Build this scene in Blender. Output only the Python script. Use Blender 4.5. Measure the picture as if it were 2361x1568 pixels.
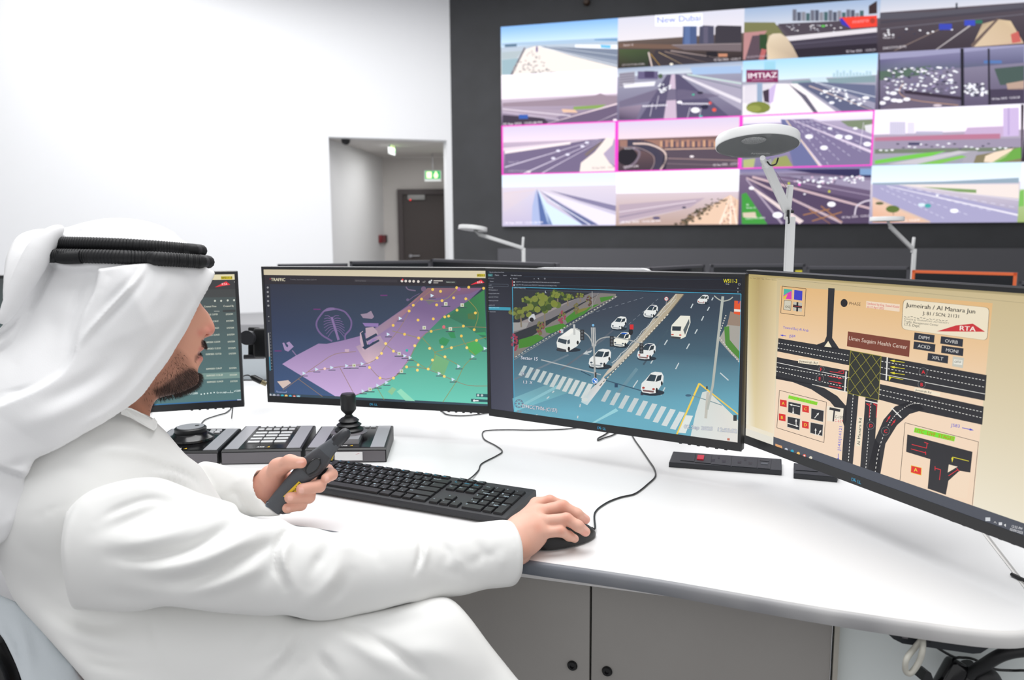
import bpy, bmesh, math, random
import numpy as np
from mathutils import Vector, Matrix
random.seed(7); rng = np.random.default_rng(7)
for o in list(bpy.data.objects): bpy.data.objects.remove(o)
SC = bpy.context.scene; COL = SC.collection
PI = math.pi
# ------------------------------------------------------------ camera, world, light, exposure
FPX = 1824.4; CX, CY = 1180.5, 784.0
_p, _r = math.radians(7.749), math.radians(-.343)
CF = np.array([0, math.cos(_p), -math.sin(_p)]); _R0 = np.array([1., 0, 0]); _U0 = np.cross(_R0, CF)
CR = _R0*math.cos(_r)+_U0*math.sin(_r); CU = -_R0*math.sin(_r)+_U0*math.cos(_r)
CO = np.array([0, 0, 1.195])
cam = bpy.data.cameras.new('camera'); camo = bpy.data.objects.new('camera', cam); COL.objects.link(camo)
M = Matrix([[CR[i], CU[i], -CF[i], CO[i]] for i in range(3)]+[[0, 0, 0, 1]]); camo.matrix_world = M
cam.sensor_width = 36; cam.lens = FPX/2361*36; cam.clip_start = .05; cam.clip_end = 60
cam.dof.use_dof = True; cam.dof.focus_distance = 1.32; cam.dof.aperture_fstop = 5.6; cam.dof.aperture_blades = 0
SC.camera = camo
SC.view_settings.view_transform = 'Standard'; SC.view_settings.look = 'None'
SC.view_settings.gamma = 1; SC.view_settings.use_curve_mapping = False; SC.view_settings.exposure = 0.0
w = bpy.data.worlds.new('world'); SC.world = w; w.use_nodes = True
w.node_tree.nodes['Background'].inputs[0].default_value = (.985, .99, 1, 1)
w.node_tree.nodes['Background'].inputs[1].default_value = .80
def area(name, loc, sx, sy, power, rot=(0, 0, 0), color=(1, 1, 1)):
    l = bpy.data.lights.new(name, 'AREA'); l.shape = 'RECTANGLE'; l.size = sx; l.size_y = sy; l.energy = power; l.color = color
    o = bpy.data.objects.new(name, l); COL.objects.link(o); o.location = loc; o.rotation_euler = rot; return o
area('ceiling_panel_light', (0.0, 1.9, 4.6), 3.2, 2.6, 165)
area('ceiling_panel_light', (-2.5, 8.2, 4.9), 8, 6, 520)
# ------------------------------------------------------------ pixel frame to world helpers
def ray(px, py): return CF+CR*(px-CX)/FPX-CU*(py-CY)/FPX
def at(px, py, d): return CO+ray(px, py)*d
def onz(px, py, z=.742):
    r = ray(px, py); return CO+r*(z-CO[2])/r[2]
def onp(px, py, p0, n):
    r = ray(px, py); return CO+r*(np.dot(np.asarray(p0)-CO, n)/np.dot(r, n))
def proj(P):
    P = np.asarray(P, float)-CO; d = P@CF
    return np.stack([CX+FPX*(P@CR)/d, CY-FPX*(P@CU)/d], -1)
# ------------------------------------------------------------ materials
def lin(c):
    c = c/255; return c/12.92 if c <= .04045 else ((c+.055)/1.055)**2.4
def L3(c): return tuple(lin(x) for x in c[:3])
MATS = {}
def mat(name, c, rough=.5, metal=0, spec=.5, emit=0, bump=None, trans=0, coat=0, sheen=0, sss=0, vary=None):
    if name in MATS: return MATS[name]
    m = bpy.data.materials.new(name); m.use_nodes = True; nt = m.node_tree; b = nt.nodes['Principled BSDF']
    col = (*L3(c), 1)
    b.inputs['Base Color'].default_value = col; b.inputs['Roughness'].default_value = rough
    b.inputs['Metallic'].default_value = metal; b.inputs['Specular IOR Level'].default_value = spec
    b.inputs['Coat Weight'].default_value = coat; b.inputs['Transmission Weight'].default_value = trans
    b.inputs['Sheen Weight'].default_value = sheen
    if sss:
        b.inputs['Subsurface Weight'].default_value = sss; b.inputs['Subsurface Radius'].default_value = (1, .35, .2); b.inputs['Subsurface Scale'].default_value = .006
    if emit:
        b.inputs['Emission Color'].default_value = col; b.inputs['Emission Strength'].default_value = emit
    tc = nt.nodes.new('ShaderNodeTexCoord')
    if bump:
        sc_, st, dist = bump
        n = nt.nodes.new('ShaderNodeTexNoise'); n.inputs['Scale'].default_value = sc_; n.inputs['Detail'].default_value = 4
        bm_ = nt.nodes.new('ShaderNodeBump'); bm_.inputs['Strength'].default_value = st; bm_.inputs['Distance'].default_value = dist
        nt.links.new(tc.outputs['Object'], n.inputs['Vector']); nt.links.new(n.outputs['Fac'], bm_.inputs['Height']); nt.links.new(bm_.outputs['Normal'], b.inputs['Normal'])
    if vary:
        sc_, c2, lo, hi = vary
        n = nt.nodes.new('ShaderNodeTexNoise'); n.inputs['Scale'].default_value = sc_; n.inputs['Detail'].default_value = 5
        r = nt.nodes.new('ShaderNodeValToRGB'); r.color_ramp.elements[0].position = lo; r.color_ramp.elements[1].position = hi
        r.color_ramp.elements[0].color = (*L3(c2), 1); r.color_ramp.elements[1].color = col
        nt.links.new(tc.outputs['Object'], n.inputs['Vector']); nt.links.new(n.outputs['Fac'], r.inputs['Fac']); nt.links.new(r.outputs['Color'], b.inputs['Base Color'])
    MATS[name] = m; return m
def mat_screen(name, strength=1.0, rough=.4, spec=.3):
    m = bpy.data.materials.new(name); m.use_nodes = True; nt = m.node_tree; b = nt.nodes['Principled BSDF']
    a = nt.nodes.new('ShaderNodeVertexColor'); a.layer_name = 'Col'
    b.inputs['Base Color'].default_value = (.01, .01, .012, 1); b.inputs['Roughness'].default_value = rough; b.inputs['Specular IOR Level'].default_value = spec
    nt.links.new(a.outputs['Color'], b.inputs['Emission Color']); b.inputs['Emission Strength'].default_value = strength
    MATS[name] = m; return m
WHITE = mat('white_wall_paint', (236, 237, 239), .85, bump=(60, .05, .002))
CHAR = mat('charcoal_wall', (61, 62, 65), .75, bump=(40, .05, .002), vary=(3, (56, 57, 59), .3, .7))
CHAR2 = mat('charcoal_panel', (84, 84, 89), .5)
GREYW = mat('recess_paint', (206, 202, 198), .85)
DESKW = mat('desk_laminate', (236, 236, 236), .33, spec=.45, bump=(30, .02, .001))
EDGE = mat('desk_edge_vinyl', (104, 108, 114), .45, bump=(30, .15, .002), vary=(14, (84, 90, 98), .35, .7))
CABG = mat('cabinet_grey_paint', (160, 157, 153), .55, vary=(2.5, (148, 144, 140), .3, .7))
CABL = mat('panel_pale_grey', (218, 224, 223), .5)
BLK = mat('black_plastic', (22, 23, 25), .42, bump=(900, .1, .0003))
BLKG = mat('black_gloss', (12, 12, 14), .18)
CABLE = mat('cable_black', (20, 21, 23), .45)
DGREY = mat('dark_grey_plastic', (52, 53, 57), .45)
BEZ = mat('bezel_plastic', (34, 35, 38), .38, bump=(700, .1, .0003))
SILV = mat('silver_paint', (172, 172, 177), .38, metal=.25)
SILD = mat('dark_silver', (112, 109, 113), .42, metal=.2)
LAMPW = mat('lamp_white', (232, 233, 233), .35)
WPL = mat('white_plastic', (236, 236, 238), .4)
DELLB = mat('dell_blue', (70, 175, 215), .4, emit=.25)
SCR = mat_screen('screen_picture'); SCRB = mat_screen('led_wall_picture', 1.3, .6, .1)
# ------------------------------------------------------------ mesh builder
class MB:
    def __init__(s): s.v = []; s.f = []; s.m = []; s.c = []; s.sm = []
    def add(s, vs, fs, mi=0, col=None, sm=False):
        n = len(s.v); s.v += [tuple(map(float, p)) for p in vs]
        for i, f in enumerate(fs):
            s.f.append([n+j for j in f]); s.m.append(mi); s.sm.append(sm)
            s.c.append(None if col is None else ([col[j] for j in f] if len(col) == len(vs) and not isinstance(col[0], (int, float)) else [col]*len(f)))
        return s
    def box(s, c, sz, ax=None, mi=0, bev=0):
        X, Y, Z = [np.array(a, float) for a in (ax if ax is not None else np.eye(3))]
        c = np.array(c, float); a, b, d = [t/2 for t in sz]
        if bev <= 0:
            vs = [c+X*i*a+Y*j*b+Z*k*d for k in (-1, 1) for i, j in ((-1, -1), (1, -1), (1, 1), (-1, 1))]
            return s.add(vs, [(3, 2, 1, 0), (4, 5, 6, 7), (0, 1, 5, 4), (1, 2, 6, 5), (2, 3, 7, 6), (3, 0, 4, 7)], mi)
        bev = min(bev, a*.98, b*.98, d*.98); rings = []
        N = 3
        for k, (dz, ins) in enumerate([(-d, bev)]+[(-d+bev*(1-math.cos(t)), bev*(1-math.sin(t))) for t in (PI/6, PI/3, PI/2)]+[(d-bev*(1-math.cos(t)), bev*(1-math.sin(t))) for t in (PI/2, PI/3, PI/6)]+[(d, bev)]):
            ring = []; r = bev
            for (sx, sy, t0) in ((1, 1, 0), (-1, 1, PI/2), (-1, -1, PI), (1, -1, 1.5*PI)):
                for q in range(N+1):
                    t = t0+q/N*PI/2; rr = max(r-ins, 1e-6)
                    ring.append(c+X*(sx*(a-r)+rr*math.cos(t))+Y*(sy*(b-r)+rr*math.sin(t))+Z*dz)
            rings.append(ring)
        return s.loft(rings, mi, caps=True, sm=True)
    def loft(s, rings, mi=0, caps=False, closed=True, sm=True):
        n = len(rings[0]); vs = [p for r in rings for p in r]; fs = []
        for i in range(len(rings)-1):
            for j in range(n if closed else n-1):
                k = (j+1) % n; fs.append((i*n+j, i*n+k, (i+1)*n+k, (i+1)*n+j))
        s.add(vs, fs, mi, sm=sm)
        if caps:
            s.add(rings[0], [tuple(range(n))[::-1]], mi); s.add(rings[-1], [tuple(range(n))], mi)
        return s
    def tube(s, pts, r, n=10, mi=0, caps=True, flat=1.0):
        pts = [np.array(p, float) for p in pts]; rr = r if hasattr(r, '__len__') else [r]*len(pts); rings = []; up = None
        for i, p in enumerate(pts):
            t = pts[min(i+1, len(pts)-1)]-pts[max(i-1, 0)]; t = t/(np.linalg.norm(t)+1e-12)
            if up is None:
                up = np.array([0, 0, 1.]) if abs(t[2]) < .9 else np.array([1., 0, 0])
            a = np.cross(t, up); a /= np.linalg.norm(a)+1e-12; b = np.cross(a, t); up = b
            rings.append([p+(a*math.cos(q*2*PI/n)+b*math.sin(q*2*PI/n)*flat)*rr[i] for q in range(n)])
        return s.loft(rings, mi, caps)
    def cyl(s, c, r, h, ax=(0, 0, 1), n=24, mi=0, r2=None):
        ax = np.array(ax, float); ax /= np.linalg.norm(ax); c = np.array(c, float)
        return s.lathe(c, ax, [(0, -h/2), (r, -h/2), (r, -h/2), (r if r2 is None else r2, h/2), (r if r2 is None else r2, h/2), (0, h/2)], n, mi)
    def lathe(s, c, ax, prof, n=24, mi=0):
        ax = np.array(ax, float); ax /= np.linalg.norm(ax); c = np.array(c, float)
        u = np.cross(ax, [0, 0, 1.] if abs(ax[2]) < .9 else [1., 0, 0]); u /= np.linalg.norm(u); v = np.cross(ax, u)
        rings = [[c+ax*h+(u*math.cos(q*2*PI/n)+v*math.sin(q*2*PI/n))*max(r, 1e-6) for q in range(n)] for r, h in prof]
        return s.loft(rings, mi)
    def prism(s, pts, d, mi=0):           # polygon extruded by vector d
        pts = [np.array(p, float) for p in pts]; d = np.array(d, float); n = len(pts)
        nrm = sum(np.cross(pts[i]-pts[0], pts[(i+1) % n]-pts[0]) for i in range(1, n-1))
        if np.dot(nrm, d) > 0: pts = pts[::-1]
        q = [p+d for p in pts]
        s.add(pts+q, [tuple(range(n)), tuple(range(2*n-1, n-1, -1))]+[(i, i+n, (i+1) % n+n, (i+1) % n) for i in range(n)], mi); return s
    def build(s, name, mats, parent=None, smooth=None, xf=None):
        me = bpy.data.meshes.new(name); me.from_pydata(s.v, [], s.f); me.update()
        if not isinstance(mats, (list, tuple)): mats = [mats]
        for m in mats: me.materials.append(m)
        me.polygons.foreach_set('material_index', s.m)
        sm = [True]*len(s.f) if smooth else s.sm
        if smooth is False: sm = [False]*len(s.f)
        me.polygons.foreach_set('use_smooth', sm)
        if any(c is not None for c in s.c):
            ca = me.color_attributes.new('Col', 'FLOAT_COLOR', 'CORNER'); buf = []
            for f, c in zip(s.f, s.c):
                for k in range(len(f)):
                    q = c[k] if c is not None else (0, 0, 0); buf += [q[0], q[1], q[2], 1.]
            ca.data.foreach_set('color', buf)
        elif any(sm):
            try: me.set_sharp_from_angle(angle=math.radians(38))
            except Exception: pass
        me.validate()
        return link(name, me, parent, xf)
def wm(o):
    b = o.matrix_basis.copy()
    return wm(o.parent) @ o.matrix_parent_inverse @ b if o.parent else b
def link(name, me, parent=None, xf=None):
    o = bpy.data.objects.new(name, me); COL.objects.link(o)
    if xf is not None: o.matrix_basis = xf
    if parent is not None:
        o.parent = parent; o.matrix_parent_inverse = wm(parent).inverted()
    return o
def tag(o, label=None, cat=None, group=None, kind=None):
    if label: o['label'] = label
    if cat: o['category'] = cat
    if group: o['group'] = group
    if kind: o['kind'] = kind
    return o
def thing(name, loc, label, cat, group=None, rz=0):
    o = bpy.data.objects.new(name, None); COL.objects.link(o); o.empty_display_size = .05
    o.location = [float(t) for t in loc]; o.rotation_euler = (0, 0, rz); return tag(o, label, cat, group)
def struct(o): o['kind'] = 'structure'; return o
def axz(deg):                              # horizontal direction, its left normal, up
    a = math.radians(deg); return np.array([math.cos(a), math.sin(a), 0]), np.array([-math.sin(a), math.cos(a), 0]), np.array([0, 0, 1.])
def dup(root, xf, label=None):
    r = root.copy(); COL.objects.link(r); r.matrix_basis = xf
    if label: r['label'] = label
    def rec(src, dst):
        for ch in list(src.children):
            c = ch.copy(); COL.objects.link(c); c.parent = dst; c.matrix_parent_inverse = ch.matrix_parent_inverse.copy(); rec(ch, c)
    rec(root, r); return r
def spline(pts, k=8):                      # Catmull-Rom through points
    P = [np.array(p, float) for p in pts]; P = [2*P[0]-P[1]]+P+[2*P[-1]-P[-2]]; out = []
    for i in range(1, len(P)-2):
        for q in range(k):
            t = q/k; out.append(.5*((2*P[i])+(-P[i-1]+P[i+1])*t+(2*P[i-1]-5*P[i]+4*P[i+1]-P[i+2])*t*t+(-P[i-1]+3*P[i]-3*P[i+1]+P[i+2])*t**3))
    out.append(P[-2]); return out
# ------------------------------------------------------------ text as flat polygons (built-in font), cached
_TX = {}
def text2d(s, bold=0.0, shear=0.0):
    k = (s, bold, shear)
    if k not in _TX:
        cu = bpy.data.curves.new('t', 'FONT'); cu.body = s; cu.offset = bold; cu.shear = shear; cu.resolution_u = 3
        o = bpy.data.objects.new('t', cu); COL.objects.link(o); bpy.context.view_layer.update()
        me = o.evaluated_get(bpy.context.evaluated_depsgraph_get()).to_mesh()
        vs = [(v.co.x, v.co.y) for v in me.vertices]; fs = [tuple(p.vertices) for p in me.polygons]
        bpy.data.objects.remove(o); bpy.data.curves.remove(cu)
        _TX[k] = (vs, fs, max([v[0] for v in vs], default=0))
    return _TX[k]
# ------------------------------------------------------------ a flat picture on a plane: coordinates u (0..W right), v (0..H down)
def homog(src, dst):
    A = []; b = []
    for (x, y), (u, v) in zip(src, dst):
        A += [[x, y, 1, 0, 0, 0, -u*x, -u*y], [0, 0, 0, x, y, 1, -v*x, -v*y]]; b += [u, v]
    return np.append(np.linalg.solve(np.array(A, float), np.array(b, float)), 1).reshape(3, 3)
class Canvas:
    def __init__(s, O, ux, vd, n, Hm=None, dz=4e-5, g=1.0):
        s.O, s.ux, s.vd, s.n = [np.array(t, float) for t in (O, ux, vd, n)]; s.H = Hm; s.dz = dz; s.l = 1; s.mb = MB(); s.g = g; s.clip = None
    def uv(s, p):
        if s.H is None: return np.array(p, float)
        q = s.H @ np.array([p[0], p[1], 1.]); q = q[:2]/q[2]
        if s.clip: q = np.clip(q, s.clip[:2], s.clip[2:])
        return q
    def P(s, p):
        q = s.uv(p); return s.O+s.ux*q[0]+s.vd*q[1]+s.n*s.dz*s.l
    def col(s, c): return tuple(x*s.g for x in L3(c))
    def poly(s, pts, c, l=None):
        if l is not None: s.l = l
        cs = [s.col(k) for k in c] if isinstance(c[0], (tuple, list)) else s.col(c)
        s.mb.add([s.P(p) for p in pts], [tuple(range(len(pts)))], 0, cs); return s
    def grad(s, q, ctop, cbot, l=None, n=6):  # quad TL TR BR BL with vertical gradient
        if l is not None: s.l = l
        q = [np.array(p, float) for p in q]; ct, cb = np.array(ctop, float), np.array(cbot, float)
        for i in range(n):
            a, b = i/n, (i+1)/n; pts = [q[0]*(1-a)+q[3]*a, q[1]*(1-a)+q[2]*a, q[1]*(1-b)+q[2]*b, q[0]*(1-b)+q[3]*b]
            c1, c2 = tuple(ct*(1-a)+cb*a), tuple(ct*(1-b)+cb*b); s.poly(pts, [c1, c1, c2, c2])
        return s
    def rect(s, x0, y0, x1, y1, c, l=None): return s.poly([(x0, y0), (x1, y0), (x1, y1), (x0, y1)], c, l)
    def line(s, pts, w, c, l=None, w2=None):
        for i in range(len(pts)-1):
            a, b = np.array(pts[i], float), np.array(pts[i+1], float); d = b-a; n = np.array([-d[1], d[0]])/(np.linalg.norm(d)+1e-9)/2
            wa = w if w2 is None else w+(w2-w)*i/(len(pts)-1); wb = w if w2 is None else w+(w2-w)*(i+1)/(len(pts)-1)
            s.poly([a+n*wa, b+n*wb, b-n*wb, a-n*wa], c, l)
        return s
    def dash(s, a, b, n, w, c, l=None, duty=.55):
        a, b = np.array(a, float), np.array(b, float)
        for i in range(n): s.line([a+(b-a)*i/n, a+(b-a)*(i+duty)/n], w, c, l)
    def disc(s, x, y, r, c, l=None, ry=None, n=14):
        ry = ry or r; return s.poly([(x+r*math.cos(t*2*PI/n), y+ry*math.sin(t*2*PI/n)) for t in range(n)], c, l)
    def ring(s, x, y, r, w, c, l=None, ry=None, n=20):
        return s.line([(x+r*math.cos(t*2*PI/n), y+(ry or r)*math.sin(t*2*PI/n)) for t in range(n+1)], w, c, l)
    def text(s, t, x, y, h, c, l=None, end=None, bold=0, ang=0, wid=1.0, shear=0, width=None, vert=None):
        # baseline start (x, y) in source coords, cap height about h; end: point where the baseline ends
        if l is not None: s.l = l
        vs, fs, w_ = text2d(t, 0, shear)
        if not vs: return s
        a = np.array([x, y], float)
        if bold:
            for q in (-1, 1):
                o_ = np.array([q*h*bold*.9, 0]); s.text(t, x+o_[0], y, h, c, l, None if end is None else tuple(np.array(end)+o_), 0, ang, wid, shear, width, vert)
            return s
        if end is not None: d = (np.array(end, float)-a)/w_
        else:
            d = np.array([math.cos(ang), math.sin(ang)])*h/.72*wid
            if width: d = d/np.linalg.norm(d)*width/w_
        up = np.array([d[1], -d[0]])/np.linalg.norm(d)*h/.72
        if vert is not None: up = np.array(vert, float)/np.linalg.norm(vert)*h/.72
        cc = s.col(c); s.mb.add([s.P(a+d*vx+up*vy) for vx, vy in vs], fs, 0, cc); return s
    def build(s, name, parent, m=None): return s.mb.build(name, m or SCR, parent, smooth=False)
# ============================================================ ROOM
CN = np.array([-.949, 13.0, 0]); WU, WN, ZZ = axz(17.5); BU, BN, _ = axz(-15.05); HC = 5.6
def wbox(name, u, n, s0, s1, z0, z1, d0, d1, m, base=CN):
    a = base+u*(s0+s1)/2+n*(d0+d1)/2+ZZ*(z0+z1)/2
    return struct(MB().box(a, (s1-s0, d1-d0, z1-z0), (u, n, ZZ)).build(name, m))
mb = MB()
for s0, s1, z0, z1 in ((-14, -1.93, 0, HC), (-1.93, -.08, 2.66, HC), (-.08, 0.0, 0, HC)):
    mb.box(CN+WU*(s0+s1)/2+WN*.12+ZZ*(z0+z1)/2, (s1-s0, .24, z1-z0), (WU, WN, ZZ))
struct(mb.build('wall_left', WHITE))
wbox('wall_back', BU, BN, 0.0, 14, 0, HC, 0, .2, CHAR)
wbox('trim_1', BU, BN, .77, 13.5, 0.02, .94, -.06, 0, CHAR2)
struct(MB().box((0, 5, -.05), (30, 30, .1)).build('floor', mat('floor_grey', (150, 150, 152), .7, bump=(50, .1, .003))))
struct(MB().box((0, 8, HC+.05), (30, 16, .1)).build('ceiling', mat('ceiling_paint', (240, 240, 240), .9)))
# recess behind the opening
A = np.array([-2.79, 12.42, 0])+WN*.0; A1 = A+WN*.24; B = np.array([-2.52, 15.8, 0])
def wallq(name, a, b, z0, z1, t, m):
    d = b-a; L = np.linalg.norm(d); u = d/L; n = np.array([-u[1], u[0], 0])
    return struct(MB().box((a+b)/2+n*t/2+ZZ*(z0+z1)/2, (L, abs(t), z1-z0), (u, n, ZZ)).build(name, m))
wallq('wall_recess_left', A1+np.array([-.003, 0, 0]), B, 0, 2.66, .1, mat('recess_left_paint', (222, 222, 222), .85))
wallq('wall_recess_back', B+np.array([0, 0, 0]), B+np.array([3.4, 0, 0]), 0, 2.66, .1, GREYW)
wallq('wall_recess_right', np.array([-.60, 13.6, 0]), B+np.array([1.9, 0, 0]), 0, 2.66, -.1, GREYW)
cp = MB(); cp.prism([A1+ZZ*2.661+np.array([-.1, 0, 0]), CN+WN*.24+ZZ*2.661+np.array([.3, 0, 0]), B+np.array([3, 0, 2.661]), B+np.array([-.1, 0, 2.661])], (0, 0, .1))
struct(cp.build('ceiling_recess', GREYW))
area('recess_fill', (-1.6, 13.9, 2.62), 1.2, 1.2, 26)  # added fill to brighten the recess walls, no fixture seen there
# door
DP = np.array([0, 15.78, 0]); DN = np.array([0, 1, 0])
fx = onp(917, 437, DP, DN); dx0 = fx[0]; dz = fx[2]
DB = mat('door_brown', (62, 54, 52), .55, bump=(8, .1, .01)); DFR = mat('door_frame_brown', (70, 62, 62), .5)
d = struct(MB().box((dx0+.6, 15.755, (dz-.1)/2), (1.0, .045, dz-.1)).build('door_1', DB))
fr = MB(); fr.box((dx0+.05, 15.74, dz/2), (.1, .1, dz)).box((dx0+1.15, 15.74, dz/2), (.1, .1, dz)).box((dx0+.6, 15.735, dz-.05), (1.0, .1, .1))
fr.build('door_frame', DFR, d)
q = onp(960, 455, DP-DN*.08, DN); MB().box(q, (.34, .05, .1), bev=.01).build('door_closer', mat('closer_grey', (150, 150, 148), .4), d)
q = onp(946, 461, DP-DN*.12, DN); MB().cyl(q, .012, .01, (0, 1, 0)).build('closer_lamp', mat('red_led', (255, 30, 40), .4, emit=1.5), d)
q = onp(957, 590, DP-DN*.08, DN); MB().tube([q+[-.09, 0, 0], q+[.09, 0, 0]], .012).cyl(q+[-.09, .02, 0], .03, .03, (0, 1, 0)).build('door_handle', mat('steel', (165, 165, 168), .3, metal=.9), d)
# exit signs, dome camera, call point
EXG = mat('exit_green', (20, 160, 80), .4, emit=.6); EXW = mat('exit_white', (240, 250, 190), .4, emit=.9)
def exit_sign(loc, ang, w, h, label, zc):
    u, n, _z = axz(ang); t = thing('exit_sign', loc+np.array([0, 0, -h/2]), label, 'exit sign'); c = np.array(loc)
    MB().box(c, (w, .03, h), (u, n, ZZ), bev=.008).build('sign_body', mat('sign_white', (220, 224, 222), .4, emit=.1), t)
    MB().box(c-n*.017+ZZ*.02, (w*.92, .004, h*.74), (u, n, ZZ)).build('sign_face', EXG, t)
    m = MB(); m.box(c-n*.020-u*w*.22+ZZ*.02, (w*.30, .003, h*.56), (u, n, ZZ)); m.build('arrow_symbol', EXW, t)
    m = MB(); g = c-n*.021+u*w*.19+ZZ*.02
    m.cyl(g+ZZ*h*.2, h*.1, .003, n, 12); m.prism([g+u*a*w+ZZ*b*h for a, b in ((-.1, .1), (.1, .12), (.13, -.05), (.08, -.28), (-.09, -.28), (-.13, -.02))], -n*.002)
    m.build('running_figure', EXW, t)
    MB().cyl((c[0], c[1], (zc+c[2]+h/2)/2), .008, zc-c[2]-h/2, n=10).build('hanger_rod', mat('steel', (165, 165, 168), .3, metal=.9), t)
exit_sign(at(998, 406, 14.6*1.01), 0, .31, .2, 'lit green exit sign with two white pictograms above the brown door', 2.66)
exit_sign(at(903, 342, 13.4), 83, .34, .22, 'white exit sign seen nearly edge-on at the opening, hanging by the near ceiling', 2.66)
t = thing('dome_camera', onz(797, 322, 2.655), 'small black dome camera on the recess ceiling near the opening corner', 'camera')
MB().lathe(onz(797, 322, 2.655), (0, 0, -1), [(.0, 0), (.07, 0), (.07, .02), (.06, .05), (.035, .075), (0, .085)], 20).build('camera_housing', BLK, t)
q = at(878, 551, 14.9); t = thing('fire_call_point', q, 'small dark red fire call point on the left wall of the recess', 'alarm')
LU = (B-A1)/np.linalg.norm(B-A1); LN = np.array([LU[1], -LU[0], 0])
q = onp(878, 551, A1+np.array([.0, 0, 0]), LN); q = q+LN*.03
MB().box(q, (.34, .06, .15), (LU, LN, ZZ), bev=.01).build('call_point_box', mat('fire_red', (120, 30, 38), .5), t)
MB().box(q+LU*.26, (.16, .07, .15), (LU, LN, ZZ), bev=.01).build('back_box', BLK, t)
t.location = Vector(q)
for ch in list(COL.objects):
    if ch.parent is t: ch.matrix_parent_inverse = wm(t).inverted()
q = onp(1352, 4, CN-BN*.05, BN); t = thing('wall_sensor', q, 'small black sensor on the charcoal wall above the video wall', 'sensor')
MB().lathe(q+BN*.05, -BN, [(0, 0), (.05, 0), (.05, .05), (.035, .09), (0, .1)], 16).build('sensor_body', mat('sensor_brown', (58, 40, 26), .4), t)
# ============================================================ DESK
front = [(-1.75, 1.62), (-1.2, 1.46), (-.7, 1.31), (-.342, 1.189), (-.266, 1.160), (.013, 1.054), (.181, .991), (.36, .912), (.474, .869), (.545, .848), (.592, .853), (.628, .885), (.645, .94), (.664, 1.0), (.708, 1.148)]
fr3 = spline([(x, y, 0) for x, y in front[:-1]], 6)+[np.array([.708, 1.148, 0]), np.array([.93, 1.8, 0])]
back = [(.62, 2.12, 0), (.1, 2.38, 0), (-.75, 2.42, 0), (-1.5, 2.45, 0), (-1.9, 2.4, 0)]
poly = fr3+[np.array(b) for b in back]
DT = .742; TH = .0205
desk = thing('desk', (-.2, 1.7, 0), 'long white curved control room desk with grey rounded edge carrying keyboard and monitors', 'desk')
mb = MB(); n = len(poly)
inner = poly
rings = [[p+ZZ*(DT-TH) for p in poly], [p+ZZ*(DT-.0012) for p in poly], [p+ZZ*DT for p in poly]]
mb.add([p+ZZ*DT for p in poly], [tuple(range(n))], 0); mb.add([p+ZZ*(DT-TH) for p in poly], [tuple(range(n))[::-1]], 0)
mb.loft(rings, 0, sm=False)
mb.build('worktop', DESKW, desk)
# edge strip along the front
def offp(P, i, o):
    a = P[max(i-1, 0)]; b = P[min(i+1, len(P)-1)]; t = (b-a)/np.linalg.norm(b-a); return P[i]+np.array([t[1], -t[0], 0])*o
ep = fr3[:-1]; prof = [(.0, 0.0006), (.002, .0006), (.0055, -.002), (.007, -.006), (.0065, -.014), (.004, -.019), (.0, -.0208)]
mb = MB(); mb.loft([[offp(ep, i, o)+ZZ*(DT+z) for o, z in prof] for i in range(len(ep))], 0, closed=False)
EDG = mat('edge_vinyl_light_ramp', (120, 122, 127), .42, bump=(40, .2, .0015)); nt = EDG.node_tree
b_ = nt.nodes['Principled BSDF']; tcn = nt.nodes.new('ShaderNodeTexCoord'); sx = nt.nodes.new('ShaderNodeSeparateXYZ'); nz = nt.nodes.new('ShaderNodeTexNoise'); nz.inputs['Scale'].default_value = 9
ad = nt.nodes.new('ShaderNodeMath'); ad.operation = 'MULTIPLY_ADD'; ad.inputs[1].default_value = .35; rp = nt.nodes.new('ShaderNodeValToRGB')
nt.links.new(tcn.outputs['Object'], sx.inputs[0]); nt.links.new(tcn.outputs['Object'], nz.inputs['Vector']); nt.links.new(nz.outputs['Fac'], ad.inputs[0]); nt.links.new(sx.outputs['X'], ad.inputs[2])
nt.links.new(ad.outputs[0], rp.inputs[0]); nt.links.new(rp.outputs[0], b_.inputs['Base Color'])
for e, (p_, c_) in zip(rp.color_ramp.elements, ((.15, (100, 106, 116)), (.9, (238, 236, 233)))): e.position = p_; e.color = (*L3(c_), 1)  # ramp paints light along the edge, dark left to pale right, plus wear
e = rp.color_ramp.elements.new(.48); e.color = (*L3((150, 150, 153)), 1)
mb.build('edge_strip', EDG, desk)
# second worktop beyond the seam on the right
wing = thing('desk_wing', (1.2, 1.4, 0), 'white side worktop beyond the seam at the right edge', 'desk')
MB().prism([(.654, .94, DT-.03), (.717, 1.148, DT-.03), (.94, 1.8, DT-.03), (1.7, 1.8, DT-.03), (1.7, .9, DT-.03)], (0, 0, .0285)).build('worktop', DESKW, wing)
MB().box((1.5, 1.4, .356), (.05, .6, .71)).build('side_panel', CABL, wing)
# acrylic rear partition
FRO = mat('frosted_panel', (196, 204, 210), .4)
t = thing('desk_partition', (-.6, 2.43, DT), 'pale blue-grey screen partition along the back of the desk', 'partition')
pp = [(-1.9, 2.40), (-1.5, 2.46), (-.75, 2.44), (.1, 2.40)]; m = MB()
for a, b in zip(pp[:-1], pp[1:]):
    a = np.array([*a, 0]); b = np.array([*b, 0]); m.prism([a+ZZ*DT, b+ZZ*DT, b+ZZ*(DT+.135), a+ZZ*(DT+.135)], np.array([0, .012, 0]))
m.build('panel', FRO, t)
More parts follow.
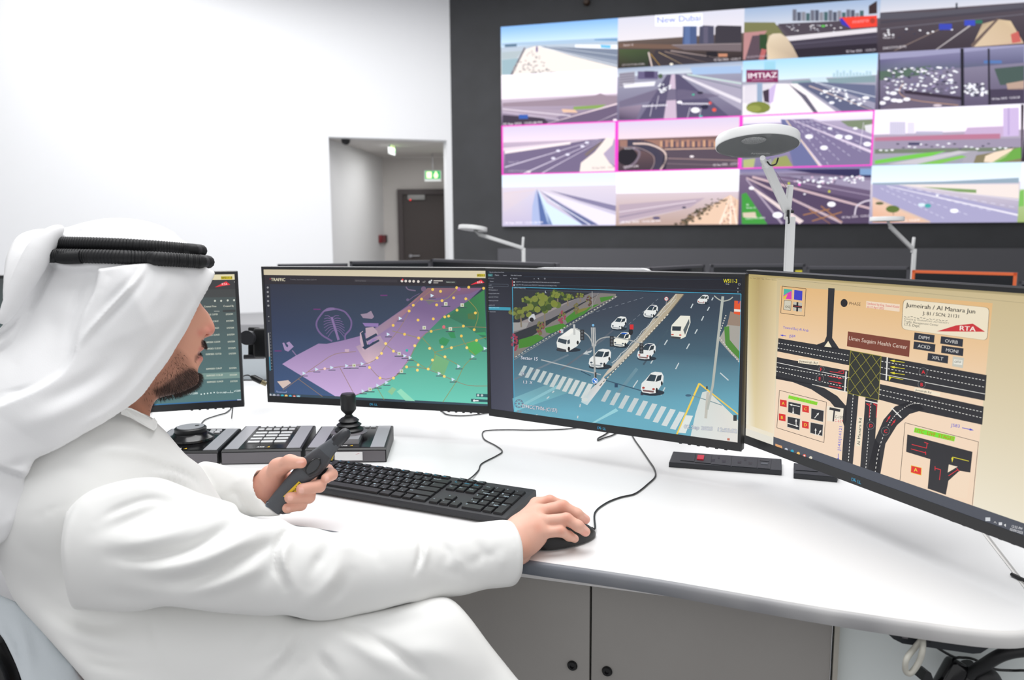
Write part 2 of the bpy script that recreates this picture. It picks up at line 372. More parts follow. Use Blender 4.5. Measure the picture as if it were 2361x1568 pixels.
# cabinets under the desk
p0 = onz(1200, 1330, .688); p1 = onz(1620, 1386, .688); CUu = (p1-p0)/np.linalg.norm(p1-p0); CUn = np.array([CUu[1], -CUu[0], 0])
def cpt(px, py): return onp(px, py, p0, CUn)
sA = (cpt(1361, 1500)-p0)@CUu; sB = (cpt(1920, 1500)-p0)@CUu
cabt = thing('desk_cabinet', p0+CUu*sA-ZZ*p0[2], 'grey two door cabinet built under the desk with round black locks', 'cabinet')
for k, (s0, s1) in enumerate(((sA-.30, sA-.0015), (sA+.0015, sB-.002))):
    c = p0+CUu*(s0+s1)/2-CUn*.009; dr = MB().box((c[0], c[1], .385), (s1-s0, .018, .606), (CUu, -CUn, ZZ), bev=.001).build('door', CABG, cabt)
    q = cpt(*((1320, 1534), (1400, 1547))[k])
    MB().lathe(q, CUn, [(0.0074, 0), (.0078, .0015), (.0062, .004), (.0030, .0044), (.0026, .002), (0, .002)], 28).build('lock', BLKG, dr)
c = p0+CUu*(sA-.30+sB)/2
MB().box((c[0]-CUn[0]*.03, c[1]-CUn[1]*.03, .7015), (sB-sA+.30, .06, .027), (CUu, -CUn, ZZ)).build('top_rail', mat('rail_white', (226, 224, 224), .5), cabt)
MB().box((c[0]-CUn[0]*.26, c[1]-CUn[1]*.26, .382), (sB-sA+.29, .46, .604), (CUu, -CUn, ZZ)).build('carcass', CABL, cabt)
t = thing('end_panel', p0+CUu*(sB+.2)-ZZ*p0[2], 'pale grey panel under the desk right of the cabinet, behind the cables', 'panel')
c = p0+CUu*(sB+.35)-CUn*.02
MB().box((c[0], c[1], .37), (.698, .018, .68), (CUu, -CUn, ZZ), bev=.001).build('board', CABL, t)
c = p0+CUu*(sB+.004)-CUn*.006
MB().box((c[0], c[1], .37), (.006, .02, .68), (CUu, -CUn, ZZ)).build('edge_trim', mat('trim_beige', (172, 168, 158), .5), t)
# black tray device clipped under the desk edge
def pln(pts, z): return [onz(x, y, z) for x, y in pts]
t0 = pln([(2036, 1452), (2290, 1488)], DT-TH-.001); u = (t0[1]-t0[0]); Lg = np.linalg.norm(u); u /= Lg; nn = np.array([-u[1], u[0], 0])
t = thing('under_desk_tray', (t0[0]+t0[1])/2, 'flat black device mounted under the right end of the desk edge', 'tray')
prof = [(0, 0), (Lg, 0), (Lg-.012, -.012), (Lg-.02, -.014), (.022, -.014), (.012, -.010)]
MB().prism([t0[0]+u*a+ZZ*b for a, b in prof], nn*.03).build('body', mat('device_black', (30, 34, 40), .35), t)
q = t0[0]+u*.024-nn*.001-ZZ*.005; MB().box(q, (.006, .0015, .003), (u, nn, ZZ)).build('port', SILD, t)
# white strap loop
def tubething(name, pts, r, m, label, cat, k=8, closed=False, n=10, part=None):
    P = spline(pts, k); o = MB().tube(P, r, n).build(name, m); return tag(o, label, cat)
tubething('strap_loop', [at(2128, 1470, .93), at(2127, 1500, .92), at(2118, 1528, .92), at(2100, 1552, .92), at(2088, 1546, .92), at(2090, 1520, .92), at(2108, 1495, .93), at(2124, 1476, .93)], .0034, mat('loop_beige', (186, 184, 174), .5), 'thick beige loop of cable hanging under the right end of the desk', 'cable')
# black adapter bundle
t = thing('plug_bundle', at(2220, 1560, .97), 'glossy black power plugs bundled with thick cord at bottom right corner', 'plug')
a, b = at(2170, 1600, .97), at(2212, 1524, .97); dd = (b-a)/np.linalg.norm(b-a); side = np.cross(dd, CF); side /= np.linalg.norm(side)
MB().box((a+b)/2, (.026, .024, np.linalg.norm(b-a)), (side, np.cross(dd, side), dd), bev=.007).build('plug_body', BLKG, t)
MB().tube([at(2226, 1530, .975), at(2232, 1545, .975), at(2226, 1600, .975)], [.009, .0125, .014], 16).build('plug_collar', BLKG, t)
MB().tube(spline([at(2262, 1575, .96), at(2275, 1560, .96), at(2290, 1580, .96), at(2292, 1610, .96)], 6), [.012]*19, 14).build('cord_coil', CABLE, t)
MB().prism([at(2126, 1570, .96), at(2136, 1548, .96), at(2147, 1552, .96), at(2155, 1575, .96)], -CF*-.02).build('prong_cap', BLK, t)
tubething('thick_cable', [at(2234, 1555, .965), at(2265, 1536, .95), at(2310, 1510, .93), at(2361, 1500, .92), at(2420, 1505, .92)], .0075, CABLE, 'thick black power cord curving out at the bottom right corner', 'cable', n=16)
tubething('thin_cord', [at(2138, 1475, .93), at(2165, 1496, .95), at(2200, 1515, .97), at(2215, 1516, .97), at(2245, 1520, .97), at(2290, 1542, .97), at(2330, 1546, .97), at(2361, 1546, .96), at(2400, 1548, .96)], .0016, CABLE, 'thin black cord drooping from the tray to the plug bundle', 'cable')
tubething('hanging_cord', [at(2348, 1485, 1.0), at(2353, 1510, 1.0), at(2358, 1545, 1.0), at(2362, 1600, 1.0)], .0017, CABLE, 'thin black cord hanging straight down at the far right under the desk', 'cable')
tubething('loose_cable', [onz(2332, 1324, DT+.003), onz(2345, 1330, DT+.003), onz(2362, 1338, DT+.003), onz(2400, 1350, DT+.003)], .0025, CABLE, 'short black cable on the white side worktop at the right edge', 'cable')
# ============================================================ LAMPS
def desk_lamp(label, base, poleh, head_c, head_r, elbow, tilt_n, detail):
    t = thing('desk_lamp', base, label, 'lamp', None)
    top = np.array([base[0], base[1], poleh])
    MB().lathe(base, (0, 0, 1), [(0, 0), (.085, 0), (.085, .008), (.08, .012), (0, .012)], 32).build('base', LAMPW, t)
    MB().box((np.array(base)+top)/2, (.021, .012, poleh-base[2]), axz(0), bev=.002).build('pole', LAMPW, t)
    n = np.array(tilt_n, float); n /= np.linalg.norm(n)
    hook = head_c+(elbow-head_c)/np.linalg.norm(elbow-head_c)*head_r*.55-n*.0
    MB().lathe(head_c, n, [(head_r*.98, -.009), (head_r, -.008), (head_r, .011), (head_r*.985, .0135), (0, .0145)], 64).build('lamp_head', LAMPW, t)
    MB().lathe(head_c, -n, [(0, .0072), (head_r*.965, .0072), (head_r*.98, .0088)], 64).build('diffuser', mat('lamp_glass', (120, 123, 124), .12, spec=.8), t)
    if detail:
        side = np.cross(n, CF); side /= np.linalg.norm(side); fw = np.cross(side, n)
        c = onp(1738, 324, head_c-n*.0080, n)
        MB().lathe(c, -n, [(0, .0004), (.0268, .0004), (.0275, 0)], 32).build('led_lens', mat('lens_grid', (176, 178, 178), .35, vary=(400, (120, 122, 124), .45, .55)), t)
        c2 = Canvas(head_c-n*.0084, side, fw, -n, dz=1e-4)
        c2.H = homog([(1660, 300), (1830, 300), (1830, 360), (1660, 360)], [((q-head_c)@side, (q-head_c)@fw) for q in [onp(*p, head_c-n*.0084, n) for p in ((1660, 300), (1830, 300), (1830, 360), (1660, 360))]])
        c2.text('Artemide', 1731, 355.5, 3.6, (190, 192, 192), width=44); c2.text('demetra', 1742, 359.6, 1.6, (150, 152, 152), width=22)
        c2.build('maker_mark', t, mat_screen('print_light', .6, .5))
    # arm from elbow to head
    j = head_c+(elbow-head_c)*(.30 if detail else .13)-n*(.004 if detail else .016); d = (elbow-j); L = np.linalg.norm(d); d /= L; s_ = np.cross(d, CF); s_ /= np.linalg.norm(s_)
    MB().box((j+elbow)/2, (.020, .013, L), (s_, np.cross(d, s_), d), bev=.002).build('arm', LAMPW, t)
    MB().box(j+n*.004, (.022, .02, .014), (s_, np.cross(n, s_), n), bev=.002).build('head_joint', LAMPW, t)
    MB().tube([j, at(1760, 370, 1.80), at(1758, 364, 1.785)] if detail else [j, head_c+(elbow-head_c)*.06-n*.006, head_c-n*.004+(elbow-head_c)*.02], [.008, .007, .006], 12).build('head_hinge', LAMPW, t)
    e2 = elbow+np.array([.004, .0, .062]); d2 = e2-elbow; L2 = np.linalg.norm(d2); d2 /= L2; s2 = np.cross(d2, CF); s2 /= np.linalg.norm(s2)
    MB().box((elbow-d2*.02+e2)/2, (.014, .012, L2+.02), (s2, np.cross(d2, s2), d2), bev=.003).build('counter_lever', LAMPW, t)
    if detail:
        MB().box(elbow+np.array([-.002, -.01, -.012]), (.006, .004, .03), axz(0), bev=.0015).build('pivot_slot', BLK, t)
        MB().tube(spline([at(1769, 373, 1.80), at(1777, 381, 1.79), at(1789, 378, 1.78), at(1794, 365, 1.80)], 6), .0018, 8).build('head_cable', CABLE, t)
        MB().tube(spline([at(1816, 487, 1.86), at(1818, 497, 1.855), at(1819, 512, 1.86), at(1818, 515, 1.865)], 6), .0022, 8).build('pole_cable', CABLE, t)
        MB().tube([at(1789, 396, 1.87), at(1822, 446, 1.9)], .0005, 6).build('tension_wire', SILD, t)
        MB().cyl(at(1827, 488, 1.885), .0035, .005, CR, 12).build('pivot_knob', BLK, t)
LP = 1.9; b0 = at(1818, 620, LP)
desk_lamp('white desk lamp with large round head rising behind the right monitors', np.array([b0[0], b0[1], .742]), at(1818, 500, LP)[2], at(1746, 329, 1.86), .0955, at(1816, 487, LP), (0.02, .2, 1), True)
e = at(1205, 572, 4.5); desk_lamp('white desk lamp with low bent arm in front of the charcoal wall, left one', np.array([e[0]+.005, e[1], .6008]), e[2], at(1090, 528, 4.4), .08, e, (.1, .12, 1), False)
e = at(2104, 574, 4.2); desk_lamp('white desk lamp with slanted arm behind the orange framed monitor', np.array([e[0]+.01, e[1], .6008]), e[2], at(2045, 506, 4.1), .083, e, (0, .02, 1), False)
# ============================================================ FRONT MONITORS
MW, MH = .538, .315
def monitor(O, yaw, tilt, label, draw, arm=.30, W=MW, H=MH, group=None, logo=True, bezm=None, post=True, dl=1.0, name='monitor', base_z=.742, armside=0):
    a = math.radians(yaw); b = math.radians(tilt)
    ux = np.array([math.cos(a), math.sin(a), 0]); nh = np.array([math.sin(a), -math.cos(a), 0])
    vd = -ZZ*math.cos(b)+nh*math.sin(b); n = np.cross(vd, ux); n = n if n@nh > 0 else -n
    O = np.array(O, float); cen = O+ux*W/2+vd*H/2
    back = cen-n*(.05+arm)-np.array([0, 0, 0]); back = back+ux*armside; pb = np.array([back[0], back[1], base_z+.0008])
    t = thing(name, pb, label, 'monitor', group)
    bz = bezm or BEZ; T, S, Bm = .007, .0065, .0165
    m = MB()                                # frame ring in front + shell
    m.box(cen-n*.012, (W, H, .018), (ux, -vd, n), bev=.003)
    fo = lambda u, v, d: O+ux*u+vd*v+n*d
    oc = [(0, 0), (W, 0), (W, H), (0, H)]; ic = [(S, T), (W-S, T), (W-S, H-Bm), (S, H-Bm)]
    sh = [(.001, .001), (W-.001, .001), (W-.001, H-.001), (.001, H-.001)]
    for i in range(4):
        j = (i+1) % 4
        m.add([fo(*oc[i], -.0035), fo(*oc[j], -.0035), fo(*sh[j], .0), fo(*sh[i], .0)], [(0, 1, 2, 3)])
        m.add([fo(*sh[i], 0), fo(*sh[j], 0), fo(*ic[j], 0), fo(*ic[i], 0)], [(0, 1, 2, 3)])
        m.add([fo(*ic[i], 0), fo(*ic[j], 0), fo(*ic[j], -.0015), fo(*ic[i], -.0015)], [(0, 1, 2, 3)])
    m.build('bezel', bz, t)
    m = MB(); m.box(cen-n*.034+vd*.01, (W*.52, H*.62, .03), (ux, -vd, n), bev=.012); m.box(cen-n*.022, (W*.93, H*.9, .006), (ux, -vd, n), bev=.003); m.build('rear_housing', BEZ, t)
    m = MB(); m.box(cen-n*.056, (.1, .1, .012), (ux, -vd, n), bev=.003); m.box(cen-n*.07, (.04, .06, .03), (ux, -vd, n), bev=.004); m.build('mount_plate', BLK, t)
    if post:
        m = MB(); k = back+ZZ*0; c0 = cen-n*.075
        m.tube([c0, (c0*.5+k*.5)+ZZ*.0, k], .017, 14); m.cyl(k, .024, .06, n=20); m.build('arm', BLK, t)
        m = MB(); m.cyl((pb+np.array([0, 0, (k[2]-base_z)/2])), .016, k[2]-base_z, n=20); m.cyl(pb+ZZ*.006, .05, .012, n=28); m.build('post', BLK, t)
    ia = [O+ux*u+vd*v-n*.0012 for u, v in ic]; Wi, Hi = W-2*S, H-T-Bm
    cs = Canvas(ia[0], ux, vd, n, homog(proj(np.array(ia)), [(0, 0), (Wi, 0), (Wi, Hi), (0, Hi)]), dz=3e-5); cs.clip = (0, 0, Wi, Hi); cs.size = (Wi, Hi)
    draw(cs); cs.build('screen', t)
    if logo:
        c2 = Canvas(O+ux*(W/2-.0125)+vd*(H-.0055), ux, vd, n, None, dz=1e-4)
        c2.text('D', 0, 0, .0052, (70, 175, 215), bold=.02); c2.text('E', .0066, .0002, .0050, (70, 175, 215), bold=.02, ang=-.5); c2.text('LL', .0118, 0, .0052, (70, 175, 215), bold=.02)
        m = c2.mb; o = m.build('brand_logo', DELLB, t, smooth=False)
    m = MB()
    for k in range(6):                      # little buttons / vents under the lower edge
        m.box(O+ux*(W-.03-.017*k)+vd*(H+.0012)-n*.010, (.005, .0035, .004), (ux, -vd, n))
    m.build('control_buttons', bz, t)
    return t
class CropT:                                # coordinates of an enlarged crop -> photo frame
    def __init__(s, c, x0, y0, k): s.c, s.x0, s.y0, s.k = c, x0, y0, k; s.H0 = c.H.copy()
    def __enter__(s): s.c.H = s.H0 @ np.array([[1/s.k, 0, s.x0], [0, 1/s.k, s.y0], [0, 0, 1.]]); return s.c
    def __exit__(s, *a): s.c.H = s.H0
def uvmode(c): c.H = None
def full(c, ct, cb, l=1):
    H, cl = c.H, c.clip; c.H = None; c.clip = None; W, Hh = c.size; c.grad([(0, 0), (W, 0), (W, Hh), (0, Hh)], ct, cb, l, 12); c.H = H; c.clip = cl
def tri(c, pts, col, l): c.poly(pts, col, l)
YT = (214, 200, 40)
# ---------- map screen
def draw_map(c):
    full(c, (44, 50, 62), (66, 92, 140), 1)
    with CropT(c, 590, 600, 4.2927) as k:
        k.poly([(68, 75), (2275, 95), (2275, 178), (70, 145)], [(205, 192, 165), (214, 203, 172), (216, 205, 176), (208, 196, 168)], 4)
        k.poly([(70, 145), (2275, 178), (2278, 262), (72, 236)], (42, 38, 44), 4)
        k.poly([(72, 236), (140, 238), (186, 1318), (112, 1310)], [(40, 40, 48), (40, 40, 48), (44, 52, 66), (46, 52, 62)], 4)
        k.poly([(112, 1310), (2300, 1425), (2300, 1490), (110, 1385)], (56, 74, 88), 5)
        sea = (50, 62, 86)
        k.poly([(140, 238), (1500, 262), (1500, 700), (150, 700)], [(46, 50, 66), (47, 56, 74), (54, 70, 94), (48, 60, 88)], 2)
        k.poly([(150, 700), (1500, 700), (1500, 1350), (186, 1318)], [(48, 60, 88), (54, 70, 94), (70, 96, 132), (62, 86, 126)], 2)
        # land: purple
        P1 = [(260, 1028), (395, 945), (620, 825), (700, 828), (860, 795), (1030, 750), (1230, 640), (1500, 450), (1700, 275), (2240, 275), (2120, 390), (1850, 560), (1640, 770), (1560, 880), (1510, 1000), (1380, 1150), (1230, 1240), (910, 1362), (800, 1355)]
        pur_t, pur_b = (116, 94, 134), (205, 176, 222)
        k.poly(P1, [tuple(np.array(pur_t)+(np.array(pur_b)-np.array(pur_t))*max(0, min(1, (y-500)/820))) for x, y in P1], 3)
        k.poly([(1700, 275), (2240, 275), (2120, 330), (1600, 400), (1500, 450)], [(140, 102, 104), (130, 88, 118), (118, 88, 124), (128, 96, 120), (160, 116, 118)], 4)
        G1 = [(2262, 290), (2290, 900), (2300, 1425), (940, 1362), (1230, 1240), (1380, 1150), (1510, 1000), (1560, 880), (1640, 770), (1850, 560), (2120, 390)]
        gt, gb = (52, 112, 84), (110, 205, 184)
        k.poly(G1, [tuple(np.array(gt)+(np.array(gb)-np.array(gt))*max(0, min(1, (y-450)/900))) for x, y in G1], 4)
        k.poly([(2262, 290), (2280, 790), (2060, 640), (1900, 560), (2120, 390)], [(56, 130, 74), (52, 120, 92), (54, 112, 88), (54, 110, 84), (52, 118, 74)], 5)
        pk = (196, 170, 184)
        k.poly([(990, 855), (1110, 800), (1230, 745), (1290, 850), (1235, 930), (1120, 1030), (1080, 1000)], [(170, 146, 168)]*3+[(170, 148, 168), (196, 170, 186), (214, 184, 196), (205, 176, 188)], 5)
        k.poly([(1180, 680), (1410, 520), (1520, 450), (1540, 470), (1350, 650), (1210, 740)], [(150, 128, 150), (150, 120, 138), (160, 112, 124), (150, 106, 126), (146, 122, 150), (158, 134, 156)], 5)
        k.poly([(1030, 720), (1060, 700), (1120, 880), (1060, 900), (1030, 800)], pk, 5)
        k.poly([(1085, 670), (1160, 660), (1200, 700), (1210, 740), (1110, 780), (1090, 770)], (180, 158, 172), 6)
        k.poly([(1055, 620), (1215, 625), (1210, 660), (1080, 655)], (140, 116, 170), 6)
        for pts in ([(1085, 780), (1190, 722), (1205, 742), (1100, 802)], [(1050, 860), (1215, 785), (1225, 800), (1080, 885)], [(1040, 720), (1070, 700), (1105, 850), (1075, 870)]): k.poly(pts, (44, 60, 84), 7)
        k.poly([(1105, 820), (1160, 780), (1210, 772), (1120, 838)], (150, 124, 178), 8)
        k.poly([(1035, 535), (1100, 525), (1140, 500), (1170, 560), (1150, 580), (1060, 572)], (150, 132, 152), 5)
        k.poly([(262, 820), (280, 815), (300, 855), (315, 862), (322, 845), (300, 820), (330, 805), (375, 855), (320, 905), (285, 890)], (160, 138, 178), 5)
        k.poly([(355, 895), (365, 890), (405, 940), (395, 945)], (130, 112, 150), 5)
        k.poly([(210, 1200), (320, 1187), (348, 1215), (268, 1270)], (212, 190, 180), 5)
        k.poly([(880, 880), (925, 880), (920, 912), (880, 905)], (196, 168, 186), 5)
        # palm island
        pc = (112, 92, 138)
        import math as _m
        arc = [(770+178*_m.cos(t), 640+170*_m.sin(t)) for t in np.radians(np.arange(60, -250, -10))]
        arc = [(885, 790), (885, 740), (930, 690), (945, 640), (940, 590), (900, 530), (860, 500), (790, 482), (730, 476), (680, 500), (640, 545), (605, 600), (600, 650), (620, 700), (660, 745), (710, 775), (755, 802)]
        k.line(spline([(x, y, 0) for x, y in arc], 3) and [p[:2] for p in spline([(x, y, 0) for x, y in arc], 3)], 17, pc, 5)
        k.poly([(655, 512), (700, 478), (770, 468), (790, 490), (700, 505)], (125, 105, 148), 6)
        k.poly([(740, 565), (760, 560), (830, 785), (808, 795)], (132, 110, 156), 6)
        for i in range(8):
            y = 578+i*15; x = 752+i*5
            for sgn in (-1, 1):
                e = (x+sgn*(70+26*_m.sin(i/7*PI)+i*1.5)+i*1, y-28+i*15)
                k.line([p[:2] for p in spline([(x, y, 0), ((x+e[0])/2, (y+e[1])/2-14, 0), (*e, 0)], 4)], 8, pc, 5, w2=6)
        # parks
        k.poly([(1770, 930), (1915, 1000), (1860, 1140), (1730, 1080)], (116, 176, 124), 6); k.poly([(2085, 825), (2185, 795), (2262, 880), (2175, 940), (2110, 910)], (74, 168, 88), 6)
        k.poly([(1810, 790), (1850, 760), (1920, 790), (1880, 850), (1820, 830)], (54, 142, 88), 6); k.poly([(1900, 720), (1960, 700), (1980, 770), (1930, 770)], (50, 140, 86), 6)
        k.poly([(2170, 720), (2270, 710), (2280, 745), (2200, 735)], (60, 156, 100), 6); k.poly([(2095, 530), (2170, 520), (2180, 590), (2100, 580)], (80, 112, 66), 6)
        k.poly([(1350, 1255), (1390, 1275), (1345, 1335), (1305, 1300)], (146, 198, 152), 6); k.poly([(1435, 1272), (1575, 1395), (1480, 1390), (1395, 1300)], (150, 222, 190), 6)
        k.poly([(1680, 400), (1750, 385), (1770, 410), (1715, 440)], (110, 106, 118), 6)
        rd = (150, 122, 96)
        for pts in ([(270, 1285), (420, 1175), (520, 1100), (620, 1030), (780, 930), (990, 905)], [(420, 1175), (660, 1350)], [(520, 1105), (700, 1075), (900, 1045), (1070, 1030), (1200, 970), (1290, 840), (1420, 680), (1560, 450), (1750, 290)],
                    [(1110, 1040), (1240, 1170), (1380, 1150), (1500, 1060), (1700, 1080), (1960, 1190), (2110, 1240), (2300, 1245)], [(910, 1362), (1200, 1260), (1380, 1150), (1520, 970), (1640, 760), (1780, 690), (2060, 660), (2280, 665)],
                    [(1290, 840), (1400, 920), (1530, 975), (1700, 1080)], [(1350, 700), (1600, 765)], [(1640, 760), (1770, 910), (1750, 1000), (1700, 1080)], [(1770, 910), (2070, 825), (2280, 760)], [(1850, 1405), (1990, 1190), (2060, 1050), (2160, 950)], [(1770, 910), (2010, 1040)], [(830, 1060), (980, 1340)], [(1200, 1260), (1270, 1380)], [(1640, 390), (1850, 400), (2000, 280)], [(2090, 380), (2200, 520), (2160, 690)], [(2030, 750), (2090, 860), (2170, 940)]):
                k.line([p[:2] for p in spline([(x, y, 0) for x, y in pts], 3)], 5, rd if pts[0][0] < 1200 else (150, 140, 70), 7)
        yd = [(1750, 290), (1828, 308), (1640, 385), (1958, 372), (2078, 382), (1843, 400), (1558, 445), (1789, 442), (1517, 503), (1991, 494), (2173, 522), (1605, 592), (1756, 581), (1870, 561), (1908, 553), (1359, 645), (2054, 652), (1735, 704), (2161, 688), (1472, 733), (1611, 770), (2034, 750), (1285, 825), (2184, 793), (1573, 846), (1720, 873), (1844, 858), (1936, 866), (2088, 866), (1362, 900), (1244, 922), (1200, 967), (1872, 956), (1748, 988), (1492, 1056), (1606, 1036), (1599, 1088), (1706, 1077), (1125, 1062), (1229, 1166), (1362, 1166), (1865, 1150), (2254, 278), (1988, 272), (2107, 268)]
        for x, y in yd: k.disc(x, y, 14, (236, 196, 88) if y < 800 else (250, 216, 120), 9)
        for x, y in [(478, 1120), (603, 1080), (752, 1062), (900, 1045), (1054, 1025), (1430, 576), (1311, 733), (1745, 350), (1475, 946), (1528, 964), (1208, 1240), (1295, 1212), (1062, 1296), (945, 1338), (1816, 1120), (2010, 1050), (1953, 1180), (2148, 952), (2270, 873)]:
            k.poly([(x-16, y-18), (x+18, y), (x-14, y+18)], (205, 226, 240), 9); k.rect(x-34, y+22, x+36, y+30, (72, 76, 96), 8)
        for x, y in [(972, 1042), (1418, 924), (1666, 668), (1925, 680), (2042, 444), (1880, 432), (1441, 1098), (1130, 1277)]:
            k.rect(x-17, y-17, x+17, y+17, (206, 208, 196), 9); k.rect(x-5, y-6, x+8, y+8, (150, 160, 80), 10); k.rect(x-45, y+22, x+45, y+30, (66, 78, 88), 8)
        k.disc(1495, 893, 14, (40, 178, 166), 9); k.disc(1860, 660, 16, (216, 104, 118), 9); k.disc(682, 1073, 13, (244, 206, 196), 9); k.disc(2010, 285, 18, (150, 90, 160), 9)
        for x, y in ((570, 480), (1232, 342), (185, 892)): k.rect(x, y, x+70, y+12, (104, 50, 110), 4)
        k.line([p[:2] for p in spline([(1485, 262, 0), (1510, 290, 0), (1582, 302, 0)], 5)], 12, (112, 98, 124), 5); k.disc(1660, 285, 26, (112, 92, 118), 4); k.disc(1502, 392, 14, (104, 90, 124), 5); k.line([(1510, 400), (1560, 360), (1620, 330)], 8, (96, 84, 116), 5)
        # header
        k.text('TRAFFIC', 150, 205, 30, (222, 214, 186), 8, bold=.03, end=(290, 207)); k.rect(138, 180, 146, 190, (190, 50, 60), 8)
        k.text('Tuesday, September 2, 2025 12:55 PM', 340, 196, 13, (120, 118, 122), 8, end=(600, 200)); k.poly([(975, 185), (1400, 192), (1400, 220), (975, 212)], (54, 50, 56), 7); k.text('Search by location', 985, 208, 12, (120, 118, 122), 8, end=(1090, 210))
        for x, y in ((1446, 206), (1484, 207), (1523, 208), (1562, 209), (1608, 211)): k.disc(x, y, 13, (216, 208, 200), 8)
        k.disc(1452, 192, 9, (230, 50, 60), 9); k.text('-o7', 1645, 222, 18, (200, 196, 190), 8); k.disc(1722, 217, 15, (200, 205, 205), 8); k.disc(1738, 200, 8, (220, 220, 220), 9)
        k.rect(1758, 200, 1850, 209, (210, 204, 196), 8); k.rect(1758, 220, 1805, 228, (180, 176, 170), 8); k.poly([(1870, 200), (1985, 204), (1985, 232), (1870, 228)], (50, 52, 54), 7); k.text('Select Lane', 1885, 222, 13, (196, 206, 196), 8)
        k.poly([(2125, 243), (2230, 192), (2262, 222), (2150, 240)], (228, 40, 60), 8); k.text('RTA', 2190, 228, 20, (250, 215, 215), 9, bold=.03)
        k.rect(2188, 135, 2268, 164, (196, 180, 40), 7); k.text('WS11-3', 2190, 160, 21, (60, 58, 20), 8, bold=.03, end=(2266, 161))
        for x, y in ((118, 270), (118, 315), (121, 358), (121, 404), (124, 450)): k.disc(x, y, 10, (150, 150, 152), 8)
        k.disc(127, 558, 6, (140, 140, 140), 8); k.rect(122, 600, 136, 605, (140, 140, 140), 8)
        k.poly([(119, 718), (130, 718), (142, 955), (131, 955)], (160, 160, 158), 8); k.poly([(131, 955), (142, 955), (148, 1092), (136, 1092)], (66, 142, 168), 8)
        for i in range(13): k.rect(137+i*1.4, 718+i*30, 146+i*1.4, 722+i*30, (170, 170, 170), 8)
        for x, y, q in ((142, 1336, (190, 194, 200)), (181, 1338, (176, 180, 190)), (220, 1340, (140, 140, 160)), (262, 1343, (50, 176, 190)), (300, 1345, (238, 200, 120)), (341, 1348, (70, 180, 220)), (380, 1351, (222, 110, 90)), (421, 1353, (150, 200, 215))): k.disc(x, y, 15, q, 9)
        k.disc(380, 1351, 6, (240, 240, 240), 10); k.poly([(400, 1333), (442, 1335), (442, 1376), (400, 1374)], (92, 130, 150), 8)
        k.poly([(2180, 1320), (2300, 1325), (2300, 1358), (2180, 1352)], (44, 88, 96), 8); k.disc(2200, 1336, 12, (200, 210, 210), 9); k.disc(2238, 1338, 12, (190, 200, 200), 9); k.poly([(2130, 1372), (2300, 1380), (2300, 1405), (2130, 1400)], (48, 84, 92), 8); k.disc(2160, 1389, 11, (235, 240, 240), 9); k.rect(2170, 1384, 2204, 1396, (235, 240, 240), 9)
        k.line([(208, 1290), (208, 1304), (302, 1308), (302, 1296)], 4, (170, 180, 214), 8)
# ---------- list screen (seen past the face)
def draw_list(c):
    full(c, (70, 74, 74), (84, 120, 122), 1)
    with CropT(c, 340, 600, 4.356) as k:
        k.poly([(-1400, 152), (893, 122), (896, 195), (-1400, 225)], [(226, 216, 180)]*4, 4); k.poly([(-1400, 222), (897, 197), (902, 290), (-1400, 320)], (58, 58, 60), 4)
        k.poly([(-1400, 320), (902, 290), (905, 370), (-1400, 400)], (66, 68, 68), 3)
        k.rect(738, 162, 852, 192, (200, 182, 40), 5); k.text('WS11-3', 742, 187, 20, (70, 64, 20), 6, end=(850, 183), bold=.03)
        k.poly([(676, 272), (790, 212), (832, 246), (700, 268)], (230, 48, 60), 6); k.text('RTA', 745, 250, 22, (252, 200, 200), 7, bold=.03)
        k.text('x', 868, 224, 20, (190, 190, 180), 6)
        for x, y in ((678, 408), (740, 408), (806, 404), (870, 402)): k.disc(x, y, 10, (205, 208, 196), 6)
        k.text('Created Time', 568, 474, 18, (214, 214, 198), 6, bold=.02, end=(692, 470)); k.text('Created By', 762, 470, 18, (214, 214, 198), 6, bold=.02, end=(868, 466))
        k.rect(668, 508, 724, 516, (150, 156, 150), 6); k.poly([(757, 500), (884, 495), (884, 520), (757, 522)], (60, 64, 64), 5)
        tc = (212, 216, 200)
        for i, y in enumerate((552, 620, 690, 757, 828, 893, 948, 1094, 1162, 1226)):
            x = 560+i*4.2; k.text('02/09/2025 12:3%d:2%d' % (7-i % 6, i), x, y+6, 17, tc, 7, bold=.03, end=(705+i*6.2, y-2)); k.text('SYSTEM', 786+i*5, y, 17, tc, 7, bold=.03, end=(858+i*5, y-4))
            k.text('02/09/2025 12:3%d:2%d' % (i % 6, i), x-300, y+20, 17, tc, 7, bold=.03)
        k.poly([(-1400, 1210), (930, 1122), (938, 1182), (-1400, 1280)], (118, 146, 140), 5)
        k.text('1-10 of 22000', 380, 1352, 19, (226, 240, 236), 7, bold=.02, end=(506, 1344)); k.disc(324, 1345, 9, (226, 240, 236), 7)
        for x in (540, 572, 604, 637, 670): k.disc(x, 1346-(x-540)*.13, 7, (226, 240, 236), 7)
        k.text('Go to page', 694, 1338, 18, (226, 240, 236), 7, end=(795, 1332), bold=.02); k.text('of 2200', 868, 1322, 18, (226, 240, 236), 7, end=(935, 1318), bold=.02); k.rect(800, 1328, 864, 1332, (226, 240, 236), 7); k.text('1', 828, 1326, 18, (226, 240, 236), 7, bold=.02)
        k.poly([(-1400, 1520), (960, 1398), (964, 1432), (-1400, 1560)], [(70, 160, 180), (52, 84, 150), (50, 80, 146), (70, 160, 180)], 5)
        k.rect(902, 1396, 956, 1408, (190, 204, 226), 7); k.rect(900, 1414, 960, 1426, (190, 204, 226), 7)
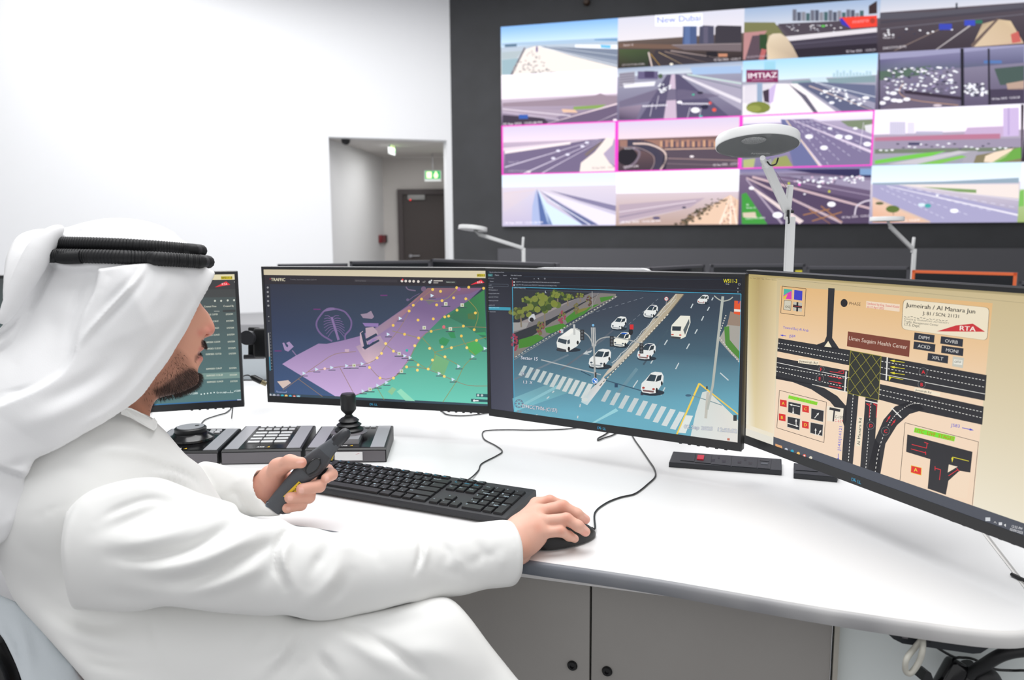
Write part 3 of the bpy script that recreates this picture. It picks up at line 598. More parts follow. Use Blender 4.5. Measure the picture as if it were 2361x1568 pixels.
def draw_sliver(c):
    full(c, (40, 44, 50), (52, 66, 72), 1); W, H = c.size; Hh = c.H; c.H = None
    c.rect(0, 0, W, .022, (215, 205, 180), 2); c.rect(0, .1, W, .115, (30, 140, 160), 2); c.rect(0, .2, W, .206, (110, 120, 120), 2); c.H = Hh
# ---------- road camera screen
def draw_road(c):
    full(c, (24, 26, 36), (30, 34, 42), 1)
    rd = random.Random(3)
    with CropT(c, 1110, 600, 3.484) as k:
        def G(p, c0=(54, 62, 76), c1=(104, 170, 190)):
            t = max(0, min(1, (p[1]-420+.05*(p[0]-250))/830)); t = t**1.25
            return tuple(np.array(c0)+(np.array(c1)-np.array(c0))*t)
        def gp(pts, l, c0=(54, 62, 76), c1=(104, 170, 190)): k.poly(pts, [G(p, c0, c1) for p in pts], l)
        # side panel
        k.poly([(40, 88), (248, 150), (262, 1258), (56, 1238)], [(30, 32, 42), (30, 32, 42), (74, 76, 92), (66, 68, 84)], 2)
        k.poly([(40, 88), (2090, 108), (2090, 118), (40, 100)], (30, 33, 44), 3)
        k.poly([(246, 165), (2088, 214), (2086, 268), (248, 214)], (26, 28, 38), 3)
        k.line([(250, 216), (2086, 271), (2060, 1488), (264, 1258), (250, 216)], 5, (70, 170, 205), 12)
        k.line([(246, 190), (2087, 243)], 2, (46, 66, 82), 4); k.line([(340, 132), (2090, 160)], 2, (40, 60, 76), 4)
        # road base as a grid for a clean gradient
        X0 = lambda t: (252+10*t, 235+1023*t); X1 = lambda t: (2084-24*t, 272+1216*t)
        for i in range(12):
            for j in range(8):
                q = []
                for a, b in ((i, j), (i, j+1), (i+1, j+1), (i+1, j)):
                    p0, p1 = np.array(X0(a/12)), np.array(X1(a/12)); q.append(tuple(p0+(p1-p0)*b/8))
                k.poly(q, [G(p) if not(p[0] > 1200 and p[1] < 800) else tuple(np.array(G(p))*.75+np.array((36, 62, 80))*.25) for p in q], 2)
        k.poly([(250, 1110), (700, 930), (880, 1000), (262, 1256)], [(120, 178, 190), (96, 134, 148), (96, 140, 152), (124, 196, 210)], 3)
        for (a, b, w, cc) in (((300, 1180), (620, 1010), 22, (150, 200, 208)), ((700, 760), (260, 960), 14, (104, 122, 134)), ((1000, 620), (640, 880), 14, (92, 104, 116)), ((1160, 480), (900, 690), 10, (84, 92, 104)), ((900, 1390), (1090, 1200), 30, (150, 205, 214)), ((1250, 870), (1050, 1130), 26, (104, 140, 154)), ((1500, 560), (1300, 840), 14, (60, 82, 96))): k.line([a, b], w, cc, 3)
        # sidewalk, verge and dark forecourt top left
        k.poly([(252, 235), (1080, 268), (1080, 292), (820, 430), (560, 590), (370, 700), (258, 790)], (42, 46, 52), 4)
        k.poly([(880, 262), (960, 264), (560, 470), (252, 590), (252, 520), (600, 370)], (118, 114, 116), 5); k.poly([(700, 330), (760, 310), (340, 520), (255, 550), (255, 525)], (146, 138, 136), 6)
        k.poly([(960, 264), (1080, 270), (1080, 292), (800, 440), (540, 600), (370, 705), (258, 790), (256, 700), (420, 600), (560, 500)], (124, 118, 114), 5)
        for pts in ([(950, 300), (1065, 285), (1040, 310), (960, 338)], [(880, 365), (950, 350), (900, 380)], [(760, 400), (890, 372), (830, 430), (690, 505), (670, 470)], [(510, 545), (650, 505), (690, 530), (560, 590), (520, 580)], [(300, 640), (450, 595), (505, 625), (400, 690), (300, 710)]): k.poly(pts, (66, 128, 42), 7)
        k.poly([(760, 400), (870, 375), (840, 400), (770, 430)], (124, 120, 56), 8)
        k.dash((1085, 290), (262, 785), 34, 7, (190, 188, 178), 9); k.line([(1092, 292), (262, 800)], 3, (150, 150, 146), 8)
        k.poly([(250, 500), (380, 500), (360, 545), (255, 575)], (152, 150, 148), 7); k.poly([(380, 440), (425, 430), (436, 470), (400, 498), (380, 490)], (196, 200, 204), 8); k.disc(404, 478, 18, (26, 26, 30), 9)
        def tree(x, y, r, c0=(96, 112, 46), c1=(58, 78, 36)):
            k.line([(x, y), (x+6, y+r*1.7)], 9, (128, 116, 96), 9, w2=12)
            for i in range(26):
                a = rd.random()*2*PI; q = r*rd.random()**.5
                k.disc(x+q*math.cos(a)*1.15, y+q*math.sin(a)*.62, r*.26, (c0, c1, (120, 130, 56))[i % 3], 10+i % 3, n=8)
        tree(505, 355, 105); tree(315, 420, 70, (110, 116, 60), (76, 84, 46)); tree(610, 275, 50); tree(690, 300, 40, (90, 106, 50)); tree(470, 275, 30); tree(790, 285, 30, (88, 84, 56), (66, 60, 44)); tree(370, 320, 40, (70, 92, 42))
        def bush(x, y, w, h, cc, c2=(110, 110, 60)):
            for i in range(24):
                t = i/24; yy = y+h/2-h*t; ww = w*math.sin(PI*(.12+.8*(1-t)))*.55
                k.disc(x+rd.uniform(-ww, ww), yy, w*.16, cc if rd.random() < .65 else c2, 11+i % 2, n=7)
            k.line([(x, y+h/2), (x, y+h*.56)], 10, (110, 92, 74), 9)
        bush(474, 545, 66, 100, (126, 70, 70)); bush(645, 455, 56, 96, (150, 60, 84)); bush(762, 387, 42, 86, (110, 100, 64)); bush(868, 325, 42, 80, (90, 60, 52)); bush(270, 655, 56, 130, (150, 54, 78))
        # far right verge and sign
        k.poly([(2084, 350), (1960, 540), (1905, 640), (2010, 760), (2076, 820)], (164, 160, 152), 4); k.poly([(1950, 535), (1990, 530), (1995, 640), (2078, 740), (2076, 800), (1960, 680)], (78, 134, 52), 5)
        k.dash((1965, 440), (1908, 600), 8, 8, (210, 205, 195), 6); k.dash((1912, 620), (2076, 826), 12, 8, (206, 204, 198), 6); k.poly([(2000, 410), (2080, 440), (2080, 530), (1975, 520)], (148, 128, 112), 6)
        k.poly([(2032, 325), (2084, 328), (2084, 442), (2028, 430)], (222, 84, 40), 8); k.poly([(2030, 392), (2084, 396), (2084, 415), (2030, 412)], (230, 224, 216), 9); k.text('P', 2060, 350, 24, (40, 60, 140), 9, bold=.04)
        # median, fence
        gp([(1560, 270), (1625, 272), (1500, 430), (1260, 690), (1060, 880), (960, 960), (1010, 890), (1250, 640), (1440, 400)], 6, (170, 156, 130), (220, 214, 206))
        k.line([(1628, 275), (1500, 434), (1265, 692), (1065, 885), (950, 1010)], 7, (96, 92, 84), 7); k.dash((1500, 434), (960, 1000), 26, 7, (226, 218, 200), 8)
        fp = [(1565, 272), (1470, 372), (1380, 470), (1290, 570), (1200, 668), (1120, 750), (1045, 825)]
        for i in range(len(fp)-1):
            a, b = np.array(fp[i]), np.array(fp[i+1])
            for j in range(8):
                q = a+(b-a)*j/8; hgt = 34+24*(i/6)+8*math.sin(j/8*2*PI); k.line([q, q+[0, hgt]], 2, (196, 198, 196), 9)
            k.line([a+[0, 0], (a+b)/2+[6, 10], b], 3, (222, 224, 222), 10); k.line([a+[0, 38], b+[0, 44]], 3, (206, 206, 200), 10)
        # island nose and crossing
        k.poly([(985, 940), (1000, 970), (900, 1100), (850, 1165), (800, 1140), (830, 1080), (930, 990)], [(206, 206, 204), (220, 218, 214), (214, 216, 216), (190, 210, 214), (180, 206, 212), (206, 210, 210), (206, 204, 200)], 5); k.disc(830, 1120, 26, (206, 214, 212), 6, ry=16)
        def zeb(a, b, n, w, h, cc=(206, 214, 212)):
            for i in range(n):
                t = i/(n-1); x = a[0]+(b[0]-a[0])*t; y = a[1]+(b[1]-a[1])*t; ww = w*(1+.35*t); hh = h*(1+.5*t)
                k.poly([(x, y), (x+ww, y+ww*.2), (x+ww-hh*.55, y+ww*.2+hh), (x-hh*.55, y+hh)], tuple(np.array(cc)*(.80+.2*t)+np.array((16, 22, 24))*(1-t)), 5)
        zeb((340, 845), (860, 990), 11, 28, 78); zeb((1010, 1040), (1590, 1215), 9, 34, 92, (212, 220, 220))
        k.line([(480, 800), (960, 920)], 9, (170, 176, 178), 5); k.line([(1000, 965), (1290, 1050)], 8, (52, 84, 104), 6); k.rect(1070, 990, 1096, 1022, (36, 66, 92), 7); k.line([(1290, 1060), (1290, 1085)], 22, (60, 60, 76), 6); k.line([(800, 890), (880, 930)], 7, (40, 70, 90), 6)
        for a, b in (((1700, 350), (1682, 385)), ((1832, 375), (1815, 405)), ((1785, 450), (1768, 485)), ((1735, 555), (1715, 590)), ((1495, 640), (1470, 680)), ((1672, 670), (1648, 712)), ((1390, 782), (1360, 830)), ((1586, 825), (1560, 875)), ((1256, 965), (1218, 1022)), ((1475, 1022), (1442, 1085)), ((1862, 300), (1850, 322)), ((1918, 905), (1985, 965)), ((545, 1095), (525, 1112)), ((585, 1050), (570, 1064)), ((450, 1240), (440, 1255)), ((795, 1155), (790, 1180)), ((775, 1250), (772, 1270))): k.line([a, b], 9, (196, 206, 208), 5)
        for a, b, n in (((1300, 300), (700, 480), 12), ((1420, 310), (1130, 560), 8), ((1080, 700), (900, 830), 5)): k.dash(a, b, n, 3, (128, 136, 146), 5)
        k.poly([(815, 755), (850, 722), (845, 735), (890, 722), (880, 740), (850, 748), (870, 758)], (190, 196, 198), 5)
        k.line([(1750, 990), (1570, 1430)], 15, (240, 206, 80), 6); k.line([(1750, 990), (2070, 1240)], 13, (236, 198, 84), 6)
        k.poly([(1775, 1060), (1820, 1050), (2075, 1290), (2062, 1486), (1680, 1440), (1720, 1230)], [(206, 216, 212), (210, 214, 208), (224, 222, 212), (226, 222, 216), (214, 222, 220), (210, 218, 214)], 5)
        k.poly([(1640, 1245), (1700, 1250), (1640, 1390), (1580, 1385)], (222, 228, 224), 6)
        # cars: seen from behind/front at a slant
        def car(x, y, w, h, body=(228, 230, 228), roof=None, glass=(40, 60, 72), van=0, tail=0):
            k.disc(x+w*.02, y+h*.44, w*.52, (28, 44, 56), 8, ry=h*.14)
            B = [(x-w*.5, y+h*.28), (x-w*.46, y+h*.02), (x-w*.28, y-h*.16), (x-w*.05, y-h*.44), (x+w*.12, y-h*.5), (x+w*.42, y-h*.46), (x+w*.5, y-h*.3), (x+w*.48, y-h*.02), (x+w*.3, y+h*.26), (x+w*.14, y+h*.46), (x-w*.1, y+h*.48), (x-w*.42, y+h*.42)]
            k.poly(B, body, 9)
            k.poly([(x-w*.26, y-h*.1), (x-w*.08, y-h*.38), (x+w*.2, y-h*.36), (x+w*.1, y-h*.06)], glass, 10)
            k.poly([(x-w*.08, y-h*.38), (x+w*.08, y-h*.46), (x+w*.36, y-h*.42), (x+w*.2, y-h*.34)], roof or body, 11)
            k.poly([(x+w*.14, y-h*.04), (x+w*.24, y-h*.32), (x+w*.42, y-h*.36), (x+w*.38, y-h*.12)], tuple(g*.8 for g in glass), 10)
            k.poly([(x-w*.42, y+h*.3), (x+w*.08, y+h*.36), (x+w*.06, y+h*.44), (x-w*.4, y+h*.38)], (150, 156, 160) if not tail else (120, 90, 90), 10)
            for q in ((x-w*.38, y+h*.22), (x+w*.06, y+h*.28)): k.disc(*q, w*.06, (70, 84, 96) if not tail else (170, 60, 50), 11, ry=h*.05)
            k.disc(x+w*.2, y+h*.34, w*.05, (20, 24, 28), 11, ry=h*.12); k.disc(x+w*.42, y+h*.02, w*.04, (20, 24, 28), 11, ry=h*.1)
        car(1104, 504, 126, 106); car(1360, 410, 116, 104, roof=(28, 36, 72)); car(1128, 636, 140, 120, roof=(30, 92, 190), body=(236, 234, 222)); car(952, 788, 180, 154); car(1326, 732, 150, 132, roof=(28, 44, 70), tail=1); car(1372, 985, 184, 180, tail=1); car(1780, 315, 92, 74, glass=(60, 70, 70), tail=1)
        # van
        k.disc(700, 720, 100, (28, 40, 52), 8, ry=18)
        k.poly([(604, 660), (618, 620), (720, 548), (770, 546), (796, 580), (798, 650), (770, 690), (690, 738), (612, 722)], (226, 228, 224), 9); k.poly([(612, 655), (622, 626), (688, 640), (680, 676)], (52, 66, 76), 10); k.poly([(690, 645), (710, 635), (712, 668), (692, 675)], (60, 72, 80), 10); k.poly([(606, 700), (680, 718), (684, 738), (612, 724)], (54, 58, 64), 10); k.disc(703, 712, 10, (24, 26, 30), 10, ry=18); k.disc(774, 662, 9, (24, 26, 30), 10, ry=16); k.poly([(720, 552), (770, 548), (700, 610), (640, 614)], (238, 238, 232), 10)
        # bus
        k.poly([(1522, 560), (1530, 520), (1600, 445), (1676, 448), (1680, 500), (1640, 615), (1600, 634), (1525, 620)], (230, 228, 214), 9); k.poly([(1534, 530), (1606, 532), (1600, 568), (1532, 566)], (40, 52, 60), 10); k.poly([(1622, 560), (1668, 470), (1672, 505), (1636, 600)], (86, 96, 100), 10); k.poly([(1524, 610), (1602, 618), (1600, 634), (1526, 626)], (60, 66, 70), 10); k.rect(1526, 592, 1545, 602, (190, 70, 60), 11); k.rect(1590, 596, 1606, 606, (190, 70, 60), 11)
        # motorbikes
        k.rect(1192, 516, 1222, 556, (206, 40, 44), 11); k.disc(1200, 575, 18, (26, 28, 34), 10, ry=28); k.rect(632, 556, 658, 586, (190, 196, 200), 10); k.disc(632, 575, 8, (190, 40, 60), 11)
        # traffic light gantry
        gy = (166, 168, 166)
        k.line([(898, 540), (916, 1000)], 12, gy, 13, w2=16)
        for dx in (-14, 0, 14): k.line([(898+dx, 540), (904+dx, 690)], 7, (190, 190, 188), 14)
        k.line([p[:2] for p in spline([(905, 710, 0), (930, 650, 0), (990, 620, 0), (1090, 622, 0), (1300, 668, 0)], 5)], 9, gy, 13); k.line([p[:2] for p in spline([(900, 700, 0), (880, 640, 0), (840, 590, 0), (740, 540, 0)], 5)], 9, gy, 13)
        k.disc(898, 522, 10, (120, 180, 220), 14)
        for x, y in ((1048, 652), (1286, 708), (810, 600)):
            k.rect(x-16, y-42, x+16, y+42, (40, 42, 46), 15)
            for j in (-26, 0, 26): k.disc(x, y+j, 9, (90, 94, 98), 16)
        k.line([(745, 515), (748, 600)], 16, (190, 192, 190), 14)
        k.disc(912, 968, 24, (240, 244, 246), 15); k.disc(912, 968, 21, (40, 120, 210), 16); k.line([(902, 958), (922, 978)], 6, (244, 246, 248), 17); k.poly([(926, 982), (908, 982), (926, 964)], (244, 246, 248), 17); k.line([(918, 1000), (918, 900)], 14, (60, 62, 60), 14)
        k.line([(940, 262), (890, 380)], 3, (140, 140, 140), 11); k.line([(890, 250), (892, 370)], 6, (150, 152, 150), 10)
        k.disc(1486, 310, 17, (206, 60, 60), 12); k.disc(1486, 310, 14, (238, 238, 236), 13); k.text('70', 1475, 317, 16, (30, 30, 34), 14, bold=.03); k.line([(1486, 326), (1482, 372)], 3, (170, 170, 170), 11)
        # lamp post right
        k.line([(1940, 290), (1858, 1010), (1815, 1200)], 22, (176, 180, 172), 13, w2=18); k.line([(1820, 1060), (1802, 1270)], 22, (190, 188, 178), 12); k.line([p[:2] for p in spline([(1938, 330, 0), (1900, 310, 0), (1870, 285, 0)], 4)], 9, (176, 178, 168), 12); k.line([p[:2] for p in spline([(1942, 330, 0), (1990, 318, 0), (2020, 296, 0)], 4)], 9, (176, 178, 168), 12)
        k.rect(1806, 1012, 1818, 1036, (60, 62, 62), 14); k.line([(1690, 1085), (1830, 1130), (1930, 1165)], 6, (110, 140, 148), 7); k.disc(1662, 1086, 24, (60, 96, 120), 7, ry=10); k.rect(2024, 1244, 2052, 1290, (50, 54, 56), 12); k.rect(1975, 1430, 1995, 1448, (190, 110, 90), 12)
        # captions
        def cap(t, x, y, h, **kw):
            for dx, dy in ((2.2, 0), (-2.2, 0), (0, 2.2), (0, -2.2)):
                e = kw.get('end'); k2 = dict(kw);
                if e: k2['end'] = (e[0]+dx, e[1]+dy)
                k.text(t, x+dx, y+dy, h, (60, 72, 100), 18, **k2)
            k.text(t, x, y, h, (236, 240, 246), 19, **kw)
        cap('Sector 15', 316, 794, 27, end=(452, 806)); cap('W', 318, 920, 25, end=(344, 922)); cap('1.3  X', 330, 988, 25, end=(410, 996)); cap('D94CCTV06-(C107)', 326, 1184, 30, end=(608, 1222)); cap('02.Sep 2025', 1626, 1348, 29, end=(1855, 1368)); cap('12:55:52', 1890, 1372, 30, end=(2052, 1388)); cap('L', 510, 262, 18, end=(524, 263))
        for i in range(8):
            a = i*PI/4; k.disc(303+26*math.cos(a), 1152+28*math.sin(a), 7, (110, 126, 146), 19)
        k.ring(303, 1152, 34, 3, (70, 90, 120), 18); k.disc(303, 1152, 9, (110, 126, 146), 19); k.disc(296, 1213, 9, (130, 150, 160), 19); k.disc(316, 1216, 8, (130, 150, 160), 19)
        # client chrome
        lt = (176, 180, 190)
        k.text('Video Surveillance Smart Client', 62, 100, 9, lt, 6, end=(182, 101)); k.rect(50, 93, 54, 98, (60, 170, 210), 6)
        k.poly([(46, 108), (90, 109), (90, 131), (46, 130)], (54, 112, 116), 5); k.text('Live', 60, 124, 9, (150, 200, 200), 6)
        k.text('Playback', 108, 124, 10, lt, 6, end=(142, 125)); k.text('Search', 174, 126, 10, lt, 6, end=(202, 127)); k.text('Video Wall Controller', 236, 126, 10, lt, 6, end=(324, 128)); k.text('XProtect', 50, 150, 10, (130, 136, 146), 6); k.text('<', 230, 154, 15, lt, 6, bold=.04)
        k.text('Views', 68, 174, 9, lt, 6); k.line([(50, 190), (215, 194), (216, 212), (52, 208), (50, 190)], 2, (90, 100, 112), 5); k.text('c107', 60, 204, 8, lt, 6)
        for i, (t_, y) in enumerate((('Views (4)', 224), ('ITS 4 Junction 2', 243), ('Friday Green wave', 271), ('Jumeirah St Road', 299), ('Madinat Jumeirah', 328), ('Cameras (1)', 364))): k.text(t_, 52 if i in (0, 5) else 58, y, 8, lt, 6)
        k.poly([(52, 374), (234, 379), (235, 404), (53, 399)], (58, 150, 174), 5); k.text('D94CCTV06-(C107)', 58, 385, 7, (200, 230, 236), 6); k.text('Cameras', 70, 418, 9, lt, 6); k.rect(52, 408, 62, 416, lt, 6)
        k.text('Search', 252, 151, 10, lt, 6); k.poly([(420, 148), (428, 148), (424, 153)], lt, 6); k.line([(454, 144), (462, 152)], 4, lt, 6); k.ring(509, 148, 5, 2, lt, 6, n=10)
        k.text('12:55:09 PM   PTZ command to camera "D94CCTV06-(C107)" failed. Another user is controlling the camera.', 276, 178, 9, lt, 6, end=(630, 184)); k.text('12:50:17 PM   PTZ command to camera "D21CCTV11" failed. Another user is controlling the camera.', 276, 202, 9, lt, 6, end=(606, 209))
        k.disc(263, 175, 6, (220, 224, 228), 6); k.disc(263, 200, 6, (220, 224, 228), 6); k.line([(249, 162), (249, 212)], 3, (190, 50, 50), 6)
        k.text('02/09/2025 12:55:52 PM', 1856, 133, 10, (210, 214, 220), 6, end=(1984, 135)); k.rect(1998, 130, 2010, 132, (220, 220, 224), 6); k.text('x', 2060, 136, 16, (220, 220, 224), 6); k.line([(2026, 126), (2036, 126), (2036, 136), (2026, 136), (2026, 126)], 2, (200, 200, 206), 6)
        k.text('WS11-3', 1944, 180, 32, (226, 214, 40), 8, end=(2054, 182), bold=.015); k.text('Setup', 1962, 194, 9, (210, 212, 216), 6, end=(1990, 195)); k.text('x', 2056, 230, 14, (210, 210, 214), 6); k.text('x', 2056, 259, 14, (210, 210, 214), 6); k.text('D94CCTV06-(C107)', 260, 226, 10, lt, 13, end=(355, 230)); k.line([(2064, 186), (2078, 186), (2078, 200), (2064, 200), (2064, 186)], 2, lt, 6)
# ---------- junction diagram screen
def draw_plan(c):
    full(c, (200, 182, 140), (236, 228, 208), 1)
    W, Hh = c.size; H0, cl = c.H, c.clip; c.H = None
    c.poly([(W*.05, .0), (W*.14, .0), (W*.14, Hh*.93), (W*.05, Hh*.93)], [(176, 154, 100), (208, 188, 140), (240, 224, 196), (226, 210, 170)], 1.2)
    c.poly([(0, 0), (W*.05, 0), (W*.05, Hh*.93), (0, Hh*.93)], [(190, 172, 112), (176, 154, 100), (226, 210, 170), (236, 232, 216)], 1.2)
    c.H = H0
    with CropT(c, 1700, 600, 2.3404) as k:
        # body of the drawing, peach
        bgt, bgb = (224, 182, 126), (240, 214, 188)
        TL, TR, BR, BL = np.array((232, 138)), np.array((1378, 232)), np.array((1270, 1352)), np.array((196, 1000))
        for i in range(10):
            a, b = i/10, (i+1)/10; c0, c1 = [tuple(np.array(bgt)+(np.array(bgb)-np.array(bgt))*min(1, t*1.9)) for t in (a, b)]
            k.poly([TL+(BL-TL)*a, TR+(BR-TR)*a, TR+(BR-TR)*b, TL+(BL-TL)*b], [c0, c0, c1, c1], 2)
        k.text('File  View  Zoom  Help  Window  Options', 66, 99, 8, (120, 112, 84), 4, end=(212, 110))
        k.poly([(44, 84), (1580, 196), (1580, 152), (44, 60)], [(184, 166, 112), (176, 160, 120), (160, 146, 110), (176, 158, 104)], 1.6); k.line([(44, 84), (1580, 234)], 1.5, (150, 140, 112), 4)
        dk = (42, 42, 46); wt = (232, 230, 224); rd_ = (226, 46, 58); ye = (226, 214, 50); cr = (238, 226, 202)
        k.line([(243, 140), (371, 154), (363, 302), (235, 285), (243, 140)], 2.5, (40, 34, 30), 5)
        k.poly([(252, 154), (296, 159), (293, 212), (249, 208)], (70, 176, 160), 5); k.poly([(249, 190), (293, 165), (293, 212), (249, 208)], (214, 60, 170), 6); k.poly([(249, 196), (272, 182), (262, 209), (249, 208)], (220, 190, 60), 7)
        k.poly([(308, 160), (352, 166), (350, 218), (306, 212)], (60, 62, 190), 5); k.poly([(254, 216), (292, 220), (288, 272), (250, 266)], (206, 200, 180), 5); k.line([(254, 216), (292, 220), (288, 272), (250, 266), (254, 216)], 2, dk, 6); k.text('oq', 258, 256, 18, (90, 80, 60), 7); k.poly([(302, 224), (350, 230), (348, 278), (300, 272)], (190, 186, 172), 5); k.line([(325, 226), (323, 276)], 10, dk, 6); k.line([(301, 246), (349, 254)], 14, dk, 6); k.line([(301, 246), (349, 254)], 2, (200, 60, 60), 7)
        # vertical road top
        k.poly([(491, 150), (526, 152), (512, 420), (552, 480), (460, 480), (428, 456), (470, 440), (482, 410)], dk, 5); k.poly([(491, 436), (510, 470), (470, 466)], (238, 226, 196), 7)
        # main road strips
        k.poly([(222, 421), (612, 486), (606, 568), (216, 492)], dk, 5); k.poly([(214, 523), (606, 598), (598, 712), (406, 672), (208, 640)], dk, 5)
        k.poly([(776, 518), (1346, 620), (1336, 758), (770, 645)], dk, 5); k.poly([(770, 668), (1330, 790), (1322, 888), (960, 810), (852, 776), (764, 752)], dk, 5)
        # junction hatch
        k.poly([(612, 487), (777, 518), (762, 755), (594, 716)], (44, 46, 40), 6); k.line([(612, 487), (777, 518), (762, 755), (594, 716), (612, 487)], 3, (150, 144, 50), 8)
        for i in range(-3, 6):
            a = np.array((612+i*56.0, 487+i*10)); b = a+np.array((112., 190)); e = a+np.array((-112., 175))
            def clipq(p, q):
                pts = []
                for t in np.linspace(0, 1, 60):
                    z = np.array(p)+(np.array(q)-np.array(p))*t; lx = 612-(z[1]-487)*.078; rx = 777-(z[1]-518)*.063; ty = 487+(z[0]-612)*.188; by = 716+(z[0]-594)*.232
                    if lx < z[0] < rx and ty < z[1] < by: pts.append(z)
                return pts
            for p, q in ((a, a+np.array((165., 260))), (a, a+np.array((-175., 200)))):
                z = clipq(p, q)
                if len(z) > 1: k.line([z[0], z[-1]], 2.5, (150, 144, 50), 7)
        # south roads
        k.poly([(590, 716), (655, 730), (622, 1120), (562, 1102), (580, 850)], dk, 5); k.poly([(692, 740), (758, 756), (744, 966), (772, 1000), (770, 1168), (662, 1138)], dk, 5)
        k.poly([(744, 966), (790, 860), (850, 790), (960, 750), (1010, 806), (930, 830), (862, 890), (800, 990), (770, 1168), (700, 1148), (735, 1000)], dk, 5)
        k.poly([(208, 625), (406, 668), (470, 688), (540, 733), (590, 790), (590, 860), (578, 900), (556, 830), (500, 762), (400, 697), (300, 658), (208, 640)], dk, 5)
        k.poly([(420, 677), (596, 714), (588, 782), (540, 733), (470, 690)], (238, 214, 186), 6); k.poly([(764, 756), (852, 776), (790, 850), (744, 966)], (238, 214, 186), 6)
        # white dashes and lines
        for a, b, n in (((222, 447), (608, 514), 24), ((218, 474), (604, 544), 24), ((212, 576), (600, 640), 24), ((210, 598), (598, 688), 24), ((778, 545), (1342, 650), 30), ((776, 578), (1340, 686), 30), ((768, 698), (1328, 820), 30), ((766, 724), (1326, 852), 30), ((626, 724), (598, 1110), 22), ((722, 770), (692, 1146), 22)): k.dash(a, b, n, 3.2, wt, 8)
        k.line([(214, 552), (604, 634)], 3, wt, 8); k.line([(770, 612), (1338, 722)], 3, wt, 8); k.line([(404, 670), (598, 712)], 3, wt, 8)
        P = [p[:2] for p in spline([(985, 772, 0), (930, 780, 0), (860, 830, 0), (810, 900, 0), (765, 1020, 0), (742, 1160, 0)], 12)]
        for i in range(0, len(P)-1, 2): k.line(P[i:i+2], 3.4, wt, 8)
        k.line([(588, 600), (580, 708)], 7, wt, 8); k.line([(810, 524), (804, 648)], 7, wt, 8); k.line([(692, 758), (758, 772)], 6, wt, 8); k.line([(832, 796), (886, 850)], 6, wt, 8)
        # arrows
        def arrow(a, b, w, cc, hd=13):
            a, b = np.array(a, float), np.array(b, float); d = (b-a)/np.linalg.norm(b-a); n = np.array([-d[1], d[0]]); k.line([a, b-d*hd*1.5], w, cc, 9); k.poly([b, b-d*hd*2+n*hd*.5, b-d*hd*2-n*hd*.5], cc, 9)
        for y in (540, 574, 606): arrow((904, y+12), (824, y), 3, ye)
        k.line([(896, 644), (824, 630)], 3, ye, 9); k.poly([(820, 652), (818, 626), (834, 630)], ye, 9)
        for y in (626, 652, 678): arrow((494, y), (568, y+14), 3, rd_, 11)
        k.line([(500, 600), (574, 612), (576, 596), (546, 600)], 3, rd_, 9)
        for x in (712, 750): k.line([(x, 850), (x+4, 776), (x-16, 774), (x+2, 786)], 3.2, rd_, 9)
        arrow((806, 872), (828, 836), 3, rd_, 11); arrow((832, 892), (856, 858), 3, rd_, 11)
        for t_, x, y, r in (('F', 455, 588, 15), ('E', 447, 638, 20), ('A', 1004, 602, 22), ('B', 996, 670, 20), ('D', 720, 892, 20), ('C', 800, 922, 22)):
            k.disc(x, y, r, dk, 10); k.ring(x, y, r, 1.8, (130, 130, 130), 11); k.text(t_, x-8, y+10, 19, rd_, 12, bold=.03)
        # labels
        def lab(t_, a, b, h, boxc, tc, pad=6, bold=.015, fs=None):
            a, b = np.array(a, float), np.array(b, float); d = (b-a)/np.linalg.norm(b-a); n = np.array([-d[1], d[0]])
            k.poly([a-d*pad+n*pad*.8, b+d*pad+n*pad*.8, b+d*pad-n*(h+pad*.8), a-d*pad-n*(h+pad*.8)], boxc, 10); k.text(t_, a[0], a[1], h, tc, 12, end=tuple(b), bold=bold)
        lab('Jumeirah Rd', (335, 550), (432, 562), 13, cr, (50, 46, 42)); lab('Jumeirah Rd', (962, 704), (1046, 720), 11, cr, (50, 46, 42)); k.poly([(1050, 706), (1096, 716), (1094, 734), (1048, 726)], cr, 10)
        lab('Al Manara Rd', (662, 998), (672, 852), 15, cr, (40, 40, 40))
        k.poly([(598, 384), (934, 434), (928, 522), (592, 464)], (122, 62, 46), 10); k.text('Umm Suqaim Health Center', 600, 430, 22, (226, 206, 190), 12, end=(916, 480))
        k.disc(577, 231, 19, (34, 32, 34), 10, ry=22); k.text('PHASE', 603, 240, 17, (84, 66, 50), 10, end=(665, 246))
        k.poly([(697, 220), (878, 238), (876, 278), (695, 256)], (236, 214, 190), 10); k.text('Updated by Eng. Saeed Khalid', 700, 238, 12, (206, 60, 70), 12, end=(874, 258)); k.text('on 22 April 2025', 700, 256, 12, (206, 60, 70), 12, end=(792, 266))
        # title plate with rounded corners
        def rr(l0, col, ins=0):
            Q = [np.array(p, float) for p in ((896, 210), (1362, 256), (1350, 434), (886, 372))]; cc = sum(Q)/4; pts = []
            for i in range(4):
                p, pr, nx = Q[i], Q[i-1], Q[(i+1) % 4]; a = p+(pr-p)/np.linalg.norm(pr-p)*26; b = p+(nx-p)/np.linalg.norm(nx-p)*26
                for t in np.linspace(0, 1, 6): pts.append((1-t)**2*a+2*t*(1-t)*p+t*t*b)
            pts = [cc+(p-cc)*(1-ins) for p in pts]; k.poly(pts, col, l0); return pts
        rr(9, (44, 42, 40)); rr(10, (234, 222, 196), .008)
        k.text('Jumeirah / Al Manara Jun', 912, 252, 24, (40, 38, 36), 12, end=(1284, 288), bold=.02); k.text('J: 81 / SCN: 21131', 1002, 294, 19, (40, 38, 36), 12, end=(1196, 312), bold=.02)
        for i in range(14): k.line([(902+i*17, 303+i*1.8+3*math.sin(i*2.1)), (914+i*17, 305+i*1.8+4*math.cos(i*1.7))], 3, (120, 116, 104), 12)
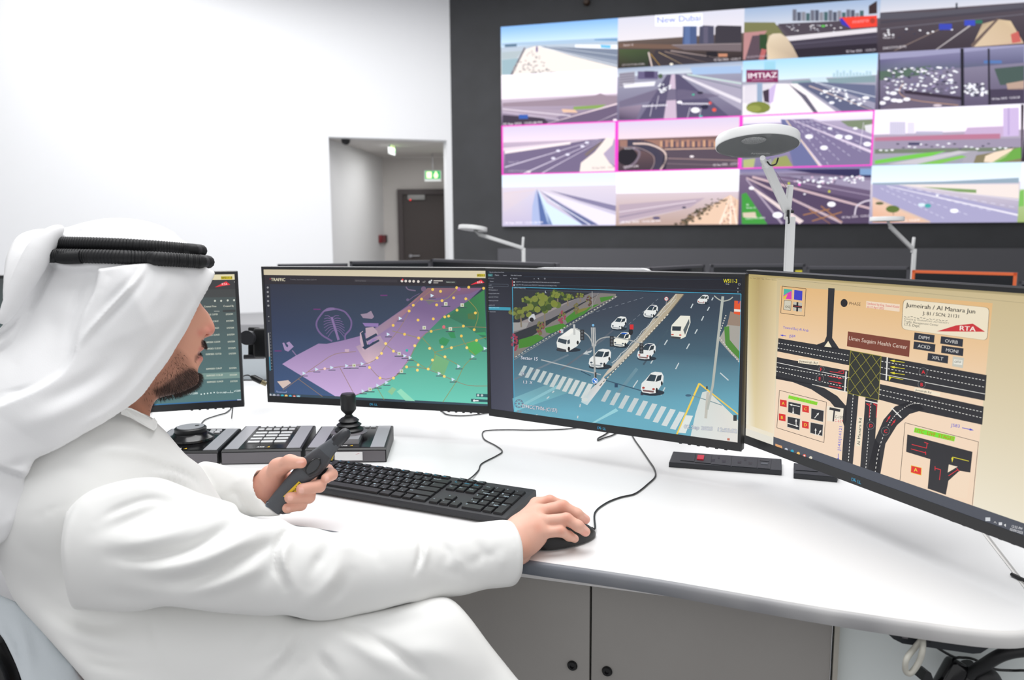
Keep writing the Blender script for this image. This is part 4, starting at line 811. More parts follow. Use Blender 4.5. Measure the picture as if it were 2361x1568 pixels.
        k.text('ROADS & TRANSPORT AUTHORITY', 900, 320, 8, (120, 116, 104), 12, end=(1144, 344), bold=.01); k.text('Traffic Management Center', 900, 336, 12, (92, 88, 80), 12, end=(1086, 356)); k.text('I.T.S. Dept.', 902, 352, 14, (70, 66, 60), 12, end=(986, 362), bold=.01)
        k.poly([(1078, 384), (1180, 352), (1272, 342), (1338, 386)], (200, 48, 54), 12); k.text('RTA', 1198, 378, 26, (240, 224, 214), 13, end=(1286, 384), bold=.05)
        for t_, a, b in (('DIPM', (977, 422), (1036, 430)), ('ACKD', (974, 470), (1040, 480)), ('OVRB', (1120, 442), (1190, 452)), ('MONI', (1124, 492), (1192, 502)), ('XFLT', (1050, 532), (1110, 542))):
            a_ = np.array(a)-[24, -8]; e_ = np.array(b)+[26, 10]; k.poly([a_+[4, -40], e_+[4, -42+6], e_+[0, 6], a_], (40, 44, 54), 9); k.text(t_, a[0], a[1], 18, (216, 214, 210), 12, end=b)
        k.poly([(1164, 518), (1224, 528), (1218, 582), (1160, 572)], (196, 196, 184), 9); k.poly([(1170, 534), (1216, 540), (1214, 566), (1168, 560)], (228, 226, 214), 10); k.text('OTU', 1173, 554, 12, (50, 50, 50), 12, bold=.03)
        bl = (66, 70, 200)
        k.text('Toward Burj Al Arab', 246, 368, 14, bl, 9, end=(384, 386)); arrow((264, 408), (230, 404), 3, bl, 9); k.text('J584', 280, 416, 14, bl, 9); k.text('J583', 1154, 898, 18, bl, 9, end=(1200, 904)); arrow((1214, 904), (1278, 918), 4, bl, 12); k.text('J143/J14121', 556, 1028, 16, (90, 92, 206), 9, end=(566, 896)); arrow((545, 1044), (545, 1086), 3, bl, 9)
        k.poly([(486, 786), (574, 800), (568, 880), (484, 866)], (236, 226, 208), 7); k.line([(498, 800), (556, 812)], 14, dk, 8); k.line([(524, 812), (518, 870)], 8, dk, 8); k.text('C-107', 526, 852, 15, (50, 48, 46), 9, end=(572, 856)); k.text('C-637', 524, 872, 15, rd_, 9, end=(570, 877))
        # plan stages box
        k.line([(228, 702), (482, 766), (468, 984), (214, 904), (228, 702)], 2.5, (60, 50, 44), 9); lab('UTC PLAN STAGES', (278, 744), (428, 780), 13, (120, 226, 52), (170, 150, 30), pad=3)
        for t_, x, y in (('A', 249, 772), ('C', 369, 802), ('B', 243, 848), ('D', 368, 888)): k.poly([(x-18, y-21), (x+18, y-15), (x+18, y+22), (x-18, y+15)], (214, 44, 40), 10); k.text(t_, x-8, y+8, 16, (230, 214, 60), 12, bold=.03)
        for x, y in ((308, 800), (304, 880), (432, 836), (428, 912)): k.poly([(x-34, y-40), (x+38, y-26), (x+34, y+40), (x-36, y+22)], (214, 208, 196), 10); k.poly([(x-31, y-36), (x+35, y-23), (x+31, y+36), (x-33, y+19)], dk, 11)
        def wa(a, b): arrow(a, b, 4, wt, 8)
        L0 = 12
        for P_ in (((338, 790), (282, 778)), ((302, 795), (302, 832)), ((272, 880), (332, 898)), ((318, 888), (318, 856)), ((418, 852), (442, 822)), ((422, 945), (424, 905)), ((436, 945), (454, 915))):
            a, b = np.array(P_[0], float), np.array(P_[1], float); d = (b-a)/np.linalg.norm(b-a); n = np.array([-d[1], d[0]]); k.line([a, b-d*8], 4, wt, 12); k.poly([b, b-d*14+n*6, b-d*14-n*6], wt, 12)
        # live stages box
        k.line([(906, 877), (1302, 980), (1268, 1326), (878, 1192), (906, 877)], 2.5, (50, 44, 40), 9); lab('UTC  LIVE  STAGES', (958, 926), (1168, 974), 20, (116, 224, 50), (190, 110, 30), pad=4)
        k.poly([(918, 940), (1270, 1034), (1258, 1146), (1200, 1136), (1140, 1190), (1126, 1266), (1028, 1232), (1042, 1074), (912, 1034)], dk, 10); k.poly([(1142, 1102), (1190, 1114), (1136, 1146)], (238, 220, 196), 11); k.poly([(1258, 1146), (1190, 1146), (1145, 1190), (1130, 1266), (1240, 1290)], (240, 216, 190), 11)
        for pts in ([(942, 994), (1022, 1014), (1026, 986)], [(1010, 982), (1032, 990)], [(938, 1018), (1020, 1040)], [(1016, 1032), (1018, 1050)], [(1068, 1112), (1068, 1134)], [(1066, 1122), (1098, 1130), (1092, 1186)], [(1140, 1164), (1192, 1130)], [(1184, 1122), (1200, 1140)]): k.line(pts, 3.4, rd_, 12)
        arrow((1256, 1062), (1154, 1038), 3.5, ye, 13); k.line([(1250, 1084), (1162, 1062), (1162, 1072)], 3.5, ye, 12); k.poly([(1156, 1066), (1168, 1068), (1160, 1092)], ye, 12)
        k.poly([(938, 1106), (996, 1120), (994, 1162), (936, 1146)], (232, 196, 40), 10); k.poly([(940, 1109), (993, 1122), (991, 1158), (938, 1144)], (222, 44, 38), 11); k.text('A', 954, 1140, 20, (240, 220, 70), 12, bold=.03)
        k.text('Type here to search', 60, 964, 9, (190, 188, 178), 4, end=(140, 982))
    # task bar
    H0, cl = c.H, c.clip; c.H = None; c.poly([(0, Hh*.955), (W*.14, Hh*.955), (W*.14, Hh), (0, Hh)], (226, 222, 210), 13); c.poly([(W*.14, Hh*.948), (W, Hh*.948), (W, Hh), (W*.14, Hh)], (74, 78, 88), 13); c.H = H0
    with CropT(c, 1700, 600, 2.3404) as k:
        k.poly([(206, 990), (242, 1002), (244, 1028), (206, 1018)], (224, 164, 110), 15)
        for x, y, q in ((264, 1022, (190, 196, 206)), (297, 1031, (40, 160, 190)), (330, 1043, (236, 186, 100)), (363, 1055, (220, 90, 70)), (397, 1066, (220, 214, 196))): k.disc(x, y, 9, q, 15)
        k.disc(363, 1055, 4, (240, 240, 240), 16)
        k.text('12:55 PM', 1478, 1440, 14, (230, 230, 232), 15, end=(1536, 1456)); k.text('02/09/2025', 1470, 1457, 14, (230, 230, 232), 15, end=(1540, 1478)); k.rect(1340, 1388, 1366, 1408, (206, 210, 214), 15); k.line([(1386, 1418), (1392, 1410), (1400, 1421)], 2, (230, 230, 230), 15); k.rect(1412, 1414, 1430, 1430, (214, 216, 220), 15); k.poly([(1440, 1428), (1450, 1422), (1450, 1440)], (230, 230, 230), 15)
m1 = monitor((-1.134-.004, 1.648, 1.195-.083), 15.8, -.8, 'monitor with dark list screen just past the face of the man', draw_list, arm=.3)
m0 = monitor((-1.134-.004-.60, 1.55, 1.195-.088), 22, -.8, 'monitor showing only a sliver at the left edge of the photo', draw_sliver, arm=.2)
m2 = monitor((-.569, 1.801, 1.195-.073), -14.1, 0, 'monitor with purple and green map screen', draw_map, arm=.42)
m3 = monitor((-.055, 1.639, 1.195-.072), -32.5, -1.4, 'middle monitor showing the road camera view with white cars', draw_road, arm=.36)
m4 = monitor((.413, 1.399, 1.195-.068), -68.0, -1.2, 'right monitor with the beige junction diagram screen', draw_plan, arm=.24)
# ============================================================ VIDEO WALL
SB = [.85, 2.655, 4.455, 6.24, 8.10, 9.9]; ZB = [4.33, 3.61, 2.85, 2.09, 1.29]
vw = thing('video_wall', CN+BU*5.4-BN*.03+ZZ*1.29, 'huge video wall of tiled traffic camera pictures mounted on the charcoal wall', 'video wall')
def cell(ci, ri, draw):
    s0, s1, z1, z0 = SB[ci], SB[ci+1], ZB[ri], ZB[ri+1]; g = .002
    P0 = CN-BN*.06
    corners = [P0+BU*a+ZZ*b for a, b in ((s0, z1), (s1, z1), (s1, z0), (s0, z0))]
    W, Hh = s1-s0, z1-z0
    c = Canvas(corners[0], BU, -ZZ, -BN, homog(proj(np.array(corners)), [(0, 0), (W, 0), (W, Hh), (0, Hh)]), dz=6e-4); c.clip = (0, 0, W, Hh); c.size = (W, Hh)
    rd = random.Random(ci*7+ri)
    def blobs(a, b, spread, n, cols, r=(2, 4), l=8):
        a, b = np.array(a, float), np.array(b, float)
        for i in range(n):
            t = rd.random(); p = a+(b-a)*t+np.array([rd.gauss(0, spread), rd.gauss(0, spread*.35)]); q = r[0]+(r[1]-r[0])*rd.random(); c.disc(p[0], p[1], q*1.4, cols[rd.randrange(len(cols))], l, ry=q*.7, n=7)
    c.blobs = blobs; c.rd = rd
    draw(c)
    m = c.mb; bx = MB().box(P0+BU*(s0+s1)/2+ZZ*(z0+z1)/2+BN*.028, (W-g, .054, Hh-g), (BU, BN, ZZ))
    n0 = len(m.f); m.add(bx.v, bx.f, 1, (0, 0, 0))
    m.build('display_panel', [SCRB, BLK], vw, smooth=False)
def sky(c, top, hor, gy, gt, gb):            # sky to horizon fraction, ground gradient
    W, Hh = c.size; H0, cl = c.H, c.clip; c.H = None; c.clip = None
    c.grad([(0, 0), (W, 0), (W, Hh*gy), (0, Hh*gy)], top, hor, 1, 6); c.grad([(0, Hh*gy), (W, Hh*gy), (W, Hh), (0, Hh)], gt, gb, 1, 5); c.H, c.clip = H0, cl
def road(c, vp, L, R, cc, lanes=0, lc=(220, 220, 224), l=4, c2=None):
    vp = np.array(vp, float); L = np.array(L, float); R = np.array(R, float); w = np.array([1.2, 0])
    c.poly([vp-w, vp+w, R, L], [cc, cc, c2 or cc, c2 or cc], l)
    for i in range(1, lanes):
        e = L+(R-L)*i/lanes; a = vp+(e-vp)*.12
        for k in range(9):
            t0 = (k/9)**1.6; t1 = ((k+.5)/9)**1.6; c.line([a+(e-a)*t0, a+(e-a)*t1], 1.1+1.0*t1, lc, l+.5)
WHs = [(240, 240, 246), (225, 228, 236), (250, 250, 255)]
DKs = [(60, 60, 76), (90, 88, 104)]
def c00(c):
    sky(c, (130, 178, 236), (206, 228, 246), .42, (176, 190, 206), (216, 214, 212))
    with CropT(c, 1040, 0, 2.904) as k:
        k.poly([(340, 290), (1115, 250), (1115, 280), (340, 310)], (166, 190, 214), 2); k.poly([(360, 298), (440, 293), (440, 312), (360, 316)], (90, 116, 140), 3); k.poly([(830, 298), (1115, 300), (1115, 335), (830, 318)], (236, 240, 248), 4); k.poly([(1000, 300), (1070, 303), (1068, 325), (1004, 320)], (110, 186, 236), 5); k.poly([(960, 262), (1115, 258), (1115, 275), (960, 270)], (110, 150, 190), 3)
        k.poly([(560, 310), (600, 308), (1115, 450), (1115, 475), (700, 480), (520, 505), (400, 505), (500, 330)], (234, 226, 220), 4)
        k.poly([(600, 310), (1115, 330), (1115, 425), (840, 372)], (120, 130, 150), 5); k.poly([(600, 312), (1115, 405), (1115, 452), (800, 372)], (148, 156, 172), 6); k.line([(600, 315), (1115, 440)], 4, (226, 230, 236), 7); k.line([(640, 312), (1115, 372)], 3, (200, 208, 218), 7)
        k.line([(495, 320), (405, 505)], 12, (120, 112, 120), 6, w2=18)
        for i in range(60):
            t = c.rd.random(); x = 540+(c.rd.random()-.5)*(40+300*t); k.disc(x, 340+160*t, 5+6*t, (168, 160, 160), 7, ry=3+3*t, n=6)
        k.poly([(340, 400), (460, 390), (400, 500), (340, 500)], (150, 176, 186), 4); k.poly([(340, 350), (480, 340), (440, 390), (340, 396)], (172, 184, 190), 3)
        k.disc(575, 330, 7, (110, 90, 140), 8, ry=22); k.blobs = None
def c10(c):
    sky(c, (206, 206, 220), (222, 216, 222), .46, (96, 82, 76), (44, 36, 38))
    with CropT(c, 1040, 0, 2.904) as k:
        k.poly([(1120, 290), (1560, 300), (1560, 330), (1120, 320)], (110, 86, 74), 3); k.poly([(1125, 330), (1330, 330), (1320, 455), (1125, 460)], [(70, 84, 52), (60, 74, 46), (40, 44, 36), (52, 40, 36)], 3)
        for x0, x1, y0, q in ((1550, 1645, 162, (72, 88, 128)), (1660, 1760, 170, (72, 72, 92)), (1765, 1945, 170, (58, 54, 62))): k.poly([(x0+4, y0+12), (x0+20, y0), (x1, y0+4), (x1, 300), (x0, 300)], q, 4)
        k.poly([(1566, 168), (1600, 164), (1600, 296), (1562, 296)], (88, 108, 152), 5); k.rect(1690, 180, 1720, 290, (92, 88, 108), 5)
        k.poly([(1480, 305), (1945, 290), (1945, 345), (1560, 335)], (112, 100, 104), 6); k.line([(1480, 302), (1945, 292)], 5, (150, 138, 140), 7)
        k.poly([(1370, 335), (1480, 330), (1945, 430), (1945, 445), (1330, 465)], (58, 52, 58), 4)
        k.line([(1322, 350), (1345, 460)], 10, (206, 190, 184), 7); k.line([(1390, 350), (1550, 450)], 4, (196, 170, 130), 7); k.line([(1430, 345), (1720, 450)], 5, (150, 130, 120), 7); k.line([(1470, 340), (1945, 440)], 8, (158, 142, 138), 7); k.line([(1335, 360), (1400, 460)], 4, (190, 150, 70), 7)
        k.rect(1710, 345, 1780, 385, (34, 30, 36), 7); k.rect(1790, 360, 1850, 380, (190, 132, 104), 7); k.disc(1475, 430, 12, (244, 236, 220), 8, ry=7)
        c.H = c.H; k.rect(1366, 90, 1684, 176, (238, 240, 252), 9); k.text('New Dubai', 1378, 156, 42, (122, 132, 200), 10, end=(1672, 138), bold=.01)
        k.text('02 Sep 2025   12:55:17', 1760, 408, 14, (220, 210, 214), 9, end=(1940, 400)); k.text('D71CCTV06-(C89)', 1146, 442, 12, (190, 180, 184), 9, end=(1296, 434)); k.text('Sector 14', 1155, 310, 14, (220, 206, 204), 9, end=(1220, 306))
def c20(c):
    sky(c, (150, 170, 200), (196, 200, 212), .36, (92, 84, 92), (58, 50, 60))
    with CropT(c, 1700, 0, 2.904) as k:
        for i in range(16): x = 370+i*30; k.rect(x, 60+c.rd.random()*30, x+26, 140, ((104, 106, 120), (80, 84, 100), (130, 130, 140), (70, 96, 100))[i % 4], 2)
        k.poly([(880, 40), (935, 5), (935, 90), (880, 95)], (60, 46, 48), 3); k.poly([(35, 150), (250, 150), (330, 260), (180, 330), (35, 220)], (116, 116, 78), 3); k.poly([(35, 220), (200, 205), (60, 400), (35, 400)], (178, 130, 130), 4); k.poly([(100, 240), (150, 235), (150, 400), (50, 410)], (88, 72, 82), 5); k.rect(148, 230, 200, 330, (46, 70, 44), 5)
        k.poly([(270, 160), (700, 140), (935, 160), (935, 250), (350, 240)], (76, 68, 78), 4); c_ = [(230, 226, 230), (200, 200, 210), (150, 150, 160)]
        for i in range(26): k.disc(300+c.rd.random()*400, 165+c.rd.random()*50, 7, c_[i % 3], 6, ry=4, n=6)
        k.poly([(320, 245), (935, 185), (935, 215), (350, 275)], (214, 208, 214), 6); k.poly([(340, 275), (935, 215), (935, 290), (380, 330)], (66, 60, 74), 6); k.line([(350, 300), (935, 245)], 4, (96, 92, 108), 7)
        k.poly([(380, 330), (935, 290), (935, 365), (400, 395)], (44, 38, 48), 6)
        k.poly([(684, 118), (935, 104), (935, 178), (760, 190), (700, 160)], (226, 66, 52), 7); k.poly([(684, 130), (700, 120), (760, 190), (700, 165)], (60, 56, 170), 8); k.text('metro', 770, 158, 26, (246, 150, 150), 9, end=(880, 146)); k.disc(905, 140, 18, (170, 60, 50), 8)
        k.poly([(212, 240), (240, 226), (290, 224), (330, 250), (375, 320), (408, 400), (200, 405), (196, 300)], [(196, 178, 156), (214, 198, 176), (216, 198, 176), (204, 186, 162), (190, 170, 148), (176, 156, 136), (216, 196, 168), (206, 188, 162)], 8); k.line([(180, 330), (160, 405)], 34, (176, 96, 96), 6)
        k.text('02 Sep 2025   12:55:21', 728, 352, 15, (210, 204, 214), 9, end=(925, 340)); k.text('D12CCTV17-(C140)', 66, 390, 14, (190, 176, 186), 9, end=(215, 380)); k.disc(575, 175, 14, (90, 180, 80), 7, ry=8)
def c30(c):
    sky(c, (176, 186, 204), (204, 204, 214), .26, (84, 76, 84), (62, 54, 62))
    with CropT(c, 1700, 0, 2.904) as k:
        k.poly([(945, 90), (1300, 80), (1919, 20), (1919, 60), (1300, 120), (945, 130)], (84, 82, 92), 3); k.line([(960, 150), (1919, 60)], 16, (70, 66, 76), 5); k.line([(960, 195), (1919, 95)], 8, (96, 92, 102), 5); k.rect(1462, 20, 1474, 60, (44, 48, 60), 4)
        k.poly([(1640, 160), (1750, 130), (1830, 140), (1900, 260), (1919, 290), (1570, 315)], [(170, 150, 126), (196, 174, 144), (204, 182, 150), (196, 172, 144), (190, 160, 140), (206, 184, 158)], 5); k.line([(1745, 125), (1570, 310)], 14, (104, 88, 84), 6, w2=24); k.poly([(1830, 230), (1880, 210), (1900, 280), (1840, 290)], (190, 96, 90), 6)
        k.line([(1560, 170), (1330, 350)], 10, (176, 170, 172), 6, w2=16); k.line([(1410, 170), (1050, 340)], 5, (132, 116, 110), 5); 
        k.rect(1350, 160, 1436, 200, (58, 70, 170), 7); k.rect(1520, 135, 1592, 172, (60, 74, 180), 7); k.rect(1594, 135, 1640, 158, (50, 110, 90), 7)
        for i in range(60):
            x = 990+c.rd.random()*760; y = 190+c.rd.random()*130
            if y < 130+(1919-x)*.16: k.disc(x, y, 9, WHs[i % 3] if i % 4 else DKs[0], 7, ry=5, n=7)
        k.text('06', 975, 236, 15, (220, 216, 222), 9); k.text('Sector 17', 975, 258, 14, (220, 216, 222), 9); k.text('D30CCTV19-(B199)', 975, 332, 16, (216, 210, 216), 9, end=(1130, 318))
def c01(c):
    sky(c, (246, 240, 250), (240, 228, 240), .48, (196, 180, 196), (110, 96, 122))
    with CropT(c, 1040, 0, 2.904) as k:
        k.poly([(345, 690), (640, 670), (960, 640), (1000, 625), (1040, 640), (1118, 640), (1118, 705), (345, 715)], (150, 132, 146), 3); k.poly([(820, 715), (1040, 700), (1000, 725), (820, 735)], (130, 160, 84), 4); k.poly([(740, 730), (830, 735), (850, 755), (750, 752)], (224, 186, 160), 4)
        k.poly([(345, 725), (820, 735), (700, 790), (345, 755)], (166, 150, 168), 3); k.poly([(1118, 700), (1118, 815), (640, 850)], (104, 90, 116), 5); k.line([(1118, 695), (640, 845)], 12, (226, 206, 214), 6, w2=24); k.line([(345, 730), (800, 775)], 7, (216, 204, 216), 6); k.line([(345, 750), (720, 800)], 10, (186, 172, 190), 6); k.line([(1118, 760), (980, 825)], 5, (210, 200, 214), 6)
        k.poly([(345, 770), (620, 790), (660, 830), (345, 845)], (62, 52, 68), 5); k.rect(455, 768, 515, 796, (50, 90, 170), 7); k.text('02 Sep 2025  12:55:28 PM', 350, 838, 14, (246, 236, 246), 9, end=(610, 826)); k.disc(1098, 805, 14, (250, 240, 250), 8, ry=9)
def c11(c):
    sky(c, (150, 162, 186), (206, 214, 224), .16, (150, 150, 170), (108, 100, 126))
    with CropT(c, 1040, 0, 2.904) as k:
        k.poly([(1125, 490), (1230, 480), (1230, 560), (1125, 590)], (150, 146, 160), 3)
        for j in range(5): k.line([(1128, 500+j*18), (1228, 492+j*16)], 5, (106, 100, 118), 4)
        k.rect(1250, 478, 1385, 530, (98, 90, 124), 3); k.rect(1296, 476, 1360, 520, (66, 56, 90), 4); k.disc(1402, 510, 16, (74, 92, 70), 5); k.poly([(1150, 560), (1370, 545), (1360, 575), (1160, 590)], (230, 228, 236), 4); k.poly([(1600, 450), (1945, 440), (1945, 490), (1620, 500)], (158, 182, 216), 3)
        k.poly([(1445, 500), (1475, 500), (1420, 790), (1260, 800)], (82, 76, 104), 5); k.poly([(1500, 495), (1530, 500), (1860, 785), (1510, 790)], (84, 78, 106), 5); k.poly([(1470, 500), (1500, 498), (1510, 795), (1425, 795)], (196, 176, 196), 4)
        k.poly([(1540, 495), (1945, 545), (1945, 740), (1560, 510)], (164, 158, 178), 4); k.line([(1550, 510), (1945, 680)], 14, (220, 214, 224), 6, w2=26); k.line([(1560, 500), (1945, 590)], 6, (110, 116, 132), 6); k.line([(1580, 498), (1945, 560)], 10, (190, 210, 206), 5)
        k.poly([(1125, 680), (1400, 590), (1560, 600), (1800, 640), (1700, 660), (1320, 680), (1125, 720)], (112, 104, 128), 5); k.poly([(1125, 720), (1280, 700), (1240, 800), (1125, 800)], [(130, 116, 136), (150, 134, 154), (96, 84, 110), (70, 58, 84)], 5)
        for i in range(13): k.line([(1290+i*13, 716-i*.6), (1284+i*13, 706-i*.6)], 7, (240, 236, 246), 7); k.line([(1550+i*15, 690), (1544+i*15, 700)], 8, (240, 236, 246), 7)
        for x, y in ((1350, 690), (1390, 640), (1600, 720), (1680, 700)): k.line([(x, y), (x-18, y+90)], 3, (220, 214, 228), 6)
        for i in range(22): k.disc(1390+c.rd.random()*80, 560+c.rd.random()*60, 7, WHs[i % 3], 7, ry=5, n=6)
        k.disc(1636, 738, 30, (246, 244, 250), 8, ry=18); k.disc(1530, 685, 18, (244, 240, 248), 8, ry=10); k.disc(1697, 716, 26, (40, 38, 62), 8, ry=16); k.disc(1668, 622, 20, (46, 42, 60), 8, ry=9); k.disc(1762, 736, 14, (226, 90, 72), 9, ry=12); k.disc(1735, 690, 10, (216, 80, 74), 9); k.disc(1672, 780, 12, (60, 180, 170), 9, ry=8); k.disc(1622, 634, 9, (70, 180, 150), 9, ry=6)
def c21(c):
    sky(c, (160, 206, 240), (208, 226, 236), .38, (160, 160, 176), (150, 146, 168))
    with CropT(c, 1700, 0, 2.904) as k:
        for i in range(12): x = 640+i*22; k.rect(x, 470+c.rd.random()*20, x+16, 520, (170, 198, 210), 2)
        k.poly([(360, 545), (925, 505), (925, 550), (380, 570)], (128, 150, 158), 3); k.poly([(480, 520), (590, 515), (610, 550), (500, 552)], (196, 214, 224), 4)
        k.poly([(250, 560), (400, 560), (660, 748), (35, 775), (35, 580)], (236, 230, 234), 4); k.poly([(340, 560), (460, 640), (540, 755), (510, 755), (430, 650)], (96, 92, 110), 5); k.poly([(400, 555), (520, 550), (925, 740), (700, 748)], (92, 96, 124), 5); k.line([(480, 575), (900, 745)], 9, (190, 172, 170), 6, w2=20); k.poly([(530, 550), (925, 570), (925, 690), (600, 580)], (100, 106, 134), 5); k.line([(520, 552), (925, 650)], 5, (206, 210, 222), 7)
        k.poly([(35, 570), (250, 555), (220, 720), (35, 690)], (206, 200, 212), 4); k.poly([(170, 610), (212, 595), (212, 690), (180, 680)], (64, 52, 66), 5); k.poly([(212, 600), (262, 555), (240, 680), (212, 700)], (196, 176, 216), 5); k.rect(132, 555, 168, 690, (142, 160, 186), 6); k.rect(180, 410, 256, 470, (150, 200, 220), 3)
        k.disc(140, 720, 82, (120, 128, 60), 7, ry=40, n=12); k.disc(110, 728, 50, (142, 148, 76), 8, ry=24)
        k.rect(60, 468, 274, 552, (126, 46, 88), 8); k.text('IMTIAZ', 70, 526, 36, (240, 228, 236), 9, end=(266, 518), bold=.03); k.text('DEVELOPMENTS', 98, 540, 7, (214, 180, 200), 9, end=(240, 536))
        for i in range(30): t = c.rd.random(); k.disc(560+t*300+c.rd.gauss(0, 40), 600+t*90+c.rd.gauss(0, 14), 10, WHs[i % 3], 8, ry=6, n=7)
        k.disc(860, 655, 24, (246, 244, 250), 9, ry=10); k.disc(632, 688, 18, (244, 244, 252), 9, ry=9)
def c31(c):
    sky(c, (150, 148, 180), (150, 150, 178), .3, (128, 122, 144), (92, 84, 108))
    with CropT(c, 1700, 0, 2.904) as k:
        k.poly([(945, 400), (1200, 380), (1919, 310), (1919, 420), (945, 500)], [(100, 96, 132), (120, 116, 150), (130, 130, 160), (96, 96, 126), (90, 100, 110)], 3); k.poly([(945, 480), (1300, 440), (1250, 500), (945, 540)], (84, 104, 92), 4)
        for i in range(170):
            x = 990+c.rd.random()*480; y = 450+c.rd.random()*180; k.disc(x, y, 10+4*c.rd.random(), (WHs+DKs+[(150, 140, 170), (120, 116, 150)])[i % 7], 5+(i % 2), ry=6, n=6)
        for i in range(60): k.disc(1520+c.rd.random()*160, 560+c.rd.random()*80, 12, (WHs+DKs)[i % 5], 5, ry=7, n=6)
        k.poly([(1110, 600), (1400, 650), (1500, 700), (945, 735), (1100, 660)], (104, 94, 112), 7); k.line([p[:2] for p in spline([(1110, 560, 0), (1085, 620, 0), (1180, 670, 0), (1480, 705, 0)], 4)], 4, (190, 150, 120), 8); k.line([(1120, 615), (1500, 660)], 22, (56, 46, 60), 8)
        k.poly([(1720, 460), (1919, 440), (1919, 560), (1760, 570)], (72, 88, 84), 5); k.poly([(1800, 560), (1919, 540), (1919, 600), (1810, 600)], (176, 150, 136), 6); k.rect(1650, 405, 1770, 425, (84, 116, 170), 6); k.poly([(1680, 600), (1919, 590), (1919, 690), (1690, 700)], (70, 62, 82), 6)
        for x, w in ((1504, 22), (1682, 13), (948, 9)): k.line([(x, 325 if x > 1000 else 360), (x+2, 740)], w, (38, 36, 46), 10)
        for x, y in ((1000, 660), (1050, 672), (1085, 676), (1134, 665), (970, 690), (1045, 625)): k.disc(x, y, 24, (240, 238, 246), 9, ry=12)
        k.disc(1340, 706, 30, (206, 190, 200), 9, ry=8); k.text('18 Sep 2025  12:55:28', 1700, 670, 14, (226, 222, 232), 11, end=(1890, 658))
def c02(c):
    sky(c, (206, 196, 222), (232, 214, 228), .34, (190, 172, 192), (104, 92, 122)); mag = (240, 70, 200)
    with CropT(c, 1040, 0, 2.904) as k:
        k.poly([(350, 990), (1118, 920), (1118, 960), (350, 1010)], (222, 206, 218), 3); k.poly([(360, 1025), (900, 940), (1040, 925), (860, 1165), (360, 1165)], (112, 100, 130), 4); k.poly([(360, 1010), (800, 950), (800, 965), (360, 1030)], (236, 224, 226), 5)
        for a, b in (((360, 1120), (980, 935)), ((480, 1165), (1000, 935)), ((600, 1165), (1010, 940))): k.line([a, b], 8, (206, 196, 216), 6, w2=2)
        k.poly([(1040, 920), (1090, 930), (1080, 970), (1020, 1030), (1060, 1090), (1118, 1130), (1118, 1160), (860, 1165), (870, 1090), (960, 1020), (1010, 960)], (234, 222, 216), 6); k.poly([(1090, 930), (1118, 940), (1118, 1120), (1050, 1080), (1020, 1030)], (172, 158, 184), 5); k.line([(1010, 950), (900, 1040)], 14, (120, 106, 106), 7, w2=22)
        for x, y in ((685, 1060), (780, 1035), (718, 1010), (880, 980), (910, 955)): k.disc(x, y, 14, (226, 222, 240), 8, ry=8)
        k.text('Sector 17', 385, 1090, 12, (180, 170, 190), 8); k.text('D45CCTV-(D17)', 385, 1150, 12, (180, 170, 190), 8); k.text('02 Sep 2025   12:55:28', 945, 1132, 13, (120, 108, 124), 8, end=(1110, 1124)); k.disc(520, 1150, 16, (220, 210, 220), 8, ry=8)
    border(c, mag)
def border(c, mag, sides='tblr'):
    W, Hh = c.size; H0 = c.H; c.H = None; w = .026
    if 't' in sides: c.rect(0, 0, W, w*.7, mag, 12)
    if 'b' in sides: c.rect(0, Hh-w*.7, W, Hh, mag, 12)
    if 'l' in sides: c.rect(0, 0, w, Hh, mag, 12)
    if 'r' in sides: c.rect(W-w*.9, 0, W, Hh, mag, 12)
    c.H = H0
def c12(c):
    sky(c, (206, 196, 222), (230, 208, 218), .36, (120, 92, 90), (62, 50, 60))
    with CropT(c, 1040, 0, 2.904) as k:
        k.poly([(1130, 940), (1945, 930), (1945, 1000), (1130, 980)], (150, 112, 100), 3)
        for i in range(30): k.rect(1400+i*18, 935+c.rd.random()*20, 1414+i*18, 985, ((200, 156, 126), (84, 70, 84), (176, 130, 112), (110, 90, 96))[i % 4], 4)
        k.poly([(1430, 985), (1945, 980), (1945, 1130), (1430, 1140)], (84, 72, 84), 4); k.line([(1430, 1000), (1945, 990)], 7, (206, 170, 150), 5); k.line([(1430, 1060), (1945, 1075)], 6, (150, 126, 126), 5); k.line([(1430, 1095), (1945, 1110)], 4, (128, 110, 118), 5)
        P = [p[:2] for p in spline([(1180, 970, 0), (1290, 975, 0), (1385, 1020, 0), (1400, 1080, 0), (1365, 1145, 0)], 6)]
        k.line(P, 70, (62, 58, 76), 5); k.line([(x+38, y-8) for x, y in P], 12, (214, 190, 182), 6); k.line([(x-40, y+14) for x, y in P], 5, (150, 130, 130), 6)
        k.disc(1180, 1050, 70, (30, 26, 34), 6, ry=58); k.line([p[:2] for p in spline([(1210, 985, 0), (1262, 1020, 0), (1230, 1090, 0), (1160, 1130, 0)], 5)], 16, (120, 106, 120), 7); k.line([(1440, 1040), (1420, 1140)], 30, (44, 42, 58), 6)
        k.text('02 Sep 2025   12:55:31', 1755, 1112, 14, (226, 216, 222), 9, end=(1930, 1100)); k.text('D47CCTV-(C88)', 1155, 1126, 14, (226, 216, 222), 9, end=(1255, 1118)); k.text('Sector 17', 1160, 1000, 13, (214, 206, 212), 9); k.disc(1612, 1048, 14, (240, 230, 234), 8, ry=7)
    border(c, (240, 70, 200))
